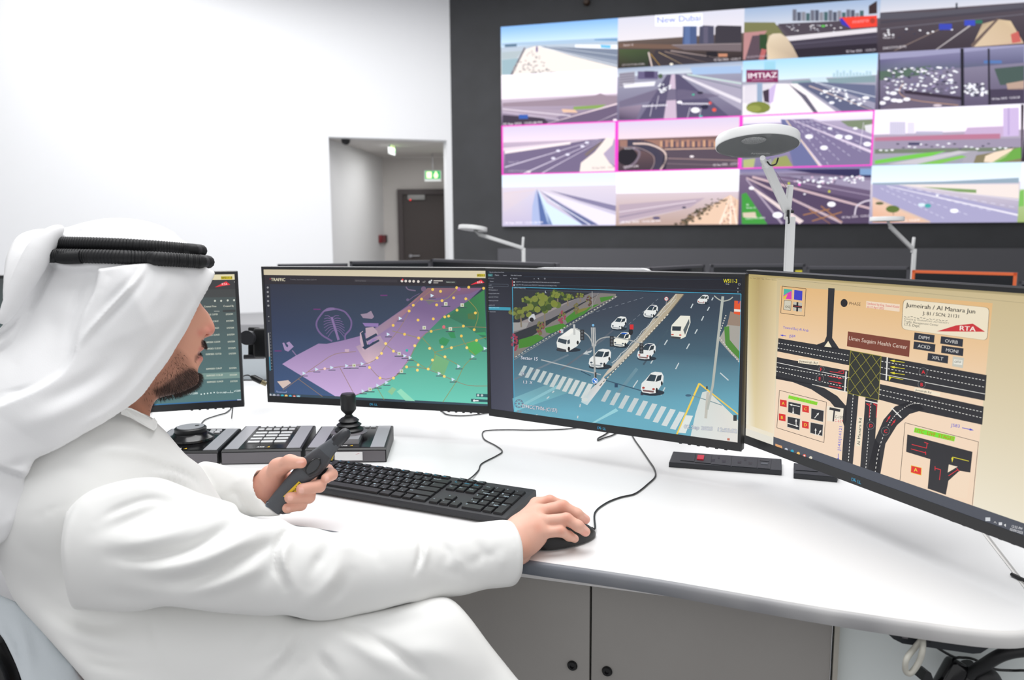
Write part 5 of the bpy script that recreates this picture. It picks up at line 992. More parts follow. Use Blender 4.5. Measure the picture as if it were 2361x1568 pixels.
def c22(c):
    sky(c, (240, 232, 246), (222, 214, 232), .16, (172, 160, 186), (120, 110, 146))
    with CropT(c, 1700, 0, 2.904) as k:
        k.poly([(690, 810), (910, 800), (910, 885), (740, 845)], (120, 132, 108), 3); k.poly([(850, 840), (910, 830), (910, 900), (860, 880)], (216, 214, 220), 4)
        k.poly([(340, 800), (500, 795), (910, 930), (910, 1110), (560, 1125), (420, 960)], (122, 112, 146), 4)
        for a, b, w_ in (((360, 800), (910, 1020), 10), ((320, 800), (560, 1120), 12), ((480, 795), (910, 930), 7)): k.line([a, b], 3, (214, 200, 220), 6, w2=w_*2.2)
        for q in range(5): k.dash((380+q*26, 810), (620+q*75, 1115-q*30), 10, 3, (206, 202, 222), 6)
        k.poly([(290, 800), (340, 800), (560, 1120), (380, 1125)], (104, 108, 150), 5); k.line([(330, 805), (555, 1118)], 5, (224, 196, 150), 7); k.poly([(250, 1060), (330, 1040), (375, 1118), (200, 1125)], (146, 150, 92), 4); k.poly([(40, 1070), (120, 1060), (110, 1120), (40, 1125)], (170, 176, 118), 5)
        for x, y in ((580, 990), (480, 915), (745, 920), (870, 965), (680, 915), (620, 860), (790, 860)): k.disc(x, y, 26 if y > 900 else 16, (244, 242, 252), 8, ry=15 if y > 900 else 8)
        k.line([(845, 820), (820, 1000)], 3, (226, 220, 232), 8)
    border(c, (240, 70, 200))
def c32(c):
    sky(c, (244, 240, 252), (238, 228, 240), .44, (170, 158, 178), (150, 150, 164))
    with CropT(c, 1700, 0, 2.904) as k:
        k.rect(1020, 815, 1125, 900, (206, 200, 220), 3); k.rect(1140, 820, 1185, 895, (216, 210, 228), 3)
        for i in range(8): k.line([(1028+i*13, 820), (1028+i*13, 898)], 4, (176, 172, 196), 4)
        k.poly([(1780, 725), (1885, 720), (1885, 910), (1780, 915)], (196, 176, 214), 3); k.rect(1810, 722, 1822, 905, (176, 156, 200), 4); k.poly([(1540, 855), (1780, 845), (1780, 915), (1510, 915)], (190, 166, 198), 3); k.poly([(920, 920), (1510, 900), (1760, 895), (1760, 930), (920, 945)], (176, 116, 140), 4); k.rect(1195, 880, 1375, 897, (176, 172, 196), 3)
        k.poly([(920, 945), (1900, 925), (1900, 990), (920, 1000)], (150, 140, 162), 4); k.poly([(920, 1000), (1900, 985), (1900, 1010), (920, 1030)], (112, 122, 106), 5)
        k.poly([(920, 1075), (1200, 1030), (1400, 1010), (1300, 1045), (920, 1100)], (112, 190, 76), 6); k.poly([(1200, 1100), (1500, 1040), (1540, 1050), (1350, 1100)], (122, 184, 84), 6); k.poly([(1000, 1100), (1300, 1045), (1480, 1010), (1560, 1015), (1200, 1100)], (190, 186, 194), 6)
        k.poly([(1600, 1040), (1900, 985), (1900, 1090), (1580, 1095)], (126, 118, 92), 6); k.poly([(1660, 1045), (1720, 1020), (1850, 990), (1800, 1050), (1720, 1090), (1650, 1085)], (228, 208, 186), 7); k.poly([(1850, 1000), (1900, 985), (1900, 1060), (1760, 1092), (1700, 1090)], (104, 160, 72), 7); k.poly([(1540, 1010), (1610, 1010), (1580, 1095), (1500, 1100)], (160, 156, 168), 6)
        for x in range(24): k.disc(960+x*38, 960+c.rd.random()*50, 12, (WHs+DKs)[x % 5], 7, ry=5, n=6)
        k.rect(1145, 955, 1222, 972, (66, 66, 96), 8); k.rect(1898, 700, 1919, 1110, (70, 60, 70), 9)
def c03(c):
    sky(c, (214, 234, 250), (226, 234, 248), .24, (214, 204, 218), (186, 180, 206))
    with CropT(c, 1040, 0, 2.904) as k:
        k.poly([(350, 1290), (560, 1268), (540, 1300), (350, 1420)], (214, 198, 206), 3); k.poly([(350, 1300), (560, 1275), (560, 1505), (350, 1505)], [(216, 204, 212), (206, 200, 220), (186, 180, 210), (190, 180, 206)], 3)
        k.poly([(570, 1265), (610, 1505), (540, 1505), (545, 1380)], (166, 178, 216), 5); k.poly([(575, 1265), (680, 1505), (600, 1505)], (84, 106, 160), 6); k.poly([(582, 1268), (640, 1360), (880, 1505), (650, 1505)], (206, 224, 244), 6); k.poly([(590, 1275), (760, 1380), (985, 1505), (880, 1505)], (96, 104, 146), 7); k.line([(650, 1330), (930, 1505)], 6, (226, 226, 240), 8)
        k.poly([(600, 1275), (1118, 1440), (1118, 1505), (990, 1505)], (226, 220, 236), 5); k.poly([(640, 1268), (1118, 1375), (1118, 1415), (860, 1345)], (130, 124, 156), 6); k.line([(640, 1268), (1118, 1375)], 4, (214, 206, 222), 7)
        k.text('18 Sep 2025  12:55:28 PM', 356, 1500, 14, (246, 240, 250), 9, end=(614, 1496))
def c13(c):
    sky(c, (248, 248, 254), (244, 242, 250), .40, (206, 190, 198), (176, 150, 140))
    with CropT(c, 1040, 0, 2.904) as k:
        k.poly([(1125, 1370), (1700, 1325), (1600, 1390), (1125, 1490)], (176, 158, 172), 3); k.line([(1125, 1420), (1640, 1345)], 6, (214, 200, 210), 5); k.line([(1125, 1455), (1640, 1355)], 10, (146, 132, 152), 4, w2=3); k.line([(1125, 1495), (1560, 1400)], 14, (196, 180, 186), 5, w2=4)
        k.poly([(1870, 1305), (1945, 1340), (1945, 1500), (1560, 1500), (1700, 1400)], (222, 190, 166), 4)
        for i in range(120):
            t = c.rd.random(); x = 1830-t*300+c.rd.gauss(0, 24); y = 1330+t*170; k.disc(x, y, 7+7*t, ((96, 84, 70), (140, 116, 96), (74, 70, 56))[i % 3], 6, ry=4+4*t, n=6)
        for i in range(60): t = c.rd.random(); k.disc(1900-t*60+c.rd.gauss(0, 30*t), 1340+t*155, 6, ((240, 216, 196), (180, 136, 120))[i % 2], 7, ry=8, n=6)
        for a in (1800, 1870, 1915): k.line([(1872, 1310), (a, 1500)], 3, (246, 222, 206), 8, w2=14)
        k.disc(1560, 1390, 14, (60, 60, 84), 8, ry=7); k.disc(1375, 1460, 26, (90, 84, 116), 7, ry=10); k.text('18 Sep 2025  12:55:28 PM', 1135, 1494, 14, (248, 244, 250), 9, end=(1400, 1486))
def c23(c):
    sky(c, (110, 106, 150), (150, 140, 164), .1, (112, 96, 122), (84, 70, 100))
    with CropT(c, 1700, 0, 2.904) as k:
        k.poly([(330, 1135), (905, 1130), (905, 1190), (500, 1160)], (50, 46, 84), 3); k.rect(820, 1130, 900, 1172, (120, 150, 190), 4); k.line([(35, 1165), (905, 1195)], 12, (134, 126, 150), 5); k.poly([(350, 1170), (905, 1205), (905, 1275), (360, 1185)], (150, 140, 166), 4)
        for i in range(50): k.disc(380+c.rd.random()*480, 1180+c.rd.random()*45, 10, (WHs+[(206, 176, 200), (90, 84, 110)])[i % 5], 6, ry=7, n=6)
        k.poly([(60, 1180), (905, 1350), (905, 1500), (430, 1500)], (80, 66, 92), 5); k.line([(100, 1185), (905, 1395)], 16, (196, 170, 176), 6); k.line([(60, 1190), (700, 1495)], 12, (190, 168, 176), 7, w2=26); k.line([(60, 1200), (300, 1500)], 8, (170, 156, 176), 7, w2=18); k.line([(200, 1180), (905, 1310)], 5, (160, 146, 170), 6)
        k.line([(90, 1250), (430, 1500)], 14, (222, 204, 204), 7, w2=50); k.poly([(30, 1300), (60, 1290), (200, 1500), (30, 1500)], (62, 146, 60), 7); k.poly([(35, 1425), (120, 1420), (130, 1460), (40, 1455)], (206, 190, 170), 8)
        for a, b in (((440, 1440), (620, 1400)), ((500, 1480), (700, 1420)), ((560, 1380), (700, 1490)), ((480, 1400), (620, 1500))): k.line([a, b], 7, (164, 116, 76), 7)
        k.line([p[:2] for p in spline([(785, 1440, 0), (800, 1380, 0), (850, 1350, 0), (900, 1340, 0)], 4)], 10, (206, 196, 210), 8)
        for x, y, r in ((95, 1260, 18), (270, 1440, 34), (630, 1368, 28), (548, 1248, 14), (450, 1300, 8)): k.disc(x, y, r, (244, 242, 250), 9, ry=r*.6)
        for x, y, q in ((345, 1228, (190, 200, 60)), (415, 1236, (240, 90, 200)), (615, 1282, (200, 200, 60))): k.disc(x, y, 8, q, 9)
        k.text('02 Sep 2025  12:55:31', 700, 1462, 14, (226, 216, 230), 9, end=(890, 1450)); k.text('D52CCTV21-(B44)', 55, 1470, 14, (220, 230, 220), 9, end=(185, 1464)); k.text('06', 60, 1376, 13, (220, 230, 220), 9); k.text('Sector 21', 60, 1396, 12, (220, 230, 220), 9)
def c33(c):
    sky(c, (206, 230, 248), (226, 234, 244), .32, (206, 196, 206), (150, 144, 172))
    with CropT(c, 1700, 0, 2.904) as k:
        k.poly([(905, 1225), (1380, 1215), (1885, 1190), (1885, 1225), (905, 1240)], (142, 160, 176), 3); k.poly([(1080, 1235), (1885, 1235), (1885, 1330), (1500, 1290)], (226, 214, 210), 3); k.poly([(1225, 1250), (1600, 1270), (1600, 1292), (1480, 1285)], (120, 150, 96), 5)
        k.poly([(905, 1235), (1080, 1240), (1885, 1410), (1885, 1490), (1280, 1490), (905, 1340)], (160, 156, 190), 4); k.line([(1000, 1245), (1885, 1440)], 4, (226, 222, 232), 6, w2=12); k.line([(1080, 1238), (1885, 1340)], 3, (206, 200, 212), 6, w2=8)
        for q in range(4): k.dash((960+q*60, 1260), (1400+q*160, 1470-q*26), 12, 3, (216, 214, 232), 6)
        k.poly([(905, 1330), (1280, 1490), (905, 1490)], [(222, 190, 170), (216, 180, 156), (214, 160, 130)], 6); k.line([(905, 1325), (1290, 1488)], 14, (206, 180, 166), 7)
        k.disc(1040, 1400, 46, (92, 110, 56), 8, ry=24); k.disc(952, 1362, 28, (96, 96, 66), 8, ry=10); k.line([(1042, 1420), (1045, 1440)], 4, (110, 90, 70), 8)
        k.disc(1235, 1372, 26, (206, 222, 232), 8, ry=12); k.disc(1275, 1378, 22, (70, 160, 160), 9, ry=14); k.disc(1452, 1412, 28, (246, 246, 250), 8, ry=14); k.disc(1338, 1308, 10, (240, 240, 246), 8, ry=6)
        k.text('18 Sep 2025  12:55:28 PM', 1060, 1484, 15, (240, 236, 240), 9, end=(1220, 1480))
def edgecol(col, extra):
    def f(c):
        sky(c, *col)
        with CropT(c, 1700, 0, 2.904) as k: extra(k)
    return f
for ci, ri, f_ in ((0, 0, c00), (1, 0, c10), (2, 0, c20), (3, 0, c30), (0, 1, c01), (1, 1, c11), (2, 1, c21), (3, 1, c31), (0, 2, c02), (1, 2, c12), (2, 2, c22), (3, 2, c32), (0, 3, c03), (1, 3, c13), (2, 3, c23), (3, 3, c33),
        (4, 0, edgecol(((170, 180, 200), (196, 196, 206), .3, (90, 80, 90), (66, 56, 66)), lambda k: None)), (4, 1, edgecol(((150, 150, 180), (140, 140, 166), .4, (110, 104, 120), (80, 74, 96)), lambda k: None)),
        (4, 2, edgecol(((50, 48, 56), (60, 56, 64), .5, (64, 58, 68), (50, 46, 56)), lambda k: None)), (4, 3, edgecol(((236, 240, 250), (220, 224, 236), .45, (176, 196, 150), (150, 170, 110)), lambda k: k.poly([(1885, 1280), (1919, 1270), (1919, 1380), (1875, 1385)], (120, 180, 90), 3)))): cell(ci, ri, f_)
# ============================================================ BACK ROW
# operator desks of the second row with their monitors seen over the front screens
RH = .60
bd = thing('desk', (0.8, 4.6, 0), 'dark second row desk behind the front monitors with monitors and lamps on it', 'desk')
MB().box((.6, 4.55, RH-.02), (7.2, 1.3, .04)).build('worktop', mat('dark_desk', (70, 70, 75), .5), bd)
MB().box((.6, 4.9, (RH-.04)/2), (7.0, .05, RH-.04)).build('modesty_panel', mat('dark_desk', (70, 70, 75), .5), bd)
BACKB = mat('bezel_grey', (74, 74, 80), .45); BACKS = mat('screen_off', (16, 20, 26), .25)
def back_mon(pL, pR, d0, d1, h, label, frame=None, screen=None, mark=None):
    a, b = at(*pL, d0), at(*pR, d1); b[2] = a[2] = (a[2]+b[2])/2
    u = (b-a); Wd = np.linalg.norm(u); u /= Wd; n = np.array([u[1], -u[0], 0]); cen = (a+b)/2-ZZ*h/2; base = cen-n*.14
    t = thing('monitor', (base[0], base[1], RH), label, 'monitor', 'second row monitors')
    B = .014; m = MB()
    m.box(cen-n*.016, (Wd, .03, h), (u, -n, ZZ), bev=.003)
    m.build('bezel' if frame is None else 'bezel', BACKB, t)
    m = MB()
    for s_, z_, w_, h_ in ((0, h/2-B/2, Wd, B), (0, -h/2+B/2, Wd, B), (-Wd/2+B/2, 0, B, h), (Wd/2-B/2, 0, B, h)): m.box(cen+n*.0015+u*s_+ZZ*z_, (w_, .006, h_), (u, -n, ZZ))
    m.build('front_frame', frame or BACKB, t)
    MB().box(cen+n*.0, (Wd-2*B, .004, h-2*B), (u, -n, ZZ)).build('screen', screen or BACKS, t)
    if mark: MB().box(cen+n*.003+u*(Wd*.43)+ZZ*(h/2-.04), (.035, .002, .018), (u, -n, ZZ)).build('tag_marker', mat('mark_yellow', (176, 166, 50), .5, emit=.4), t)
    m = MB(); m.cyl((base[0], base[1], (RH+cen[2])/2), .02, cen[2]-RH, n=14); m.cyl((base[0], base[1], RH+.0068), .1, .01, n=24); m.tube([cen-n*.03, (base[0], base[1], cen[2])], .02, 10); m.build('stand', BLK, t)
OR = mat('orange_frame', (196, 92, 50), .4, emit=.35)
back_mon((640, 612), (801, 604.5), 4.2, 4.25, .32, 'second row monitor with a red picture strip, farthest left above the map screen', screen=mat('screen_red', (90, 50, 56), .4, emit=.4))
back_mon((806, 603), (993, 600), 4.25, 4.3, .32, 'dark second row monitor peeking over the map screen, left of its neighbour')
back_mon((995, 599), (1281, 605), 4.3, 3.6, .32, 'dark second row monitor under the left bent lamp, over the middle screen')
back_mon((1498, 621), (1624, 607), 3.9, 4.2, .32, 'angled dark second row monitor right of the white rail')
back_mon((1639, 610), (1857, 609), 4.1, 4.1, .32, 'dark second row monitor with small yellow mark, left behind the lamp pole', mark=True)
back_mon((1860, 612), (2097, 618), 4.1, 4.0, .32, 'dark second row monitor between the lamp pole and the orange frame')
back_mon((2104, 616), (2345, 636), 4.0, 3.7, .32, 'second row monitor with bright orange frame line at the right', frame=OR)
back_mon((2352, 640), (2520, 668), 3.6, 3.3, .32, 'dark second row monitor cut by the right photo edge')
# white rail above the middle monitor
a, b = at(1226, 617, 2.25), at(1500, 619, 2.05); u = (b-a)/np.linalg.norm(b-a); n = np.array([u[1], -u[0], 0]); Lr = np.linalg.norm(b-a)
t = thing('desk_screen', (a+b)/2*np.array([1, 1, 0])+ZZ*.742, 'white rounded desk screen whose top edge peeks above the middle monitor', 'screen')
h0 = a[2]-.742; q = (a+b)/2; c0 = np.array([q[0], q[1], 0])
pr = [(-Lr/2, 0), (Lr/2, 0), (Lr/2, h0-.03)]+[(Lr/2-.03+.03*math.cos(w_), h0-.018+.018*math.sin(w_)) for w_ in np.linspace(0, PI/2, 6)]+[(-Lr/2+.03-.03*math.sin(w_), h0-.018+.018*math.cos(w_)) for w_ in np.linspace(0, PI/2, 6)]
MB().prism([c0+u*s_+ZZ*(.7445+z_) for s_, z_ in pr], -n*.02).build('panel', WPL, t)
# ============================================================ THINGS ON THE DESK
KEYM = mat('keycap_black', (24, 24, 27), .45); LEG = mat('legend_white', (170, 190, 200), .5, emit=.12); LEGB = mat('legend_blue', (40, 170, 215), .5, emit=.2); DECK = mat('keyboard_deck', (40, 41, 45), .5, bump=(900, .1, .0003))
# keyboard ------------------------------------------------
kr = onz(1236.8, 1129.8, .766); kl = onz(783, 1062, .766); ku = kr-kl; klen = np.linalg.norm(ku); ku /= klen; KW, KD = .442, .119
ks = klen/KW
kv = np.array([-ku[1], ku[0], 0]); kO = kr-ku*KW-kv*KD                # front left corner
tilt = math.atan2(.012, KD); kvt = kv*math.cos(tilt)+ZZ*math.sin(tilt); kn = np.cross(ku, kvt)
K0 = np.array([kO[0], kO[1], .742+.0135])                              # top of deck, front left
kb = thing('keyboard', (*(kO+ku*.22+kv*.06)[:2], .742), 'black full size wired keyboard with white and blue key markings on the white desk', 'keyboard')
def kp(u, v, h=0): return K0+ku*u+kvt*v+kn*h
m = MB(); prof = [(.0, -.010), (.0, -.0035), (.003, -.0005), (.012, 0), (KD-.002, 0), (KD, -.002), (KD, -.012)]
rings = [[kp(u, v, h) for v, h in prof]+[kp(u, KD-.01, -.016), kp(u, .012, -.0125)] for u in (0, .0015, KW-.0015, KW)]
for i in (0, 3): rings[i] = [p+(sum(rings[i])/9-p)*.02 for p in rings[i]]
m.loft(rings, caps=True, sm=False); m.build('deck', DECK, kb)
m = MB()
for u in (.05, KW-.05):
    for v in (.02, KD-.012): q = kp(u, v, -.012); m.cyl((q[0], q[1], (q[2]+.7425)/2), .006, max(.002, q[2]-.7425), n=12)
m.build('rubber_feet', BLK, kb)
def key(u0, v0, w, d=.0165, txt='', sub='', blue=False, h=.0035):
    g = .0013; a0, a1, b0, b1 = u0+g, u0+w-g, v0+g, v0+d-g; t = .0011
    m = MB(); lo = [kp(a0, b0, .0002), kp(a1, b0, .0002), kp(a1, b1, .0002), kp(a0, b1, .0002)]; hi0 = [kp(a0+t*.6, b0+t*.6, h-.0008), kp(a1-t*.6, b0+t*.6, h-.0008), kp(a1-t*.6, b1-t*.5, h-.0008), kp(a0+t*.6, b1-t*.5, h-.0008)]; hi = [kp(a0+t*1.3, b0+t*1.2, h), kp(a1-t*1.3, b0+t*1.2, h), kp(a1-t*1.3, b1-t, h), kp(a0+t*1.3, b1-t, h)]
    m.loft([lo, hi0, hi], sm=False); m.add(hi, [(0, 1, 2, 3)])
    def tx(s_, x, y, hh, mi):
        vs, fs, w_ = text2d(s_, .01); sc = hh/.72
        sc2 = min(sc, (w-.004)/max(w_, .1)); m.add([kp(x+vx*sc2, y+vy*sc, h+.00012) for vx, vy in vs], fs, mi)
    if txt: tx(txt, a0+.0024, b1-.0062, .0042 if len(txt) < 2 else .0026, 2 if blue else 1)
    if sub: tx(sub, a0+.0092, b0+.0026, .0034, 2 if blue else 1)
    m.build('key', [KEYM, LEG, LEGB], kb, smooth=False)
U = .019; V = .0182; x0 = .0065; vb = .0090
arb = dict(zip("QWERTYUIOP[]ASDFGHJKL;'ZXCVBNM,./", "ضصثقفغعهخحجدشسيبلاتنمكطئءؤرىةوزظ"+"ذ"))
rows = [[('Ctrl', 1.25, ''), ('', 1.25, ''), ('Alt', 1.25, ''), ('', 6.25, ''), ('Alt', 1.25, ''), ('', 1.25, 'b'), ('', 1.0, ''), ('Ctrl', 1.5, '')],
        [('Shift', 2.25, '')]+[(c_, 1, '') for c_ in 'ZXCVBNM,./']+[('Shift', 2.75, '')],
        [('Caps', 1.75, '')]+[(c_, 1, '') for c_ in "ASDFGHJKL;'"]+[('Enter', 2.25, '')],
        [('Tab', 1.5, '')]+[(c_, 1, '') for c_ in 'QWERTYUIOP[]']+[('\\', 1.5, '')],
        [('`', 1, '')]+[(c_, 1, '') for c_ in '1234567890-=']+[('Backspace', 2, '')]]
for r_, row in enumerate(rows):
    u = x0
    for t_, w_, f_ in row:
        key(u, vb+r_*V, w_*U, V, t_, arb.get(t_, '!@#$%^&*()_+'['1234567890-='.index(t_)] if t_ and t_ in '1234567890-=' else ''), f_ == 'b'); u += w_*U
vf = vb+5*V+.003
fk = [0]+[1.55+i*1 for i in range(4)]+[6.0+i for i in range(4)]+[10.5+i for i in range(4)]
for i, f_ in enumerate(fk): key(x0+f_*U*1.0, vf, U*.95, .0125, 'Esc' if i == 0 else 'F%d' % i, '', i in (1, 2, 5, 8, 9, 10, 11, 12), h=.003)
xn = x0+15*U+.0045
for r_, row in enumerate((('Ins', 'Home', 'PgUp'), ('Del', 'End', 'PgDn'))):
    for i, t_ in enumerate(row): key(xn+i*U, vb+(4-r_)*V, U, V, t_, '', r_ == 0)
for i, t_ in enumerate(('PrtSc', 'ScrLk', 'Pause')): key(xn+i*U, vf, U*.95, .0125, t_, '', h=.003)
key(xn+U, vb+V, U, V, '^')
for i, t_ in enumerate('<v>'): key(xn+i*U, vb, U, V, t_)
xp = xn+3*U+.0045
for r_, row in enumerate((('0', '.'), ('1', '2', '3'), ('4', '5', '6'), ('7', '8', '9'), ('Num', '/', '*', '-'))):
    u = xp
    for i, t_ in enumerate(row):
        w_ = 2*U if t_ == '0' else U; key(u, vb+r_*V, w_, V, t_, {'7': 'Home', '9': 'PgUp', '1': 'End', '3': 'PgDn'}.get(t_, '')); u += w_
key(xp+3*U, vb, U, 2*V, 'Enter'); key(xp+3*U, vb+2*V, U, 2*V, '+')
c = Canvas(kp(0, 0, .0003), ku, kvt, kn, None, dz=0)
m = MB()
for a_ in np.linspace(0, 2*PI, 25)[:-1]:
    b_ = a_+2*PI/24; pt = lambda a, r: kp(xp+3.35*U+math.cos(a)*.013*r, vf+.006+math.sin(a)*.0035*r, .0003)
    m.add([pt(a_, 1), pt(b_, 1), pt(b_, .93), pt(a_, .93)], [(0, 1, 2, 3)])
m.build('logo_ring', DGREY, kb, smooth=False)
def on_desk(pts, h=.0022): return [onz(x, y, .742+h) for x, y in pts]
kc = on_desk([(1084, 1108), (1103, 1085), (1111, 1069), (1143, 1052), (1158, 1040.5), (1143, 1027.5), (1117, 1013), (1113, 997), (1129, 992), (1175, 991), (1230, 991.5), (1313, 988.6), (1400, 975)])
kc[0] = kp(.30, KD-.002, -.006); kc.insert(1, (kc[0]+kc[1])/2-ZZ*.004)
MB().tube(spline(kc, 7), .0014, 8).build('cable', CABLE, kb)
# mouse -----------------------------------------------------
ma, mb2 = onz(1253, 1247, .744), onz(1364, 1210, .750); md = mb2-ma; md[2] = 0; md /= np.linalg.norm(md); ms = np.array([-md[1], md[0], 0])
tip = onz(1366, 1213, .752); MC = tip-md*.057; MC[2] = .742
mo = thing('mouse', MC, 'black wired mouse under the right hand near the desk edge', 'mouse')
def msec(t, lift=0):
    x = -.056+.112*t; w_ = .0305*(1-abs(2*t-1)**3.2)**.42*(1-.06*math.cos(t*2*PI)); hgt = .036*(math.sin(PI*min(1, max(0, t))**.80))**.55*(1-.22*t)
    return [MC+md*x+ms*(w_*math.cos(a)*(1 if math.sin(a) < 0 else 1))+ZZ*(.003+max(0, hgt*abs(math.sin(a))**.75 if math.sin(a) > 0 else 0)+(0 if math.sin(a) > 0 else -.002*abs(math.sin(a)))+lift) for a in np.linspace(0, 2*PI, 29)[:-1]]
MB().loft([msec(t) for t in (.004, .03, .08, .15, .25, .35, .45, .55, .65, .75, .85, .92, .97, .996)], caps=True).build('shell', BLK, mo, smooth=True)
q = MC+md*.030+ZZ*.0245; MB().cyl(q, .008, .006, ms, 20).build('scroll_wheel', DGREY, mo)
m = MB(); m.tube([MC+md*x_+ZZ*z_ for x_, z_ in ((.0, .0366), (.015, .0345), (.03, .0300))], .0005, 6); m.build('button_split', BLKG, mo)
mc_ = [MC+md*.055+ZZ*.008, MC+md*.062+ZZ*.006]+on_desk([(1372, 1182), (1398, 1160), (1430, 1147), (1465, 1138), (1495, 1115), (1511, 1098), (1508, 1080), (1497, 1063), (1478, 1035), (1462, 1012), (1448, 985)])
MB().tube(spline(mc_, 7), .0015, 8).build('cable', CABLE, mo)
# control units ---------------------------------------------
BTN = mat('button_white', (225, 226, 228), .4); TAGW = mat('label_white', (238, 238, 238), .5); YEL = mat('mark_yellow2', (235, 190, 40), .5); REDM = mat('mark_red', (200, 50, 60), .5)
ZT = .770
def unit(px, label, fn, name='control_unit'):
    A_, B_, C_, D_ = [onz(x, y, ZT+(.004 if i > 1 else 0)) for i, (x, y) in enumerate(px)]   # front-left, front-right, rear-right, rear-left
    t = thing(name, ((A_+B_+C_+D_)/4)*np.array([1, 1, 0])+ZZ*.742, label, 'control panel', 'control units')
    F = lambda u, v, h=0: (A_*(1-u)+B_*u)*(1-v)+(D_*(1-u)+C_*u)*v+ZZ*h
    G = lambda u, v, z: np.array([*F(u, v)[:2], z])
    z0 = .7425
    m = MB(); e = .006
    lo = [G(0, -.02, z0), G(1, -.02, z0), G(1, 1, z0), G(0, 1, z0)]; mid = [F(0, -.01, -.003), F(1, -.01, -.003), F(1, 1.0, -.003), F(0, 1.0, -.003)]; top = [F(.008, .012), F(.992, .012), F(.992, .99), F(.008, .99)]
    m.loft([lo, mid, top], sm=False); m.add(top, [(0, 1, 2, 3)]); m.add(lo, [(3, 2, 1, 0)]); m.build('housing', BLK, t)
    m = MB(); q = [(.012, -.016, z0+.0015), (.988, -.016, z0+.0015)]
    fr_ = [G(.012, -.022, z0+.0015), G(.988, -.022, z0+.0015), F(.988, -.014, -.0045), F(.012, -.014, -.0045)]
    m.prism(fr_, (A_-D_)/np.linalg.norm(A_-D_)*.0012); m.build('front_plate', SILD, t)
    for a, b in ((.03, .2), (.80, .97)): MB().prism([F(a, .03), F(b, .03), F(b, .97), F(a, .97)], ZZ*.0012).build('side_trim', SILV, t)
    MB().prism([F(.2, .03), F(.8, .03), F(.8, .97), F(.2, .97)], ZZ*.0009).build('face_plate', BLKG, t)
    m = MB(); ux_ = (B_-A_)/np.linalg.norm(B_-A_); uy_ = (D_-A_)/np.linalg.norm(D_-A_); o_ = F(.42, .065, .0014); vs, fs, w_ = text2d('AXIS', .02)
    m.add([o_+ux_*vx*.007+uy_*vy*.009 for vx, vy in vs], fs, 0); m.build('maker_mark', TAGW, t, smooth=False)
    m = MB(); o_ = F(.42, .065, .0014)+ux_*.0195; m.add([o_, o_+ux_*.006, o_+ux_*.005+uy_*.007], [(0, 1, 2)], 0); m.build('mark_triangle', YEL, t, smooth=False)
    def button(u, v, w_, d_): MB().box(F(u, v, .0022), (w_, d_, .003), (ux_, uy_, np.cross(ux_, uy_)), bev=.0009).build('button', BTN, t)
    fn(t, F, button, ux_, uy_); return t
def u_jog(t, F, button, ux_, uy_):
    c_ = F(.47, .52, .001)
    MB().lathe(c_, (0, 0, 1), [(.047, 0), (.046, .004), (.036, .010), (.033, .014), (.0, .014)], 40).build('dial_base', BLKG, t)
    d_ = MB().lathe(c_+ZZ*.012, (0, 0, 1), [(.030, 0), (.0315, .003), (.0315, .011), (.029, .013), (.0, .013)], 48).build('jog_dial', BLK, t)
    MB().lathe(c_+ZZ*.0245, (0, 0, 1), [(.0265, 0), (.0265, .0015), (0, .0015)], 40).build('dial_cap', SILV, d_)
    MB().lathe(c_+ZZ*.0262+ux_*.012+uy_*.006, (0, 0, 1), [(.0045, 0), (.004, .0003), (0, -.0003)], 20).build('finger_dimple', DGREY, d_)
    for i, j in ((0, 0), (1, 0), (0, 1), (1, 1)): button(.65+.085*i, .86-.09*j, .011, .007)
def u_pad(t, F, button, ux_, uy_):
    for j in range(2):
        for i in range(5): button(.29+.105*i, .90-.115*j, .0125, .0085)
    for j in range(4):
        for i in range(3): button(.33+.17*i, .64-.125*j, .0235, .0095)
def u_joy(t, F, button, ux_, uy_):
    c_ = F(.47, .50, .001)
    m = MB(); m.prism([F(.29, .16), F(.64, .16), F(.64, .60), F(.29, .60)], ZZ*.011); m.build('pedestal', SILV, t)
    MB().lathe(c_+ZZ*.008, (0, 0, 1), [(.037, 0), (.038, .002), (.034, .004), (0, .004)], 40).build('collar_ring', SILD, t)
    s_ = MB().lathe(c_+ZZ*.012, (0, 0, 1), [(.029, 0), (.030, .004), (.024, .008), (.0225, .010), (.026, .013), (.021, .017), (.0175, .019), (.0215, .022), (.016, .027), (.010, .030), (.007, .034), (.007, .046)], 36).build('bellows', BLK, t)
    k_ = MB().lathe(c_+ZZ*.046, (0, 0, 1), [(.0, -.001), (.006, 0), (.015, .010), (.0160, .013), (.0160, .040), (.0150, .043), (.0135, .0445), (0, .045)], 18).build('knob', BLK, s_)
    MB().lathe(c_+ZZ*.0912, (0, 0, 1), [(.0135, 0), (.0, .0004)], 18).build('knob_cap', DGREY, k_)
    for i in range(2): button(.65+.085*i, .90, .011, .0065)
    button(.24, .60, .008, .008)
    q = [onz(774, 1040, .7660), onz(837, 1040, .7660)]; e = -uy_; A0 = F(.37, -.016, -.006)+e*.0022; A1 = F(.71, -.016, -.006)+e*.0022
    l_ = MB().prism([A0-ZZ*.017+e*.001, A1-ZZ*.017+e*.001, A1, A0], e*.0004).build('asset_label', TAGW, t)
    c2 = Canvas(A0+e*.0006, ux_, -ZZ, e, None, dz=1e-4); L_ = np.linalg.norm(A1-A0)
    c2.text('- - -  -----  - -', .006, .0105, .0022, (150, 150, 150), width=.040); c2.line([(L_-.016, .006), (L_-.006, .0025)], .0008, (222, 150, 160)); c2.rect(.006, .013, .018, .0136, (190, 190, 190)); c2.build('label_print', l_, mat_screen('print_dark', .75, .5))
unit([(318, 1041), (503, 1040), (556, 988), (395, 988.5)], 'black and silver control unit with round jog dial, nearest the man', u_jog)
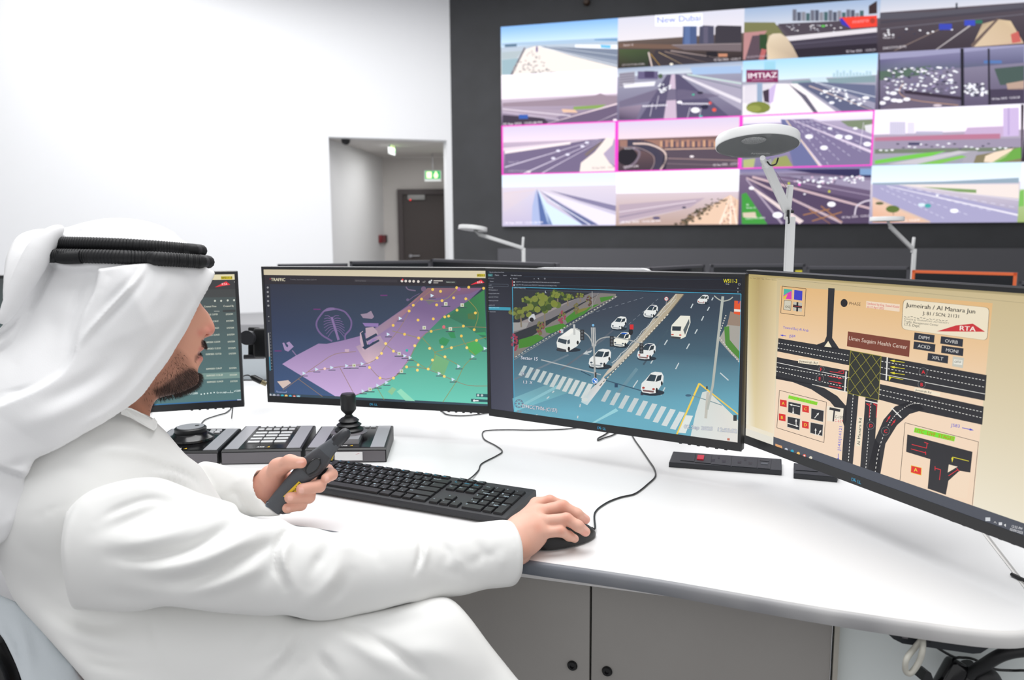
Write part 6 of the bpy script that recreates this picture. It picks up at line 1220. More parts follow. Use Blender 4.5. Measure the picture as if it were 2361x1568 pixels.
unit([(510, 1038.6), (696, 1035), (728, 981), (566, 982)], 'black and silver control unit with white numeric keypad, middle of three', u_pad)
unit([(703, 1034.6), (890.6, 1033), (907, 981), (740, 983)], 'black and silver control unit with upright joystick and white asset label', u_joy)
# sockets ---------------------------------------------------
SOCK = mat('socket_black', (38, 40, 46), .45)
def qz(pts, z): return [onz(x, y, z) for x, y in pts]
def cz(pts, z, k=2.742, x0=1500, y0=1000): return [onz(x0+x/k, y0+y/k, z) for x, y in pts]
def sock(name, outline, label, extra):
    z0, z1 = .7425, .752; P_ = cz(outline, z1); t = thing(name, sum(P_)/len(P_)*np.array([1, 1, 0])+ZZ*z0, label, 'power socket')
    lo = [np.array([p[0], p[1], z0]) for p in P_]; cen = sum(P_)/4; hi = [cen+(p-cen)*.985 for p in P_]
    m = MB(); m.loft([lo, [p-ZZ*.001 for p in P_], hi], sm=False); m.add(hi, [(0, 1, 2, 3)]); m.build('housing', SOCK, t); extra(t, z1); return t
def s1(t, z):
    def pq(nm, pts, h, m_, par=None): return MB().prism(cz(pts, z+.0002), ZZ*h).build(nm, m_, par or t)
    for a in (((196, 122), (286, 128), (276, 178), (188, 170)),): pq('blank_module', a, .0008, SOCK)
    s_ = pq('switch_module', ((290, 128), (388, 135), (380, 190), (280, 182)), .0008, SOCK); r_ = pq('rocker_switch', ((298, 142), (340, 145), (334, 172), (292, 168)), .003, mat('switch_red', (180, 30, 50), .3, emit=.25), s_)
    for (x, y), a in (((430, 165), ((392, 136), (514, 146), (506, 205), (383, 194))), ((597, 177), ((520, 147), (676, 160), (670, 218), (512, 206)))):
        f_ = pq('socket_module', a, .0008, SOCK)
        m = MB()
        for dx, dy, w_, h_ in ((2, -14, 7, 7), (-35, 4, 11, 6), (33, 10, 11, 6)): m.prism(cz([(x+dx-w_, y+dy-h_), (x+dx+w_, y+dy-h_), (x+dx+w_, y+dy+h_), (x+dx-w_, y+dy+h_)], z+.0011), ZZ*.0002)
        m.build('pin_holes', BLKG, f_)
    f_ = pq('data_module', ((684, 160), (764, 166), (756, 225), (676, 218)), .0008, SOCK); pq('data_port', ((692, 166), (750, 171), (748, 180), (690, 175)), .0015, BLKG, f_); pq('usb_port', ((700, 186), (742, 189), (740, 200), (698, 197)), .0015, mat('port_grey', (76, 80, 86), .4), f_)
sock('power_strip', [(116, 180), (830, 232), (828, 160), (142, 112)], 'low black desk power strip with red switch and two sockets under the middle monitor', s1)
sock('power_strip', [(905, 250), (1180, 275), (1200, 215), (905, 185)], 'second black desk power strip half hidden by the right monitor', lambda t, z: MB().prism(cz([(918, 196), (1060, 206), (1058, 240), (916, 232)], z+.0002), ZZ*.0008).build('blank_module', SOCK, t))
# loose cables -----------------------------------------------
def dcable(pts, label, r=.0016, h=.0025, z=None): tag(MB().tube(spline(on_desk(pts, h) if z is None else [at(x, y, d) for x, y, d in pts], 7), r, 8).build('monitor_cable', CABLE), label, 'cable')
dcable([(462, 990), (464, 978), (474, 967), (500, 958), (520, 952), (533, 942)], 'thin grey cable running from the jog dial unit up behind the list screen')
dcable([(1424, 980), (1396, 1001), (1380, 1010), (1379, 1015), (1392, 1010), (1415, 1002), (1440, 985)], 'short black cable loop just under the middle monitor')
dcable([(1010, 938), (1021, 949.5), (1032, 956), (1055, 958.5), (1079, 958), (1114, 954), (1150, 948)], 'thin cable lying under the right end of the map screen')
t = thing('cable_plug', at(590, 875, 1.97), 'black cable plug with brass tip between the list screen and map screen', 'plug')
MB().tube([at(578, 868, 1.96), at(585, 871, 1.96), at(603, 880, 1.96)], [.003, .008, .0075], 12).build('plug_body', BLK, t); MB().tube([at(602, 880, 1.96), at(614, 886, 1.965)], .006, 12).build('plug_tip', mat('brass_dull', (150, 140, 110), .4, metal=.6), t)
MB().tube(spline([at(578, 868, 1.96), at(571, 865, 1.95), at(560, 868, 1.94), at(545, 880, 1.94), at(530, 1000, 1.97)], 6), .0015, 8).build('cord', CABLE, t)
m = MB(); a, b = at(606, 758, 2.02), at(606, 824, 2.02)
m.box((a+b)/2+CR*.02, (.075, .05, .075), (CR, CF, CU), bev=.006); m.box(at(586, 788, 2.03), (.02, .04, .075), (CR, CF, CU), bev=.004)
m.build('arm_bracket', BLK, m2)
m = MB(); m.cyl(at(576, 779, 2.0), .018, .05, CF, 24); m.tube([at(562, 823, 2.0), at(610, 822, 2.01)], .006, 10); m.build('pivot_disc', DGREY, m2)
# ============================================================ PERSON (implicit surfaces meshed from a grid)
import openvdb as vdb
F4 = np.float32
class Grid:
    def __init__(s, lo, hi, vox):
        s.o = np.array(lo, float); s.vx = vox; s.n = (np.ceil((np.array(hi)-s.o)/vox).astype(int)+1)
        s.a = np.full(tuple(s.n), .08, F4)
    def ax(s, lo, hi):
        i0 = np.clip(np.floor((np.array(lo)-s.o)/s.vx).astype(int), 0, s.n); i1 = np.clip(np.ceil((np.array(hi)-s.o)/s.vx).astype(int)+1, 0, s.n)
        sl = tuple(slice(a, b) for a, b in zip(i0, i1))
        X = [(s.o[k]+s.vx*np.arange(i0[k], i1[k])).astype(F4) for k in range(3)]
        return sl, X[0][:, None, None], X[1][None, :, None], X[2][None, None, :]
    @staticmethod
    def smin(a, b, k):
        if k <= 0: return np.minimum(a, b)
        h = np.maximum(k-np.abs(a-b), 0)/k; return np.minimum(a, b)-h*h*k*F4(.25)
    def comb(s, sl, d, k, op):
        if op == 'u': s.a[sl] = s.smin(s.a[sl], d, k)
        else: s.a[sl] = -s.smin(-s.a[sl], d, k)      # subtract
    def cap(s, a, b, ra, rb, k=.01, op='u', fl=None):
        a, b = np.array(a, float), np.array(b, float); R_ = max(ra, rb)+k+.03; sl, X, Y, Z = s.ax(np.minimum(a, b)-R_, np.maximum(a, b)+R_)
        if 0 in s.a[sl].shape: return s
        d = b-a; L2 = max(float(d@d), 1e-9)
        t = np.clip(((X-a[0])*d[0]+(Y-a[1])*d[1]+(Z-a[2])*d[2])/L2, 0, 1)
        D = np.sqrt((X-a[0]-t*d[0])**2+(Y-a[1]-t*d[1])**2+(Z-a[2]-t*d[2])**2)-(ra+(rb-ra)*t)
        s.comb(sl, D.astype(F4), k, op); return s
    def ell(s, c, r, ax=None, k=.01, op='u'):
        c = np.array(c, float); r = np.array(r, float); A = np.array(ax if ax is not None else np.eye(3)); R_ = max(r)+k+.03; sl, X, Y, Z = s.ax(c-R_, c+R_)
        if 0 in s.a[sl].shape: return s
        q = [((X-c[0])*A[i][0]+(Y-c[1])*A[i][1]+(Z-c[2])*A[i][2]) for i in range(3)]
        k0 = np.sqrt(sum((q[i]/r[i])**2 for i in range(3))); k1 = np.sqrt(sum((q[i]/r[i]**2)**2 for i in range(3)))
        s.comb(sl, (k0*(k0-1)/np.maximum(k1, 1e-6)).astype(F4), k, op); return s
    def chain(s, pts, rs, k=.006):
        for i in range(len(pts)-1): s.cap(pts[i], pts[i+1], rs[i], rs[i+1], k)
        return s
    def pix(s):
        X, Y, Z = [s.o[k]+s.vx*np.arange(s.n[k]) for k in range(3)]
        X = X[:, None, None]; Y = Y[None, :, None]-CO[1]; Z = Z[None, None, :]-CO[2]
        d = np.maximum(X*CF[0]+Y*CF[1]+Z*CF[2], .05); px = CX+FPX*(X*CR[0]+Y*CR[1]+Z*CR[2])/d; py = CY-FPX*(X*CU[0]+Y*CU[1]+Z*CU[2])/d
        return px.astype(F4), py.astype(F4), d.astype(F4)
    def clip(s, S, k=.01, off=0):            # limit to the outline seen from the front
        px, py, d = s.pix(); v = (S(px, py)+off)*d/FPX; s.a = -s.smin(-s.a, -v.astype(F4), k); return s
    def nodesk(s):                           # keep clear of the desk slab
        X = s.o[0]+s.vx*np.arange(s.n[0]); Y = (s.o[1]+s.vx*np.arange(s.n[1]))[None, :, None]; Z = (s.o[2]+s.vx*np.arange(s.n[2]))[None, None, :]
        ex = np.array([p[0] for p in ep]); ey = np.array([p[1] for p in ep])-.0095; o_ = np.argsort(ex); e_ = np.interp(X, ex[o_], ey[o_])[:, None, None]
        s.a = np.maximum(s.a, -np.maximum(np.maximum(Z-.7435, .714-Z), (e_-Y)*.93)).astype(F4); return s
    def mesh(s):
        for k in range(3):
            for e in (0, -1):
                sl = [slice(None)]*3; sl[k] = e; s.a[tuple(sl)] = np.maximum(s.a[tuple(sl)], s.vx*.5)
        g = vdb.FloatGrid(.08); g.copyFromArray(s.a.astype(np.float64) if False else s.a)
        g.transform = vdb.createLinearTransform(voxelSize=s.vx)
        P_, T_, Q_ = g.convertToPolygons(isovalue=0.0, adaptivity=0.0)
        return P_.astype(float)+s.o, [tuple(int(i) for i in f) for f in T_]+[tuple(int(i) for i in f) for f in Q_]
class Sil:                                   # signed distance (photo pixels) to a closed outline, on a coarse raster
    def __init__(s, pts, smooth=True, st=4):
        P_ = np.array([p[:2] for p in (spline([(*p, 0) for p in pts]+[(*pts[0], 0)], 4) if smooth else [(*p, 0) for p in pts]+[(*pts[0], 0)])]); s.st = st
        s.x0, s.y0 = P_[:, 0].min()-80, P_[:, 1].min()-80; nx, ny = int((P_[:, 0].max()+80-s.x0)/st)+2, int((P_[:, 1].max()+80-s.y0)/st)+2
        X, Y = np.meshgrid(s.x0+st*np.arange(nx), s.y0+st*np.arange(ny), indexing='ij'); D = np.full(X.shape, 1e9); ins = np.zeros(X.shape, bool)
        for (x1, y1), (x2, y2) in zip(P_[:-1], P_[1:]):
            dx, dy = x2-x1, y2-y1; L2 = dx*dx+dy*dy+1e-9; t = np.clip(((X-x1)*dx+(Y-y1)*dy)/L2, 0, 1); D = np.minimum(D, (X-x1-t*dx)**2+(Y-y1-t*dy)**2)
            if abs(dy) > 1e-9: c_ = ((y1 > Y) != (y2 > Y)) & (X < dx*(Y-y1)/dy+x1); ins ^= c_
        s.g = (np.sqrt(D)*np.where(ins, -1, 1)).astype(F4)
    def __call__(s, px, py):
        u = np.clip((px-s.x0)/s.st, 0, s.g.shape[0]-1.001); v = np.clip((py-s.y0)/s.st, 0, s.g.shape[1]-1.001); i = u.astype(int); j = v.astype(int); fu = u-i; fv = v-j; g = s.g
        return (g[i, j]*(1-fu)+g[i+1, j]*fu)*(1-fv)+(g[i, j+1]*(1-fu)+g[i+1, j+1]*fu)*fv
def pdist(px, py, pts):
    D = np.full(px.shape, 1e9)
    for (x1, y1), (x2, y2) in zip(pts[:-1], pts[1:]):
        dx, dy = x2-x1, y2-y1; L2 = dx*dx+dy*dy+1e-9; t = np.clip(((px-x1)*dx+(py-y1)*dy)/L2, 0, 1); D = np.minimum(D, (px-x1-t*dx)**2+(py-y1-t*dy)**2)
    return np.sqrt(D)
def normals(V, Fc):
    N = np.zeros_like(V)
    T3 = np.array([f[:3] for f in Fc]); n = np.cross(V[T3[:, 1]]-V[T3[:, 0]], V[T3[:, 2]]-V[T3[:, 0]])
    Q = np.array([f+(f[0],) if len(f) == 3 else f for f in Fc])
    for k in range(4): np.add.at(N, Q[:, k], n)
    return N/np.maximum(np.linalg.norm(N, axis=1, keepdims=True), 1e-9)
def crop(pts, x0, y0, k): return [(x0+x/k, y0+y/k) for x, y in pts]
def folds(V, Fc, items, regions=(), amp=1.0):
    N = normals(V, Fc); P2 = proj(V); px, py = P2[:, 0], P2[:, 1]; view = CO-V; view /= np.linalg.norm(view, axis=1, keepdims=True); face = np.clip((N*view).sum(1)*2.2, 0, 1)
    h = np.zeros(len(V))
    for pts, w_, a in items:                # crease (a<0) or ridge (a>0) in millimetres along a line
        pts2 = [p[:2] for p in spline([(*p, 0) for p in pts], 4)]; d = pdist(px, py, pts2); t = 1-np.exp(-(np.minimum(np.hypot(px-pts[0][0], py-pts[0][1]), np.hypot(px-pts[-1][0], py-pts[-1][1]))/(3*w_+14))**2); h += a*np.exp(-(d/w_)**2)*(.15+.85*t)
    for S, a, w_ in regions:
        d = S(px, py); t = np.clip(.5-d/w_, 0, 1); h += a*t*t*(3-2*t)
    return V+(view*.75+N*.25*np.clip(face, 0, 1)[:, None])*(h*face)[:, None]*.001*amp
def smesh(name, parts, m, parent, cols=None):
    V = []; Fc = []; n = 0; CC = []
    for i, (v, f) in enumerate(parts):
        V.append(v); Fc += [tuple(a+n for a in q) for q in f]; n += len(v)
        if cols is not None: CC.append(cols[i])
    V = np.concatenate(V); me = bpy.data.meshes.new(name); me.from_pydata(V.tolist(), [], Fc); me.update()
    me.polygons.foreach_set('use_smooth', [True]*len(me.polygons)); me.materials.append(m)
    if cols is not None:
        c = np.concatenate(CC); ca = me.color_attributes.new('Col', 'FLOAT_COLOR', 'POINT'); ca.data.foreach_set('color', np.concatenate([c, np.ones((len(c), 1))], 1).ravel())
    return link(name, me, parent)
def relax(V, Fc, it=2, lam=.5):
    E = set()
    Q = np.array([f+(f[0],) if len(f) == 3 else f for f in Fc]); e = np.concatenate([Q[:, [0, 1]], Q[:, [1, 2]], Q[:, [2, 3]], Q[:, [3, 0]]]); e = e[e[:, 0] != e[:, 1]]
    for _i in range(it):
        S = np.zeros_like(V); c = np.zeros(len(V)); np.add.at(S, e[:, 0], V[e[:, 1]]); np.add.at(c, e[:, 0], 1); np.add.at(S, e[:, 1], V[e[:, 0]]); np.add.at(c, e[:, 1], 1); V = V+(S/np.maximum(c, 1)[:, None]-V)*lam
    return V
CLOTH = mat('cotton_white', (238, 238, 236), .8, spec=.25, sheen=.15, bump=(1400, .12, .0004)); GHU = mat('ghutra_cotton', (240, 240, 241), .85, spec=.2, sheen=.15, bump=(900, .25, .0005))
TAILM = mat('ghutra_tail_cotton', (222, 229, 234), .85, spec=.2, bump=(900, .25, .0005))
man = thing('person', onz(250, 1700, .0) if False else np.array([-.50, 1.06, .0]), 'seated person in white robe and headscarf holding a handset, other hand on a mouse', 'person')
# ---------------------------------------------------------------- robe
def bb(pts, m=.06): P_ = np.array(pts); return P_.min(0)-m, P_.max(0)+m
SA = [(150, 1185), (174, 1156), (215, 1128), (290, 1106), (362, 1101), (420, 1120), (460, 1137), (505, 1150), (543, 1163), (552, 1181), (580, 1192), (609, 1198), (645, 1195), (680, 1213), (725, 1217), (768, 1228), (797, 1225), (870, 1230), (953, 1229), (979, 1228), (1030, 1219), (1085, 1205), (1130, 1199), (1157, 1197.5), (1180, 1203), (1195, 1225), (1204, 1254), (1206, 1285), (1205, 1314), (1200, 1332), (1184, 1352), (1150, 1357), (1116, 1360), (1070, 1373), (1032, 1378), (970, 1393), (940, 1390), (860, 1412), (800, 1427), (725, 1431), (659, 1418), (609, 1420), (507, 1413), (440, 1404), (380, 1398), (330, 1408), (275, 1411), (199, 1406), (165, 1400), (147, 1330), (140, 1260)]
sh = at(245, 1250, 1.0); el = at(700, 1325, .99); wr = at(1150, 1276, 1.08); ce = at(1204, 1270, 1.090)
lo, hi = bb([at(100, 1050, 1.05), at(150, 1450, .9), el, ce, at(1210, 1360, 1.0), at(700, 1450, .9)], .05)
g = Grid(lo, hi, .0031)
g.cap(at(200, 1250, 1.02), at(300, 1252, .985), .088, .085, .02).cap(at(300, 1252, .985), at(520, 1295, .975), .084, .074, .03).cap(at(520, 1295, .975), el, .072, .058, .03).cap(el, at(900, 1315, 1.03), .058, .052, .03).cap(at(900, 1315, 1.03), at(1060, 1290, 1.07), .052, .045, .02).cap(at(1060, 1290, 1.07), ce, .045, .048, .02)
g.clip(Sil(SA, st=3), .006).nodesk()
g.cap(at(1246, 1268, 1.112), at(1310, 1262, 1.14), .030, .040, .002, 'sub')      # open cuff
Vs, Fs = g.mesh(); Vs = relax(Vs, Fs, 2)
C2 = lambda *p: crop(p, 0, 1000, 2.76); C7 = lambda *p: crop(p, 740, 980, 3.472)
Vs = folds(Vs, Fs, [
    (C2((480, 432), (420, 560), (392, 680), (395, 800), (412, 920), (440, 1050), (480, 1100)), 3.5, -2.2), (C2((500, 440), (445, 560), (412, 680), (415, 800), (430, 920)), 7, 1.5),
    (C2((560, 470), (700, 390), (850, 330), (1000, 330), (1150, 380), (1300, 450)), 20, 5), (C2((600, 640), (800, 560), (1000, 480), (1180, 450)), 16, -5), (C2((620, 560), (760, 480), (940, 420), (1100, 430)), 9, -4),
    (C2((640, 700), (900, 690), (1150, 620), (1350, 520)), 20, 6), (C2((700, 780), (950, 780), (1200, 730), (1400, 620), (1500, 540)), 13, -8), (C2((800, 860), (1050, 860), (1300, 800), (1550, 680), (1700, 600)), 18, 8), (C2((1000, 960), (1250, 930), (1480, 830), (1700, 710), (1800, 640)), 13, -7), (C2((1100, 1020), (1400, 960), (1650, 850), (1760, 780)), 16, 5),
    (C2((560, 1000), (800, 1040), (1000, 1060)), 18, -3), (C2((700, 930), (900, 980), (1200, 1000)), 18, 2.5),
    (C2((1885, 585), (1810, 640), (1765, 720), (1755, 800), (1770, 880), (1820, 980)), 8, -9), (C2((1860, 600), (1820, 700), (1800, 800), (1830, 900), (1880, 990)), 13, 8), (C2((1640, 640), (1700, 760), (1690, 900), (1600, 1040)), 18, -4), (C2((1560, 600), (1620, 560), (1700, 590)), 10, -3),
    (C2((1960, 960), (2000, 860), (2060, 760), (2110, 660)), 14, -6), (C2((1940, 1080), (2050, 1000), (2140, 860), (2180, 740)), 14, 5), (C2((2040, 1120), (2150, 1020), (2230, 880)), 12, -4),
    (C7((740, 866), (785, 905), (803, 960), (800, 1040), (778, 1110), (750, 1180)), 5.5, -8), (C7((800, 880), (830, 960), (830, 1060), (800, 1160)), 9, 6), (C7((700, 900), (745, 980), (745, 1080)), 10, 4),
    (C7((900, 900), (980, 960), (1020, 1040), (960, 1140)), 10, -4), (C7((1200, 900), (1260, 960), (1290, 1030), (1240, 1090), (1150, 1120)), 12, -5), (C7((1330, 1120), (1350, 1060), (1400, 1010), (1430, 1000)), 10, -6), (C7((1420, 1170), (1450, 1090), (1450, 1020)), 10, 4), (C7((1180, 1180), (1100, 1080), (1080, 980)), 10, 4), (C7((980, 1180), (1080, 1190), (1180, 1240)), 10, -4),
    (C7((1472, 790), (1530, 880), (1560, 980), (1566, 1080), (1556, 1180)), 3, -1.6), (C7((300, 940), (420, 1000), (480, 1100)), 12, -4), (C7((120, 900), (220, 980), (260, 1100)), 14, 4)], amp=1.3); Vs = relax(Vs, Fs, 2, .4)
SB_ = [(285, 948), (300, 946), (330, 953), (355, 966), (362, 976), (372, 985), (387, 1000), (427, 1047), (456, 1069), (471, 1087), (514, 1156), (560, 1210), (620, 1300), (660, 1400), (690, 1424), (800, 1420), (900, 1400), (1000, 1378), (1040, 1381), (1080, 1420), (1130, 1487), (1195, 1568), (1300, 1700), (900, 1780), (330, 1760), (260, 1650), (192, 1565), (100, 1460), (33, 1384), (0, 1311), (-70, 1200), (-70, 1060), (0, 1000), (60, 980), (140, 960), (230, 950)]
lo, hi = bb([at(-60, 1000, 1.1), at(1250, 1600, .95), at(300, 940, 1.3), at(0, 1500, .9), at(450, 1650, .85)], .03); hi[2] = .985
g = Grid(lo, hi, .005)
g.cap(at(150, 1180, 1.03), at(330, 1110, 1.33), .085, .075, .03).ell(at(235, 1190, 1.16), (.165, .17, .19), k=.05).ell(at(330, 1410, 1.14), (.19, .17, .19), k=.06).ell(at(220, 1560, 1.12), (.17, .19, .18), k=.05).cap(at(318, 985, 1.16), at(320, 1100, 1.17), .066, .11, .05).ell(at(395, 1110, 1.18), (.075, .11, .085), k=.04).cap(at(300, 985, 1.12), at(230, 1100, 1.06), .05, .075, .04)
g.cap(at(330, 1560, 1.02), at(985, 1500, 1.04), .12, .088, .05).cap(at(985, 1500, 1.04), at(1180, 1720, 1.05), .088, .10, .03).cap(at(420, 1560, 1.22), at(1000, 1560, 1.10), .11, .085, .05)
g.clip(Sil(SB_), .016).nodesk()
_x = (g.o[0]+g.vx*np.arange(g.n[0]))[:, None, None]; _z = (g.o[2]+g.vx*np.arange(g.n[2]))[None, None, :]; g.a = np.maximum(g.a, np.minimum(.468-_z, -.36-_x)).astype(F4)
Vt, Ft = g.mesh(); Vt = relax(Vt, Ft, 2)
Vt = folds(Vt, Ft, [
    (C2((945, 1125), (965, 1230), (985, 1320), (1030, 1420), (1110, 1568)), 3.5, -2.5), (C2((200, 980), (400, 1130), (620, 1210), (900, 1200)), 18, -7), (C2((250, 1110), (420, 1250), (650, 1330), (900, 1330)), 20, 6), (C2((400, 1300), (620, 1420), (800, 1440), (960, 1420)), 16, -5), (C2((480, 1420), (680, 1520), (900, 1560)), 18, 5),
    (C2((1680, 1165), (1640, 1250), (1590, 1330), (1570, 1400)), 10, -5), (C2((1940, 1190), (1930, 1280), (1860, 1400), (1760, 1520), (1700, 1600)), 13, -6), (C2((1880, 1190), (1850, 1300), (1780, 1420), (1650, 1540)), 14, 7), (C2((1990, 1290), (1950, 1400), (1880, 1500), (1810, 1600)), 10, -6), (C2((2010, 1330), (2040, 1420), (2100, 1500), (2170, 1600)), 10, -6), ([(785, 1432), (850, 1468), (913, 1506), (993, 1570)], 10, -6), ([(750, 1440), (830, 1490), (930, 1560)], 16, 4), (C2((1960, 1330), (1930, 1420), (1880, 1500)), 8, 6), (C2((2030, 1290), (2080, 1380), (2160, 1470)), 12, 6),
    (C2((1050, 30), (1150, 130), (1260, 230), (1350, 350)), 12, 4), (C2((1030, 210), (1130, 240), (1230, 300), (1280, 370)), 7, -6), (C2((1000, 200), (1040, 205), (1100, 220)), 8, 5), (C2((930, 260), (1080, 265), (1200, 310), (1270, 370)), 9, 6), (C2((620, 0), (616, 60), (612, 95)), 3, -2), ([(286, 955), (315, 966), (340, 980), (358, 992)], 3.5, -3), ([(362, 992), (376, 1010), (392, 1030)], 3, -2),
    (C2((560, 130), (680, 100), (840, 110), (1000, 150), (1200, 250)), 14, 7), (C2((300, 160), (450, 200), (600, 260)), 16, -4), (C2((180, 560), (330, 480), (480, 432)), 3, -1.5), (C2((100, 640), (200, 760), (330, 820)), 16, -4),
    (crop([(100, 1568-0), (0, 0)], 0, 0, 1) if False else [(760, 1460), (900, 1440), (1010, 1410)], 20, -4), ([(850, 1520), (980, 1500), (1090, 1530)], 26, 4)], amp=1.3); Vt = relax(Vt, Ft, 1, .4)
# collar band
COL_ = crop([(835, 1392), (870, 1390), (930, 1420), (990, 1450), (1020, 1475), (1035, 1490), (1030, 1515), (990, 1500), (930, 1475), (850, 1440), (800, 1425)], 0, 460, 2.903)
# far sleeve
SC_ = [(452, 1072), (470, 1064), (500, 1068), (540, 1080), (575, 1079), (612, 1078), (622, 1085), (618, 1110), (612, 1140), (610, 1158), (625, 1172), (655, 1188), (664, 1190), (640, 1191), (600, 1192), (585, 1196), (560, 1190), (500, 1170), (460, 1180), (400, 1160), (380, 1100)]
fe = at(440, 1150, 1.24)
lo, hi = bb([at(330, 1100, 1.3), at(670, 1130, 1.22), at(500, 1200, 1.2), at(500, 1060, 1.3)], .05)
g = Grid(lo, hi, .0022)
g.cap(at(340, 1130, 1.33), at(460, 1125, 1.27), .075, .05, .02).cap(at(460, 1125, 1.27), at(600, 1136, 1.235), .05, .037, .02).ell(at(630, 1165, 1.222), (.026, .03, .018), k=.015)
g.clip(Sil(SC_), .006); g.a = np.maximum(g.a, ((.7435-(g.o[2]+g.vx*np.arange(g.n[2])))[None, None, :]).astype(F4))
g.cap(at(624, 1125, 1.23), at(690, 1120, 1.22), .033, .037, .002, 'sub')
Vf, Ff = g.mesh(); Vf = relax(Vf, Ff, 1)
C1 = lambda *p: crop(p, 370, 900, 4.293)
Vf = folds(Vf, Ff, [(C1((640, 1050), (700, 1020), (760, 1030), (800, 1100), (860, 1200), (930, 1250)), 7, -6), (C1((850, 770), (800, 850), (720, 930), (640, 1000)), 10, 5), (C1((900, 780), (910, 900), (960, 1040)), 9, -3), (C1((700, 1080), (780, 1150), (860, 1240)), 8, 5), (C1((430, 740), (480, 850), (560, 960)), 9, -5), (C1((450, 710), (560, 740), (700, 760)), 10, 4), (C1((920, 1180), (1010, 1215), (1150, 1235)), 4, -2)])
rb = smesh('kandura_robe', [(Vs, Fs), (Vt, Ft), (Vf, Ff)], CLOTH, man)
def near_d(Vq, x, y, r=9):
    Pq = proj(Vq); k_ = np.hypot(Pq[:, 0]-x, Pq[:, 1]-y); return float(((Vq[k_ < max(r, k_.min()+3)]-CO)@CF).min())
CO1 = [(281, 937), (302, 941), (320, 949), (338, 959), (350, 968), (356, 963), (363, 973), (362, 986), (355, 993), (338, 985), (318, 973), (300, 963), (279, 955)]
dc = [near_d(Vt, x, max(y, 975)+6)-.004 for x, y in CO1]
f1 = [at(x, y, d) for (x, y), d in zip(CO1, dc)]; f2 = [at(x, y, d+.006) for (x, y), d in zip(CO1, dc)]
m = MB(); m.add(f1, [tuple(range(13))[::-1]]); m.add(f2, [tuple(range(13))]); m.loft([f1, f2], sm=False); m.build('collar', CLOTH, rb)
# ---------------------------------------------------------------- head, neck, hands
SKIN = mat('skin', (214, 160, 138), .48, spec=.35, sss=.12, bump=(500, .12, .0006)); nt = SKIN.node_tree; a_ = nt.nodes.new('ShaderNodeVertexColor'); a_.layer_name = 'Col'; nt.links.new(a_.outputs['Color'], nt.nodes['Principled BSDF'].inputs['Base Color'])
HEADS = [(459, 694), (468.5, 708), (480, 721.6), (489, 737.7), (493.6, 747), (496, 757), (494, 767.5), (488, 773), (479, 777), (473, 779), (468.5, 784), (470, 791), (473, 797), (472, 803), (467, 807.5), (461, 813), (460, 817), (465, 820.5), (468.3, 826), (467, 832), (463, 838), (458, 847), (456, 857), (459, 868), (458, 880), (450, 890), (432, 899), (416, 906), (395, 911), (377, 915), (363, 920), (354, 930.5), (347, 951), (344, 985), (340, 1040), (280, 1060), (230, 1040), (210, 900), (170, 820), (150, 700), (190, 590), (290, 545), (400, 570), (446, 640)]
lo, hi = bb([at(140, 560, 1.15), at(500, 760, 1.15), at(300, 1060, 1.15), at(300, 700, 1.03), at(300, 700, 1.28)], .01)
g = Grid(lo, hi, .0018); dm = 1.150
fx_ = CR*.97+CF*.24; fx_ -= ZZ*fx_[2]; fx_ /= np.linalg.norm(fx_); sx_ = np.cross(ZZ, fx_); HA = (fx_, sx_, ZZ)
g.ell(at(298, 690, dm), (.100, .076, .105), HA, .02).ell(at(380, 770, dm), (.066, .062, .090), HA, .03).ell(at(398, 855, dm), (.050, .045, .034), HA, .025).ell(at(434, 866, dm), (.020, .024, .022), HA, .015).ell(at(420, 800, dm), (.034, .036, .045), HA, .02)
g.ell(at(425, 725, dm), (.028, .050, .028), HA, .02)
g.cap(at(456, 700, dm), at(478, 748, dm), .0075, .0105, .012).ell(at(481, 760, dm), (.0115, .0115, .0105), HA, .006).ell(at(465.5, 766, dm-.0150), (.0105, .0075, .0085), HA, .0025).ell(at(466, 765, dm+.011), (.0115, .0075, .0085), HA, .005)
g.ell(at(462, 804, dm), (.0095, .020, .0065), HA, .004).ell(at(459, 826, dm), (.0098, .018, .0072), HA, .004).cap(at(458, 816, dm-.022), at(470, 815, dm), .0022, .002, .003, 'sub')
g.ell(at(477, 773.5, dm-.011), (.0060, .0040, .0026), HA, .002, 'sub')
g.cap(at(478, 776, dm-.020), at(474, 767, dm-.006), .0018, .0024, .0015, 'sub')
g.cap(at(312, 860, dm+.01), at(290, 1040, dm+.01), .056, .062, .03)
g.clip(Sil(HEADS, st=2), .005)
Vh, Fh = g.mesh(); Vh = relax(Vh, Fh, 1)
Vh = folds(Vh, Fh, [([(459, 750), (454.5, 761), (457, 772), (463, 779)], 2.2, -1.3), ([(470, 779), (474, 778.5), (480, 778)], 1.6, -.8)])
def skincol(V, base, blobs, regs=()):
    P2 = proj(V); c = np.tile(np.array(L3(base)), (len(V), 1)); vis = np.ones(len(V))
    for x, y, r, col, s_ in blobs:
        w_ = np.exp(-((P2[:, 0]-x)**2+(P2[:, 1]-y)**2)/r**2)[:, None]*s_; c = c*(1-w_)+np.array(L3(col))*w_
    for S, col, s_, e in regs:
        w_ = np.clip(.5-S(P2[:, 0], P2[:, 1])/e, 0, 1)[:, None]*s_; c = c*(1-w_)+np.array(L3(col))*w_
    return c
C3 = lambda *p: crop(p, 340, 600, 4.357)
BEARD = C3((0, 1290), (60, 1190), (170, 1080), (260, 940), (300, 900), (360, 940), (420, 1010), (460, 1090), (500, 1120), (520, 1180), (505, 1240), (460, 1290), (400, 1320), (330, 1350), (240, 1375), (150, 1390), (80, 1440), (40, 1560), (0, 1500), (-60, 1400))
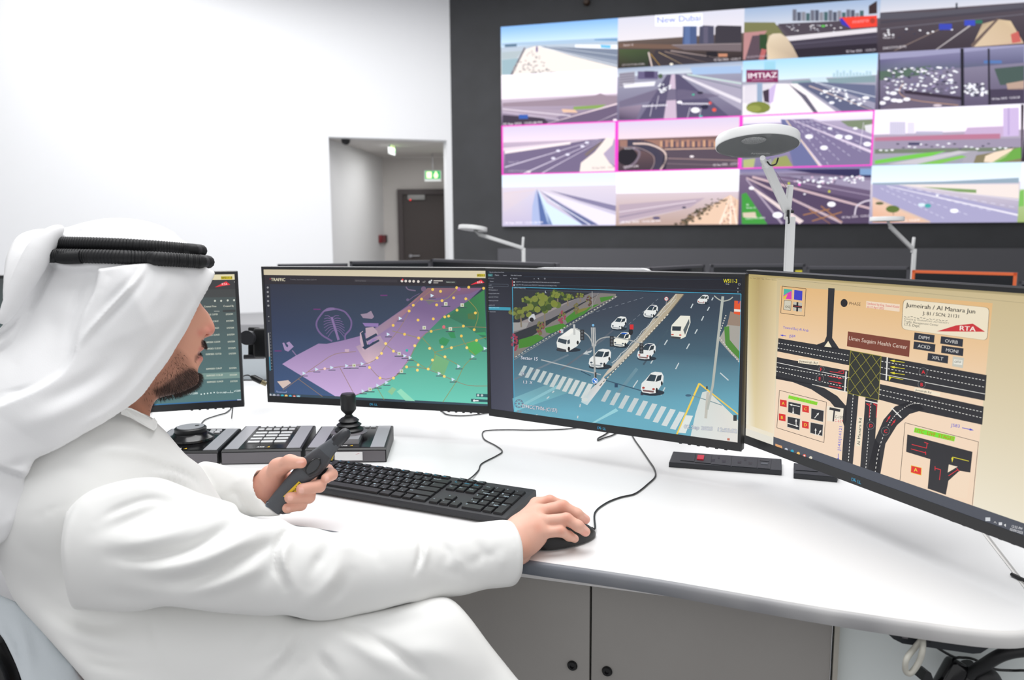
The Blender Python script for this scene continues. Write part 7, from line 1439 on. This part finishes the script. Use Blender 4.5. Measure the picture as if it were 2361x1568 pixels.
SBD = Sil(BEARD, st=2); DENSE = Sil(C3((60, 1300), (200, 1230), (330, 1130), (430, 1080), (500, 1120), (520, 1180), (505, 1240), (460, 1290), (400, 1320), (330, 1350), (240, 1375), (120, 1385)), st=2)
MOUS = Sil(C3((548, 800), (565, 815), (580, 850), (575, 880), (545, 860), (540, 820)), st=2); CORN = Sil(C3((480, 960), (530, 925), (545, 940), (500, 1000), (475, 1020)), st=2)
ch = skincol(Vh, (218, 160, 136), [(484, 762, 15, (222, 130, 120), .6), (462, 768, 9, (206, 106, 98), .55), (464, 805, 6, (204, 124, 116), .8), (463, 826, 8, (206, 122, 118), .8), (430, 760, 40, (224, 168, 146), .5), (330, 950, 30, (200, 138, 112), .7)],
             [(SBD, (150, 104, 84), .55, 14), (DENSE, (62, 46, 42), .8, 10), (MOUS, (56, 44, 42), .85, 3), (CORN, (110, 74, 64), .7, 5)])
def az(px, py, z): r_ = ray(px, py); return CO+r_*((z-CO[2])/r_[2])
HS = (230, 180, 160); NAIL = (240, 190, 176)
# right hand on the mouse
g = Grid(*bb([az(1160, 1240, .76), az(1365, 1240, .76), az(1270, 1140, .78), az(1280, 1140, .80), az(1290, 1290, .745)], .035), .00115)
W_ = az(1188, 1243, .771)
imc, mmc, rmc, pmc = az(1236, 1162, .788), az(1243, 1180, .790), az(1246, 1203, .787), az(1246, 1229, .776)
g.cap(az(1135, 1264, .766), W_, .022, .0225, .01)
for q, r_, w_r in ((imc, .0100, .0155), (mmc, .0108, .0165), (rmc, .0106, .0165), (pmc, .0098, .016)): g.cap(W_+(q-W_)*.25+(q-W_)*0, q, w_r, r_, .016)
g.cap(az(1206, 1226, .772), az(1240, 1205, .772), .020, .014, .02).cap(az(1200, 1268, .762), az(1240, 1240, .762), .0145, .012, .015)
g.chain([imc, az(1268, 1155, .793), az(1300, 1166, .785), az(1322, 1180, .776)], [.0090, .0082, .0075, .0066], .004)
g.chain([mmc, az(1296, 1167, .797), az(1330, 1185, .786), az(1350, 1198, .774)], [.0094, .0087, .0079, .0069], .004)
g.chain([rmc, az(1306, 1197, .790), az(1333, 1213, .781), az(1350, 1226, .770)], [.0092, .0085, .0078, .0069], .004)
g.chain([pmc, az(1292, 1225, .776), az(1312, 1236, .764), az(1325, 1242, .757)], [.0084, .0075, .0068, .0060], .004)
g.chain([az(1210, 1205, .772), az(1245, 1180, .762), az(1285, 1185, .757)], [.014, .011, .009], .01)
for a_, b_ in ((az(1262, 1163, .7975), az(1250, 1168, .797)), (az(1272, 1184, .800), az(1262, 1186, .7985)), (az(1268, 1212, .794), az(1258, 1213, .794))): g.cap(a_, b_, .0008, .0004, .003, 'sub')
g.a = np.maximum(g.a, ((.7432-(g.o[2]+g.vx*np.arange(g.n[2])))[None, None, :]).astype(F4))
Vr, Fr = g.mesh(); Vr = relax(Vr, Fr, 1)
C8 = lambda *p: crop(p, 1130, 1110, 7.84)
Vr = folds(Vr, Fr, [(C8((700, 540), (800, 500), (900, 450)), 4, -.9), (C8((760, 680), (900, 610), (1000, 590)), 5, -.8), (C8((640, 640), (820, 560)), 6, .8), (C8((1330, 400), (1350, 450), (1340, 500)), 2, -.4), (C8((1370, 640), (1390, 700)), 2, -.4), (C8((700, 860), (860, 830)), 6, -1.0)])
def nail(pts): return (Sil(pts, smooth=True, st=1), NAIL, .85, 2)
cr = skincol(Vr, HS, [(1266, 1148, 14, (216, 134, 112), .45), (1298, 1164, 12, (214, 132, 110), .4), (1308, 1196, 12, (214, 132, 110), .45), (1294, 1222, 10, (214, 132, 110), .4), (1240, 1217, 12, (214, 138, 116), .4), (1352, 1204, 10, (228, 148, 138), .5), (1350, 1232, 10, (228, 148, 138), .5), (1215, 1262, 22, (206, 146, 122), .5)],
             [nail(C8((1700, 590), (1750, 600), (1795, 640), (1790, 670), (1745, 650), (1705, 620))), nail(C8((1690, 815), (1740, 830), (1780, 870), (1780, 905), (1720, 870), (1695, 840))), nail(C8((1540, 975), (1570, 985), (1592, 1020), (1585, 1040), (1545, 1010)))])
# left hand around the handset
HD = 1.205
g = Grid(*bb([at(600, 1060, HD-.03), at(600, 1060, HD+.06), at(785, 1190, HD), at(700, 1050, HD)], .02), .00115)
g.cap(at(585, 1137, 1.238), at(628, 1128, 1.232), .026, .024, .01)
g.cap(at(628, 1100, 1.232), at(636, 1148, 1.228), .020, .017, .012).cap(at(632, 1120, 1.235), at(700, 1115, 1.248), .022, .016, .014).cap(at(636, 1146, 1.235), at(690, 1148, 1.243), .016, .013, .012)
g.chain([at(632, 1108, 1.222), at(640, 1079, 1.212), at(668, 1065, 1.197), at(694, 1067, 1.189)], [.0160, .0125, .0098, .0086], .008)
g.ell(at(652, 1074, 1.212), (.014, .012, .010), None, .01)
for pts, rs in (([at(700, 1095, 1.246), at(755, 1084, 1.238), at(765, 1094, 1.222), at(752, 1103, 1.207)], [.010, .0088, .0086, .0078]),
                ([at(700, 1113, 1.246), at(738, 1114, 1.232), at(736, 1121, 1.208), at(696, 1128, 1.188)], [.010, .0094, .0092, .0086]),
                ([at(690, 1128, 1.244), at(713, 1139, 1.230), at(712, 1146, 1.206), at(669, 1148, 1.188)], [.010, .0094, .0092, .0086]),
                ([at(676, 1142, 1.240), at(695, 1156, 1.226), at(694, 1164, 1.206), at(662, 1172, 1.192)], [.009, .0084, .0082, .0074])): g.chain(pts, rs, .004)
Vl, Fl = g.mesh(); Vl = relax(Vl, Fl, 1)
CL = lambda *p: crop(p, 580, 1000, 7.4654)
Vl = folds(Vl, Fl, [(CL((420, 620), (500, 660), (640, 680)), 3, -1.2), (CL((370, 660), (480, 760), (600, 760)), 3, -.8), (CL((600, 500), (640, 570), (690, 620)), 2.5, -.6), (CL((1030, 900), (1035, 960), (1030, 1040)), 2, -.4)])
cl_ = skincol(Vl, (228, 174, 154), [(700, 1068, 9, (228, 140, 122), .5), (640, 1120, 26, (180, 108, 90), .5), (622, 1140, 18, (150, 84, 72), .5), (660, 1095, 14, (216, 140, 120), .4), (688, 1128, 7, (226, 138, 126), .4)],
              [nail(CL((760, 490), (800, 470), (860, 465), (905, 475), (880, 500), (820, 510), (780, 510))), nail(CL((1280, 745), (1320, 740), (1335, 780), (1300, 815), (1270, 820), (1265, 780))), nail(CL((815, 925), (890, 935), (905, 985), (890, 1020), (820, 1020), (808, 970))), nail(CL((630, 1070), (700, 1075), (715, 1115), (690, 1150), (630, 1150), (620, 1110))), nail(CL((610, 1265), (660, 1270), (665, 1310), (640, 1325), (600, 1310)))])
# inner body under the clothes joins the pieces
g = Grid(*bb([at(50, 1000, 1.2), at(700, 1600, 1.0), at(1150, 1276, 1.09), at(600, 1136, 1.3)], .05), .008)
g.cap(at(300, 1000, 1.16), at(285, 1120, 1.17), .055, .08, .03).ell(at(245, 1230, 1.17), (.12, .13, .16), k=.05).ell(at(270, 1480, 1.13), (.13, .12, .16), k=.05)
g.clip(Sil(SB_), .01, 26)
g.cap(at(245, 1240, 1.06), el, .045, .034, .03).cap(el, at(1190, 1266, 1.097), .036, .024, .02).cap(at(330, 1120, 1.29), at(450, 1140, 1.28), .045, .034, .03).cap(at(450, 1140, 1.28), at(610, 1133, 1.236), .032, .020, .02)
g.nodesk(); Vb_, Fb_ = g.mesh(); cb_ = skincol(Vb_, HS, [])
body = smesh('body', [(Vh, Fh), (Vr, Fr), (Vl, Fl), (Vb_, Fb_)], SKIN, man, [ch, cr, cl_, cb_])
# beard of short hairs
Nn = normals(Vh, Fh); P2 = proj(Vh); vw_ = CO-Vh; vw_ /= np.linalg.norm(vw_, axis=1, keepdims=True)
d1, d2, d3, d4 = SBD(P2[:, 0], P2[:, 1]), DENSE(P2[:, 0], P2[:, 1]), MOUS(P2[:, 0], P2[:, 1]), CORN(P2[:, 0], P2[:, 1])
front_ = (Nn*vw_).sum(1) > -.25
pr = np.where(d2 < 0, .75, np.where(d1 < 0, .05+.5*np.clip(-d1/25, 0, 1), 0)); pr = np.where(d3 < 1, .9, pr); pr = np.where(d4 < 0, .35, pr); pr = pr*front_
low = (P2[:, 1] > 905) & (P2[:, 0] < 400); pr = np.where(low, pr*.35, pr)
idx = np.where(rng.random(len(Vh)) < pr)[0]
down = -ZZ; mv = []; mf = []
for i in idx:
    p = Vh[i]; n_ = Nn[i]; dense = d2[i] < 0; L_ = (.0075 if dense else .0045)*(.6+.7*rng.random())
    dr = n_*(.75 if dense else .45)+down*.75+fx_*(.45 if P2[i, 0] > 400 else .15)+rng.normal(0, .28, 3); dr /= np.linalg.norm(dr)
    s1_ = np.cross(dr, [.3, .9, .2]); s1_ /= np.linalg.norm(s1_); s2_ = np.cross(dr, s1_); w_ = .00019; k_ = len(mv)
    q = p+dr*L_*.55; dr2 = dr+down*.5; dr2 /= np.linalg.norm(dr2); e = q+dr2*L_*.45
    mv += [p-n_*.0004+s1_*w_, p-n_*.0004-s1_*w_*.5+s2_*w_*.8, p-n_*.0004-s1_*w_*.5-s2_*w_*.8, q+s1_*w_*.7, q-s1_*w_*.35+s2_*w_*.6, q-s1_*w_*.35-s2_*w_*.6, e]
    mf += [(k_, k_+1, k_+4, k_+3), (k_+1, k_+2, k_+5, k_+4), (k_+2, k_, k_+3, k_+5), (k_+3, k_+4, k_+6), (k_+4, k_+5, k_+6), (k_+5, k_+3, k_+6)]
me = bpy.data.meshes.new('beard'); me.from_pydata([tuple(map(float, v)) for v in mv], [], mf); me.materials.append(mat('beard_hair', (52, 38, 34), .55, vary=(60, (34, 26, 26), .35, .65))); tag(link('beard', me, man), 'short dark trimmed beard and moustache', kind='stuff')
# ---------------------------------------------------------------- headscarf
GS = [(8, 640), (15, 590), (40, 545), (80, 529), (120, 527), (150, 525), (200, 511), (250, 503), (300, 504), (350, 513), (395, 532), (418, 552), (440, 566), (458, 590), (468, 612), (482, 621), (495, 628), (491, 638), (478, 662), (460, 694), (442, 732), (427, 763), (407, 795), (389, 825), (374, 846), (358, 866), (331, 904), (312, 922), (289, 939), (241, 970), (193, 997), (150, 1022), (110, 1042), (80, 1056), (66, 1080), (56, 1107), (60, 1125), (52, 1160), (40, 1190), (20, 1235), (0, 1254), (-70, 1290), (-120, 1100), (-110, 900), (-60, 800), (0, 757), (12, 735), (8, 690)]
lo, hi = bb([at(-100, 800, 1.2), at(500, 630, 1.15), at(300, 500, 1.15), at(0, 1260, .95), at(100, 900, .95), at(300, 700, 1.32)], .03)
g = Grid(lo, hi, .0024)
g.ell(at(290, 640, 1.15), (.118, .090, .090), HA, .03).ell(at(300, 705, 1.15), (.125, .098, .11), HA, .03).ell(at(95, 640, 1.16), (.062, .075, .075), None, .04).ell(at(190, 760, 1.14), (.115, .11, .13), HA, .04)
g.cap(at(330, 700, 1.10), at(440, 660, 1.12), .07, .035, .04).cap(at(440, 655, 1.15), at(484, 630, 1.15), .045, .018, .03).cap(at(320, 800, 1.12), at(350, 850, 1.12), .075, .035, .04)
g.cap(at(240, 850, 1.11), at(120, 960, 1.07), .105, .10, .05).cap(at(120, 960, 1.07), at(10, 1090, 1.06), .105, .13, .05).cap(at(20, 800, 1.14), at(-20, 1000, 1.10), .09, .13, .05).cap(at(10, 1090, 1.04), at(0, 1180, 1.0), .10, .07, .04)
g.cap(at(240, 880, 1.10), at(300, 900, 1.12), .085, .055, .03)
g.clip(Sil(GS, st=3), .0045)
# hollow around the face so the front edge is a sheet
g.ell(at(372, 760, 1.155), (.083, .076, .105), HA, .004, 'sub'); g.ell(at(440, 700, 1.16), (.06, .055, .062), HA, .004, 'sub'); g.cap(at(420, 860, 1.16), at(330, 960, 1.17), .06, .068, .004, 'sub'); g.ell(at(300, 700, 1.155), (.104, .080, .108), HA, .004, 'sub')
Vg, Fg = g.mesh(); Vg = relax(Vg, Fg, 1)
CH = lambda *p: crop(p, 0, 460, 2.903)
PANEL = CH((660, 470), (655, 520), (640, 600), (600, 690), (560, 770), (525, 880), (500, 980), (480, 1060), (420, 1150), (330, 1220), (200, 1290), (0, 1375), (-100, 1420), (0, 1800), (900, 1800), (1700, 400), (1000, 430))
TAIL = CH((430, 250), (390, 270), (345, 330), (310, 400), (270, 480), (235, 570), (185, 690), (100, 810), (0, 900), (-200, 1000), (-200, 100), (400, 100))
MID = CH((325, 425), (480, 470), (645, 470), (632, 600), (590, 690), (550, 770), (515, 880), (490, 980), (465, 1060), (405, 1140), (320, 1200), (190, 1270), (0, 1345), (-100, 1380), (-100, 1080), (60, 940), (150, 800), (230, 640), (280, 520))
WEDGE = CH((365, 425), (330, 500), (290, 580), (250, 660), (215, 710), (180, 750), (215, 640), (250, 560), (290, 470), (320, 405))
Vg = folds(Vg, Fg, [
    (CH((985, 435), (900, 560), (800, 670), (700, 780), (600, 890), (520, 1010)), 7, 5), (CH((1000, 470), (930, 570), (830, 690), (740, 790), (650, 900)), 10, -4), (CH((960, 430), (880, 540), (780, 650), (680, 760)), 8, -4),
    (CH((760, 432), (730, 520), (690, 600)), 9, -4), (CH((860, 430), (880, 470), (850, 520)), 10, -4), (CH((1100, 440), (1180, 480), (1300, 500)), 12, -3), (CH((1030, 440), (1090, 520), (1060, 640), (960, 760)), 12, 2.5),
    (CH((300, 620), (330, 760), (340, 900), (300, 1040)), 22, -4), (CH((440, 560), (450, 760), (400, 960)), 20, 3), (CH((560, 470), (520, 640), (460, 820), (430, 1000)), 9, -4),
    (CH((1300, 560), (1180, 800), (1000, 1030), (820, 1230), (600, 1380)), 14, -3), (CH((1400, 520), (1260, 760), (1080, 1020), (920, 1230), (740, 1400), (500, 1530)), 9, 3),
    (CH((800, 1000), (650, 1170), (450, 1290), (200, 1400)), 18, -5), (CH((950, 1000), (800, 1200), (600, 1330), (350, 1450), (100, 1520)), 20, 4), (CH((140, 480), (120, 600), (90, 720)), 14, -4), (CH((200, 330), (180, 460), (170, 600)), 14, 3), (CH((0, 1290), (120, 1270), (240, 1230)), 6, -4),
    (CH((400, 250), (480, 220), (600, 170), (700, 150), (800, 145)), 6, 3.5), (CH((430, 260), (560, 200), (640, 170)), 5, -3), (CH((150, 960), (60, 1120), (0, 1200)), 16, -4), (C2((230, 150), (100, 200), (0, 230)), 10, -4), (C2((160, 330), (100, 260), (20, 240)), 8, -6), (C2((90, 480), (60, 560), (0, 600)), 10, 5),
    ([(120, 583), (210, 582), (310, 585), (413, 592), (476, 600)], 14, -4)],
    [(Sil(PANEL, st=2), 15, 9), (Sil(TAIL, st=2), 17, 10), (Sil(WEDGE, st=2), -8, 12), (Sil(MID, st=2), -13, 14)]); Vg = relax(Vg, Fg, 1)
def cloth_d0(x, y):
    P2g = proj(Vg); k_ = (abs(P2g[:, 0]-x) < 9) & (abs(P2g[:, 1]-y) < 9); return float(((Vg[k_]-CO)@CF).min())
ST_ = [(152, 527, .005), (138, 537, .009), (120, 556, .0130), (104, 580, .0150), (90, 606, .0150), (74, 636, .0140), (56, 670, .0120), (38, 705, .0095), (20, 738, .006)]
dl = [cloth_d0(x-13, y)-.0005+(r_-.0145)*.6 for x, y, r_ in ST_]; dl = np.polyval(np.polyfit(range(9), dl, 2), range(9))
sp_ = spline([np.array([x-13, y, d_*1e3, 0]) if False else (x-13, y, d_*1e3) for (x, y, r_), d_ in zip(ST_, dl)], 6); ps = [at(q[0], q[1], q[2]/1e3) for q in sp_]; rs_ = np.interp(np.linspace(0, 8, len(ps)), range(9), [q[2] for q in ST_])
g = Grid(*bb(ps, .03), .0022); g.chain(ps, list(rs_), .002)
Vk, Fk = g.mesh(); Vk = relax(Vk, Fk, 2)
gh = smesh('ghutra_headscarf', [(Vg, Fg), (Vk, Fk)], GHU, man)
g = Grid(*bb([at(-60, 1340, 1.12), at(200, 1620, .95), at(0, 1450, .95)], .05), .005)
g.cap(at(-30, 1400, 1.12), at(60, 1480, 1.12), .06, .075, .03).cap(at(60, 1480, 1.12), at(160, 1640, 1.10), .075, .09, .03)
g.clip(Sil([(-60, 1340), (0, 1372), (30, 1385), (45, 1394), (80, 1430), (115, 1470), (150, 1512), (192, 1567), (240, 1640), (100, 1700), (60, 1600), (50, 1568), (38, 1535), (22, 1500), (0, 1462), (-60, 1400)]), .004)
V_, F_ = g.mesh(); V_ = folds(relax(V_, F_, 1), F_, [([(30, 1400), (60, 1480), (75, 1568)], 12, 4), ([(0, 1420), (40, 1490), (60, 1568)], 8, -4), ([(60, 1420), (110, 1490), (150, 1568)], 16, 3)])
smesh('scarf_tail', [(V_, F_)], TAILM, gh)['label'] = 'pale bluish hanging tail of the headscarf'
# black cord ring
CORD = mat('agal_cord', (8, 9, 14), .6, bump=(700, .3, .0006))
def ring_(yc, xl, xr, slope, rr, name, lab=None, bend=5, dd=.100):
    n_ = 900; pts = []; rs = []; P2g = proj(Vg); dg = (Vg-CO)@CF; nf = ((normals(Vg, Fg)*(CO-Vg)).sum(1) > 0); P2g = P2g[nf]; dg = dg[nf]; dd_ = []; ST = Sil(TAIL, st=2); inT = ST(P2g[:, 0], P2g[:, 1]) < 6
    for i in range(n_+1):
        t = 2*PI*i/n_; x = (xl+xr)/2+(xr-xl)/2*math.cos(t); u_ = (x-xl)/(xr-xl); y = yc+slope*u_**2.2*1.0+bend*math.sin(t)*-1+0
        d_ = 1.15+dd*math.sin(t)
        if math.sin(t) < 0 and x < xr-14:    # near half lies on the cloth
            k_ = (abs(P2g[:, 0]-x) < 7) & (abs(P2g[:, 1]-y) < 9)
            und = float(ST(np.array([x]), np.array([y]))[0]) < 0
            if und and k_.any(): d_ = float(dg[k_].min())+.032
            elif (k_ & ~inT).any(): d_ = min(1.2, float(dg[k_ & ~inT].min()))-rr*.45
        dd_.append((x, y, d_)); ph = (i/n_*150) % 1; rs.append(rr*(1+.09*abs(math.sin(PI*ph))))
    D_ = np.array([q[2] for q in dd_]); W3 = 7; D_ = np.convolve(np.concatenate([D_[-W3:], D_, D_[:W3]]), np.ones(2*W3+1)/(2*W3+1), 'valid')
    pts = [at(q[0], q[1], d2_) for q, d2_ in zip(dd_, D_)]
    m = MB(); m.tube(pts, rs, 12, caps=False); return m
m = ring_(560, 112, 463, 18, .0082, 'agal', bend=1.0); ag = m.build('agal_cord', CORD, man, smooth=True)
m = ring_(589, 100, 479, 15, .0088, 'agal', bend=1.0, dd=.104); m.build('agal_cord', CORD, man, smooth=True)
m = MB(); rs = [.0088*(1+.04*(i % 2)) for i in range(60)]
def cloth_d(x, y):
    P2g = proj(Vg); k_ = (abs(P2g[:, 0]-x) < 8) & (abs(P2g[:, 1]-y) < 8); return float(((Vg[k_]-CO)@CF).min())
kdp = cloth_d(150, 591)-.005
P_ = spline([at(128, 590, kdp+.002), at(145, 593, kdp), at(165, 593, kdp-.001), at(190, 592, kdp-.001)], 20)[:60]; m.tube(P_, rs, 12)
kd = random.Random(5)
for i in range(26): q = at(131+kd.uniform(-8, 12), 590+kd.uniform(-9, 10), kdp+kd.uniform(-.004, .004)); m.lathe(q, (0, 0, 1), [(.0, -.004), (.003, -.003), (.004, 0), (.003, .003), (0, .004)], 8)
m.build('cord_knot', CORD, ag, smooth=True)
# ---------------------------------------------------------------- handset
HB = mat('handset_grey', (74, 78, 84), .45, bump=(600, .1, .0003)); HB2 = mat('handset_black', (44, 46, 51), .4)
hs = thing('handset', at(650, 1175, 1.205), 'dark grey handset with yellow sticker held upright in the left hand of the person', 'handset')
ctr = [(630, 1172), (650, 1150), (672, 1124), (690, 1102), (706, 1086), (722, 1072), (738, 1056), (750, 1043), (762, 1031), (774, 1020)]
hw = [20, 22.5, 22.5, 22, 25, 27.5, 25, 20.5, 16.5, 14]; dep = [1.202+.0025*i for i in range(10)]; th_ = [.009, .0105, .011, .011, .012, .013, .012, .011, .0095, .0085]
def hsec(i, k=1.0, lift=0):
    x, y = ctr[i]; a = np.array(ctr[max(i-1, 0)]); b = np.array(ctr[min(i+1, 9)]); t = (b-a)/np.linalg.norm(b-a); nx = np.array([-t[1], t[0]])
    c_ = at(x, y, dep[i]-lift); e = at(x+nx[0]*hw[i]*k, y+nx[1]*hw[i]*k, dep[i]-lift)-c_; f_ = CF*th_[i]*k
    return [c_+e*(abs(math.cos(q))**.6*np.sign(math.cos(q)))+f_*(abs(math.sin(q))**.6*np.sign(math.sin(q))) for q in np.linspace(0, 2*PI, 33)[:-1]]
def between(i0, i1, k=1.0, name='b', m_=HB, par=hs, cap=True, lift=0):
    return MB().loft([hsec(i, k if not hasattr(k, '__len__') else k[j], lift) for j, i in enumerate(range(i0, i1+1))], caps=cap).build(name, m_, par, smooth=None)
between(0, 9, 1.0, 'body')
end = MB().prism([at(x, y, 1.196) for x, y in ((613, 1157), (622, 1154), (662, 1157), (668, 1184), (652, 1186), (636, 1183), (622, 1174))], CF*.016).build('end_cap', HB2, hs)
MB().lathe(at(619, 1164, 1.1955), -CF, [(.0045, 0), (.0045, .0008), (.0033, .0009), (.003, .0002), (0, .0002)], 20).build('charge_port', mat('port_ring', (120, 130, 142), .35), end)
between(4, 7, [.86, .93, .93, .9], 'thumb_panel', mat('handset_panel', (58, 59, 64), .5), hs, True, .0022)
m = MB(); cc_ = at(722, 1075, 1.1985); ua = at(737, 1059, 1.1995)-cc_; va = at(730, 1083, 1.1985)-cc_
el_ = [cc_+ua*math.cos(q)+va*math.sin(q) for q in np.linspace(0, 2*PI, 33)]; m.tube(el_, .0009, 6, caps=False); m.build('button_ring', BLKG, hs)
m = MB(); m.add([cc_]+[cc_+(p-cc_)*.95-CF*.0002 for p in el_[:-1]], [(0, i+1, (i+1) % 32+1) for i in range(32)]); m.build('oval_button', mat('handset_button', (50, 52, 57), .25), hs)
nz_ = MB().tube([at(769, 1026, 1.224), at(776, 1019, 1.2255), at(777, 1018, 1.2255), at(790, 1006, 1.229), at(799, 997, 1.231), at(803, 993.5, 1.232), at(805, 991.5, 1.2325)], [.0095, .0092, .0098, .0095, .0085, .0062, .0022], 20); nz_.build('antenna_cap', HB2, hs, smooth=True)
MB().tube([at(738, 1112, 1.226), at(748, 1100, 1.226), at(757, 1088, 1.228), at(758, 1081, 1.23)], [.008, .0105, .0095, .006], 14).build('side_trigger', HB2, hs, smooth=True)
ql = CL((815, 822), (872, 872), (552, 1092), (548, 1080))
ql = CL((812, 822), (905, 892), (610, 1130), (545, 1080)); l_ = MB().prism([at(x, y, 1.1942) for x, y in ql], CF*.0006).build('yellow_sticker', mat('sticker_yellow', (240, 206, 40), .5), hs)
c2 = Canvas(at(620, 1145, 1.1940), CR, -CU, -CF, homog(ql, [((at(x, y, 1.194)-at(620, 1145, 1.194))@CR, -(at(x, y, 1.194)-at(620, 1145, 1.194))@CU) for x, y in ql]), dz=1e-4)
c2.text('mal 7', *CL((705, 1030))[0], 6.5, (40, 36, 30), end=CL((860, 880))[0], bold=.01); c2.build('handwriting', l_, mat_screen('ink_dark', .6, .6))
q2 = CL((1385, 340), (1418, 352), (1388, 462), (1340, 445)); l_ = MB().prism([at(x, y, 1.219) for x, y in q2], CF*.0006).build('yellow_sticker', mat('sticker_yellow', (240, 206, 40), .5), hs)
MB().prism([at(x, y, 1.2185) for x, y in CL((775, 808), (800, 790), (806, 800), (742, 850), (735, 838))][:5], CF*.0003).build('slot', HB2, hs)
# ---------------------------------------------------------------- office chair
CHB = mat('chair_mesh_black', (20, 22, 26), .6, bump=(260, .6, .002))
cb = np.array([-.60, 1.06, 0]); oc = thing('office_chair', cb, 'black mesh office chair behind the seated man, only its back corner visible at lower left', 'chair')
bk = [[at(x, y, d) for x, y in ((-160, 1440), (-60, 1400), (-10, 1440), (18, 1480), (40, 1530), (58, 1590), (80, 1700), (60, 1900), (-200, 1900))] for d in (1.26, 1.28)]
MB().prism(bk[0], CF*.02).build('backrest', CHB, oc)
fp_ = spline([at(x, y, 1.25) for x, y in ((-160, 1440), (-60, 1396), (-8, 1448), (14, 1490), (34, 1545), (50, 1600), (70, 1700), (60, 1900))], 6); MB().tube(fp_, .009, 10).build('back_frame', BLK, oc)
MB().tube([at(-20, 1500, 1.23), at(10, 1560, 1.22), at(30, 1640, 1.2)], .022, 12).build('back_support', BLKG, oc)
MB().box((-.60, 1.05, .43), (.46, .46, .07), bev=.03).build('seat', CHB, oc)
MB().cyl((-.60, 1.05, .24), .03, .32, n=20).build('gas_post', BLK, oc)
for i in range(5):
    a = i*2*PI/5+.3; e = np.array([-.60+.29*math.cos(a), 1.05+.29*math.sin(a), .07]); l_ = MB().tube([(-.60, 1.05, .11), e], [.022, .014], 10).build('base_leg', BLK, oc); MB().cyl((e[0], e[1], .03), .03, .022, (math.sin(a), -math.cos(a), 0), 18).build('caster', BLK, l_)
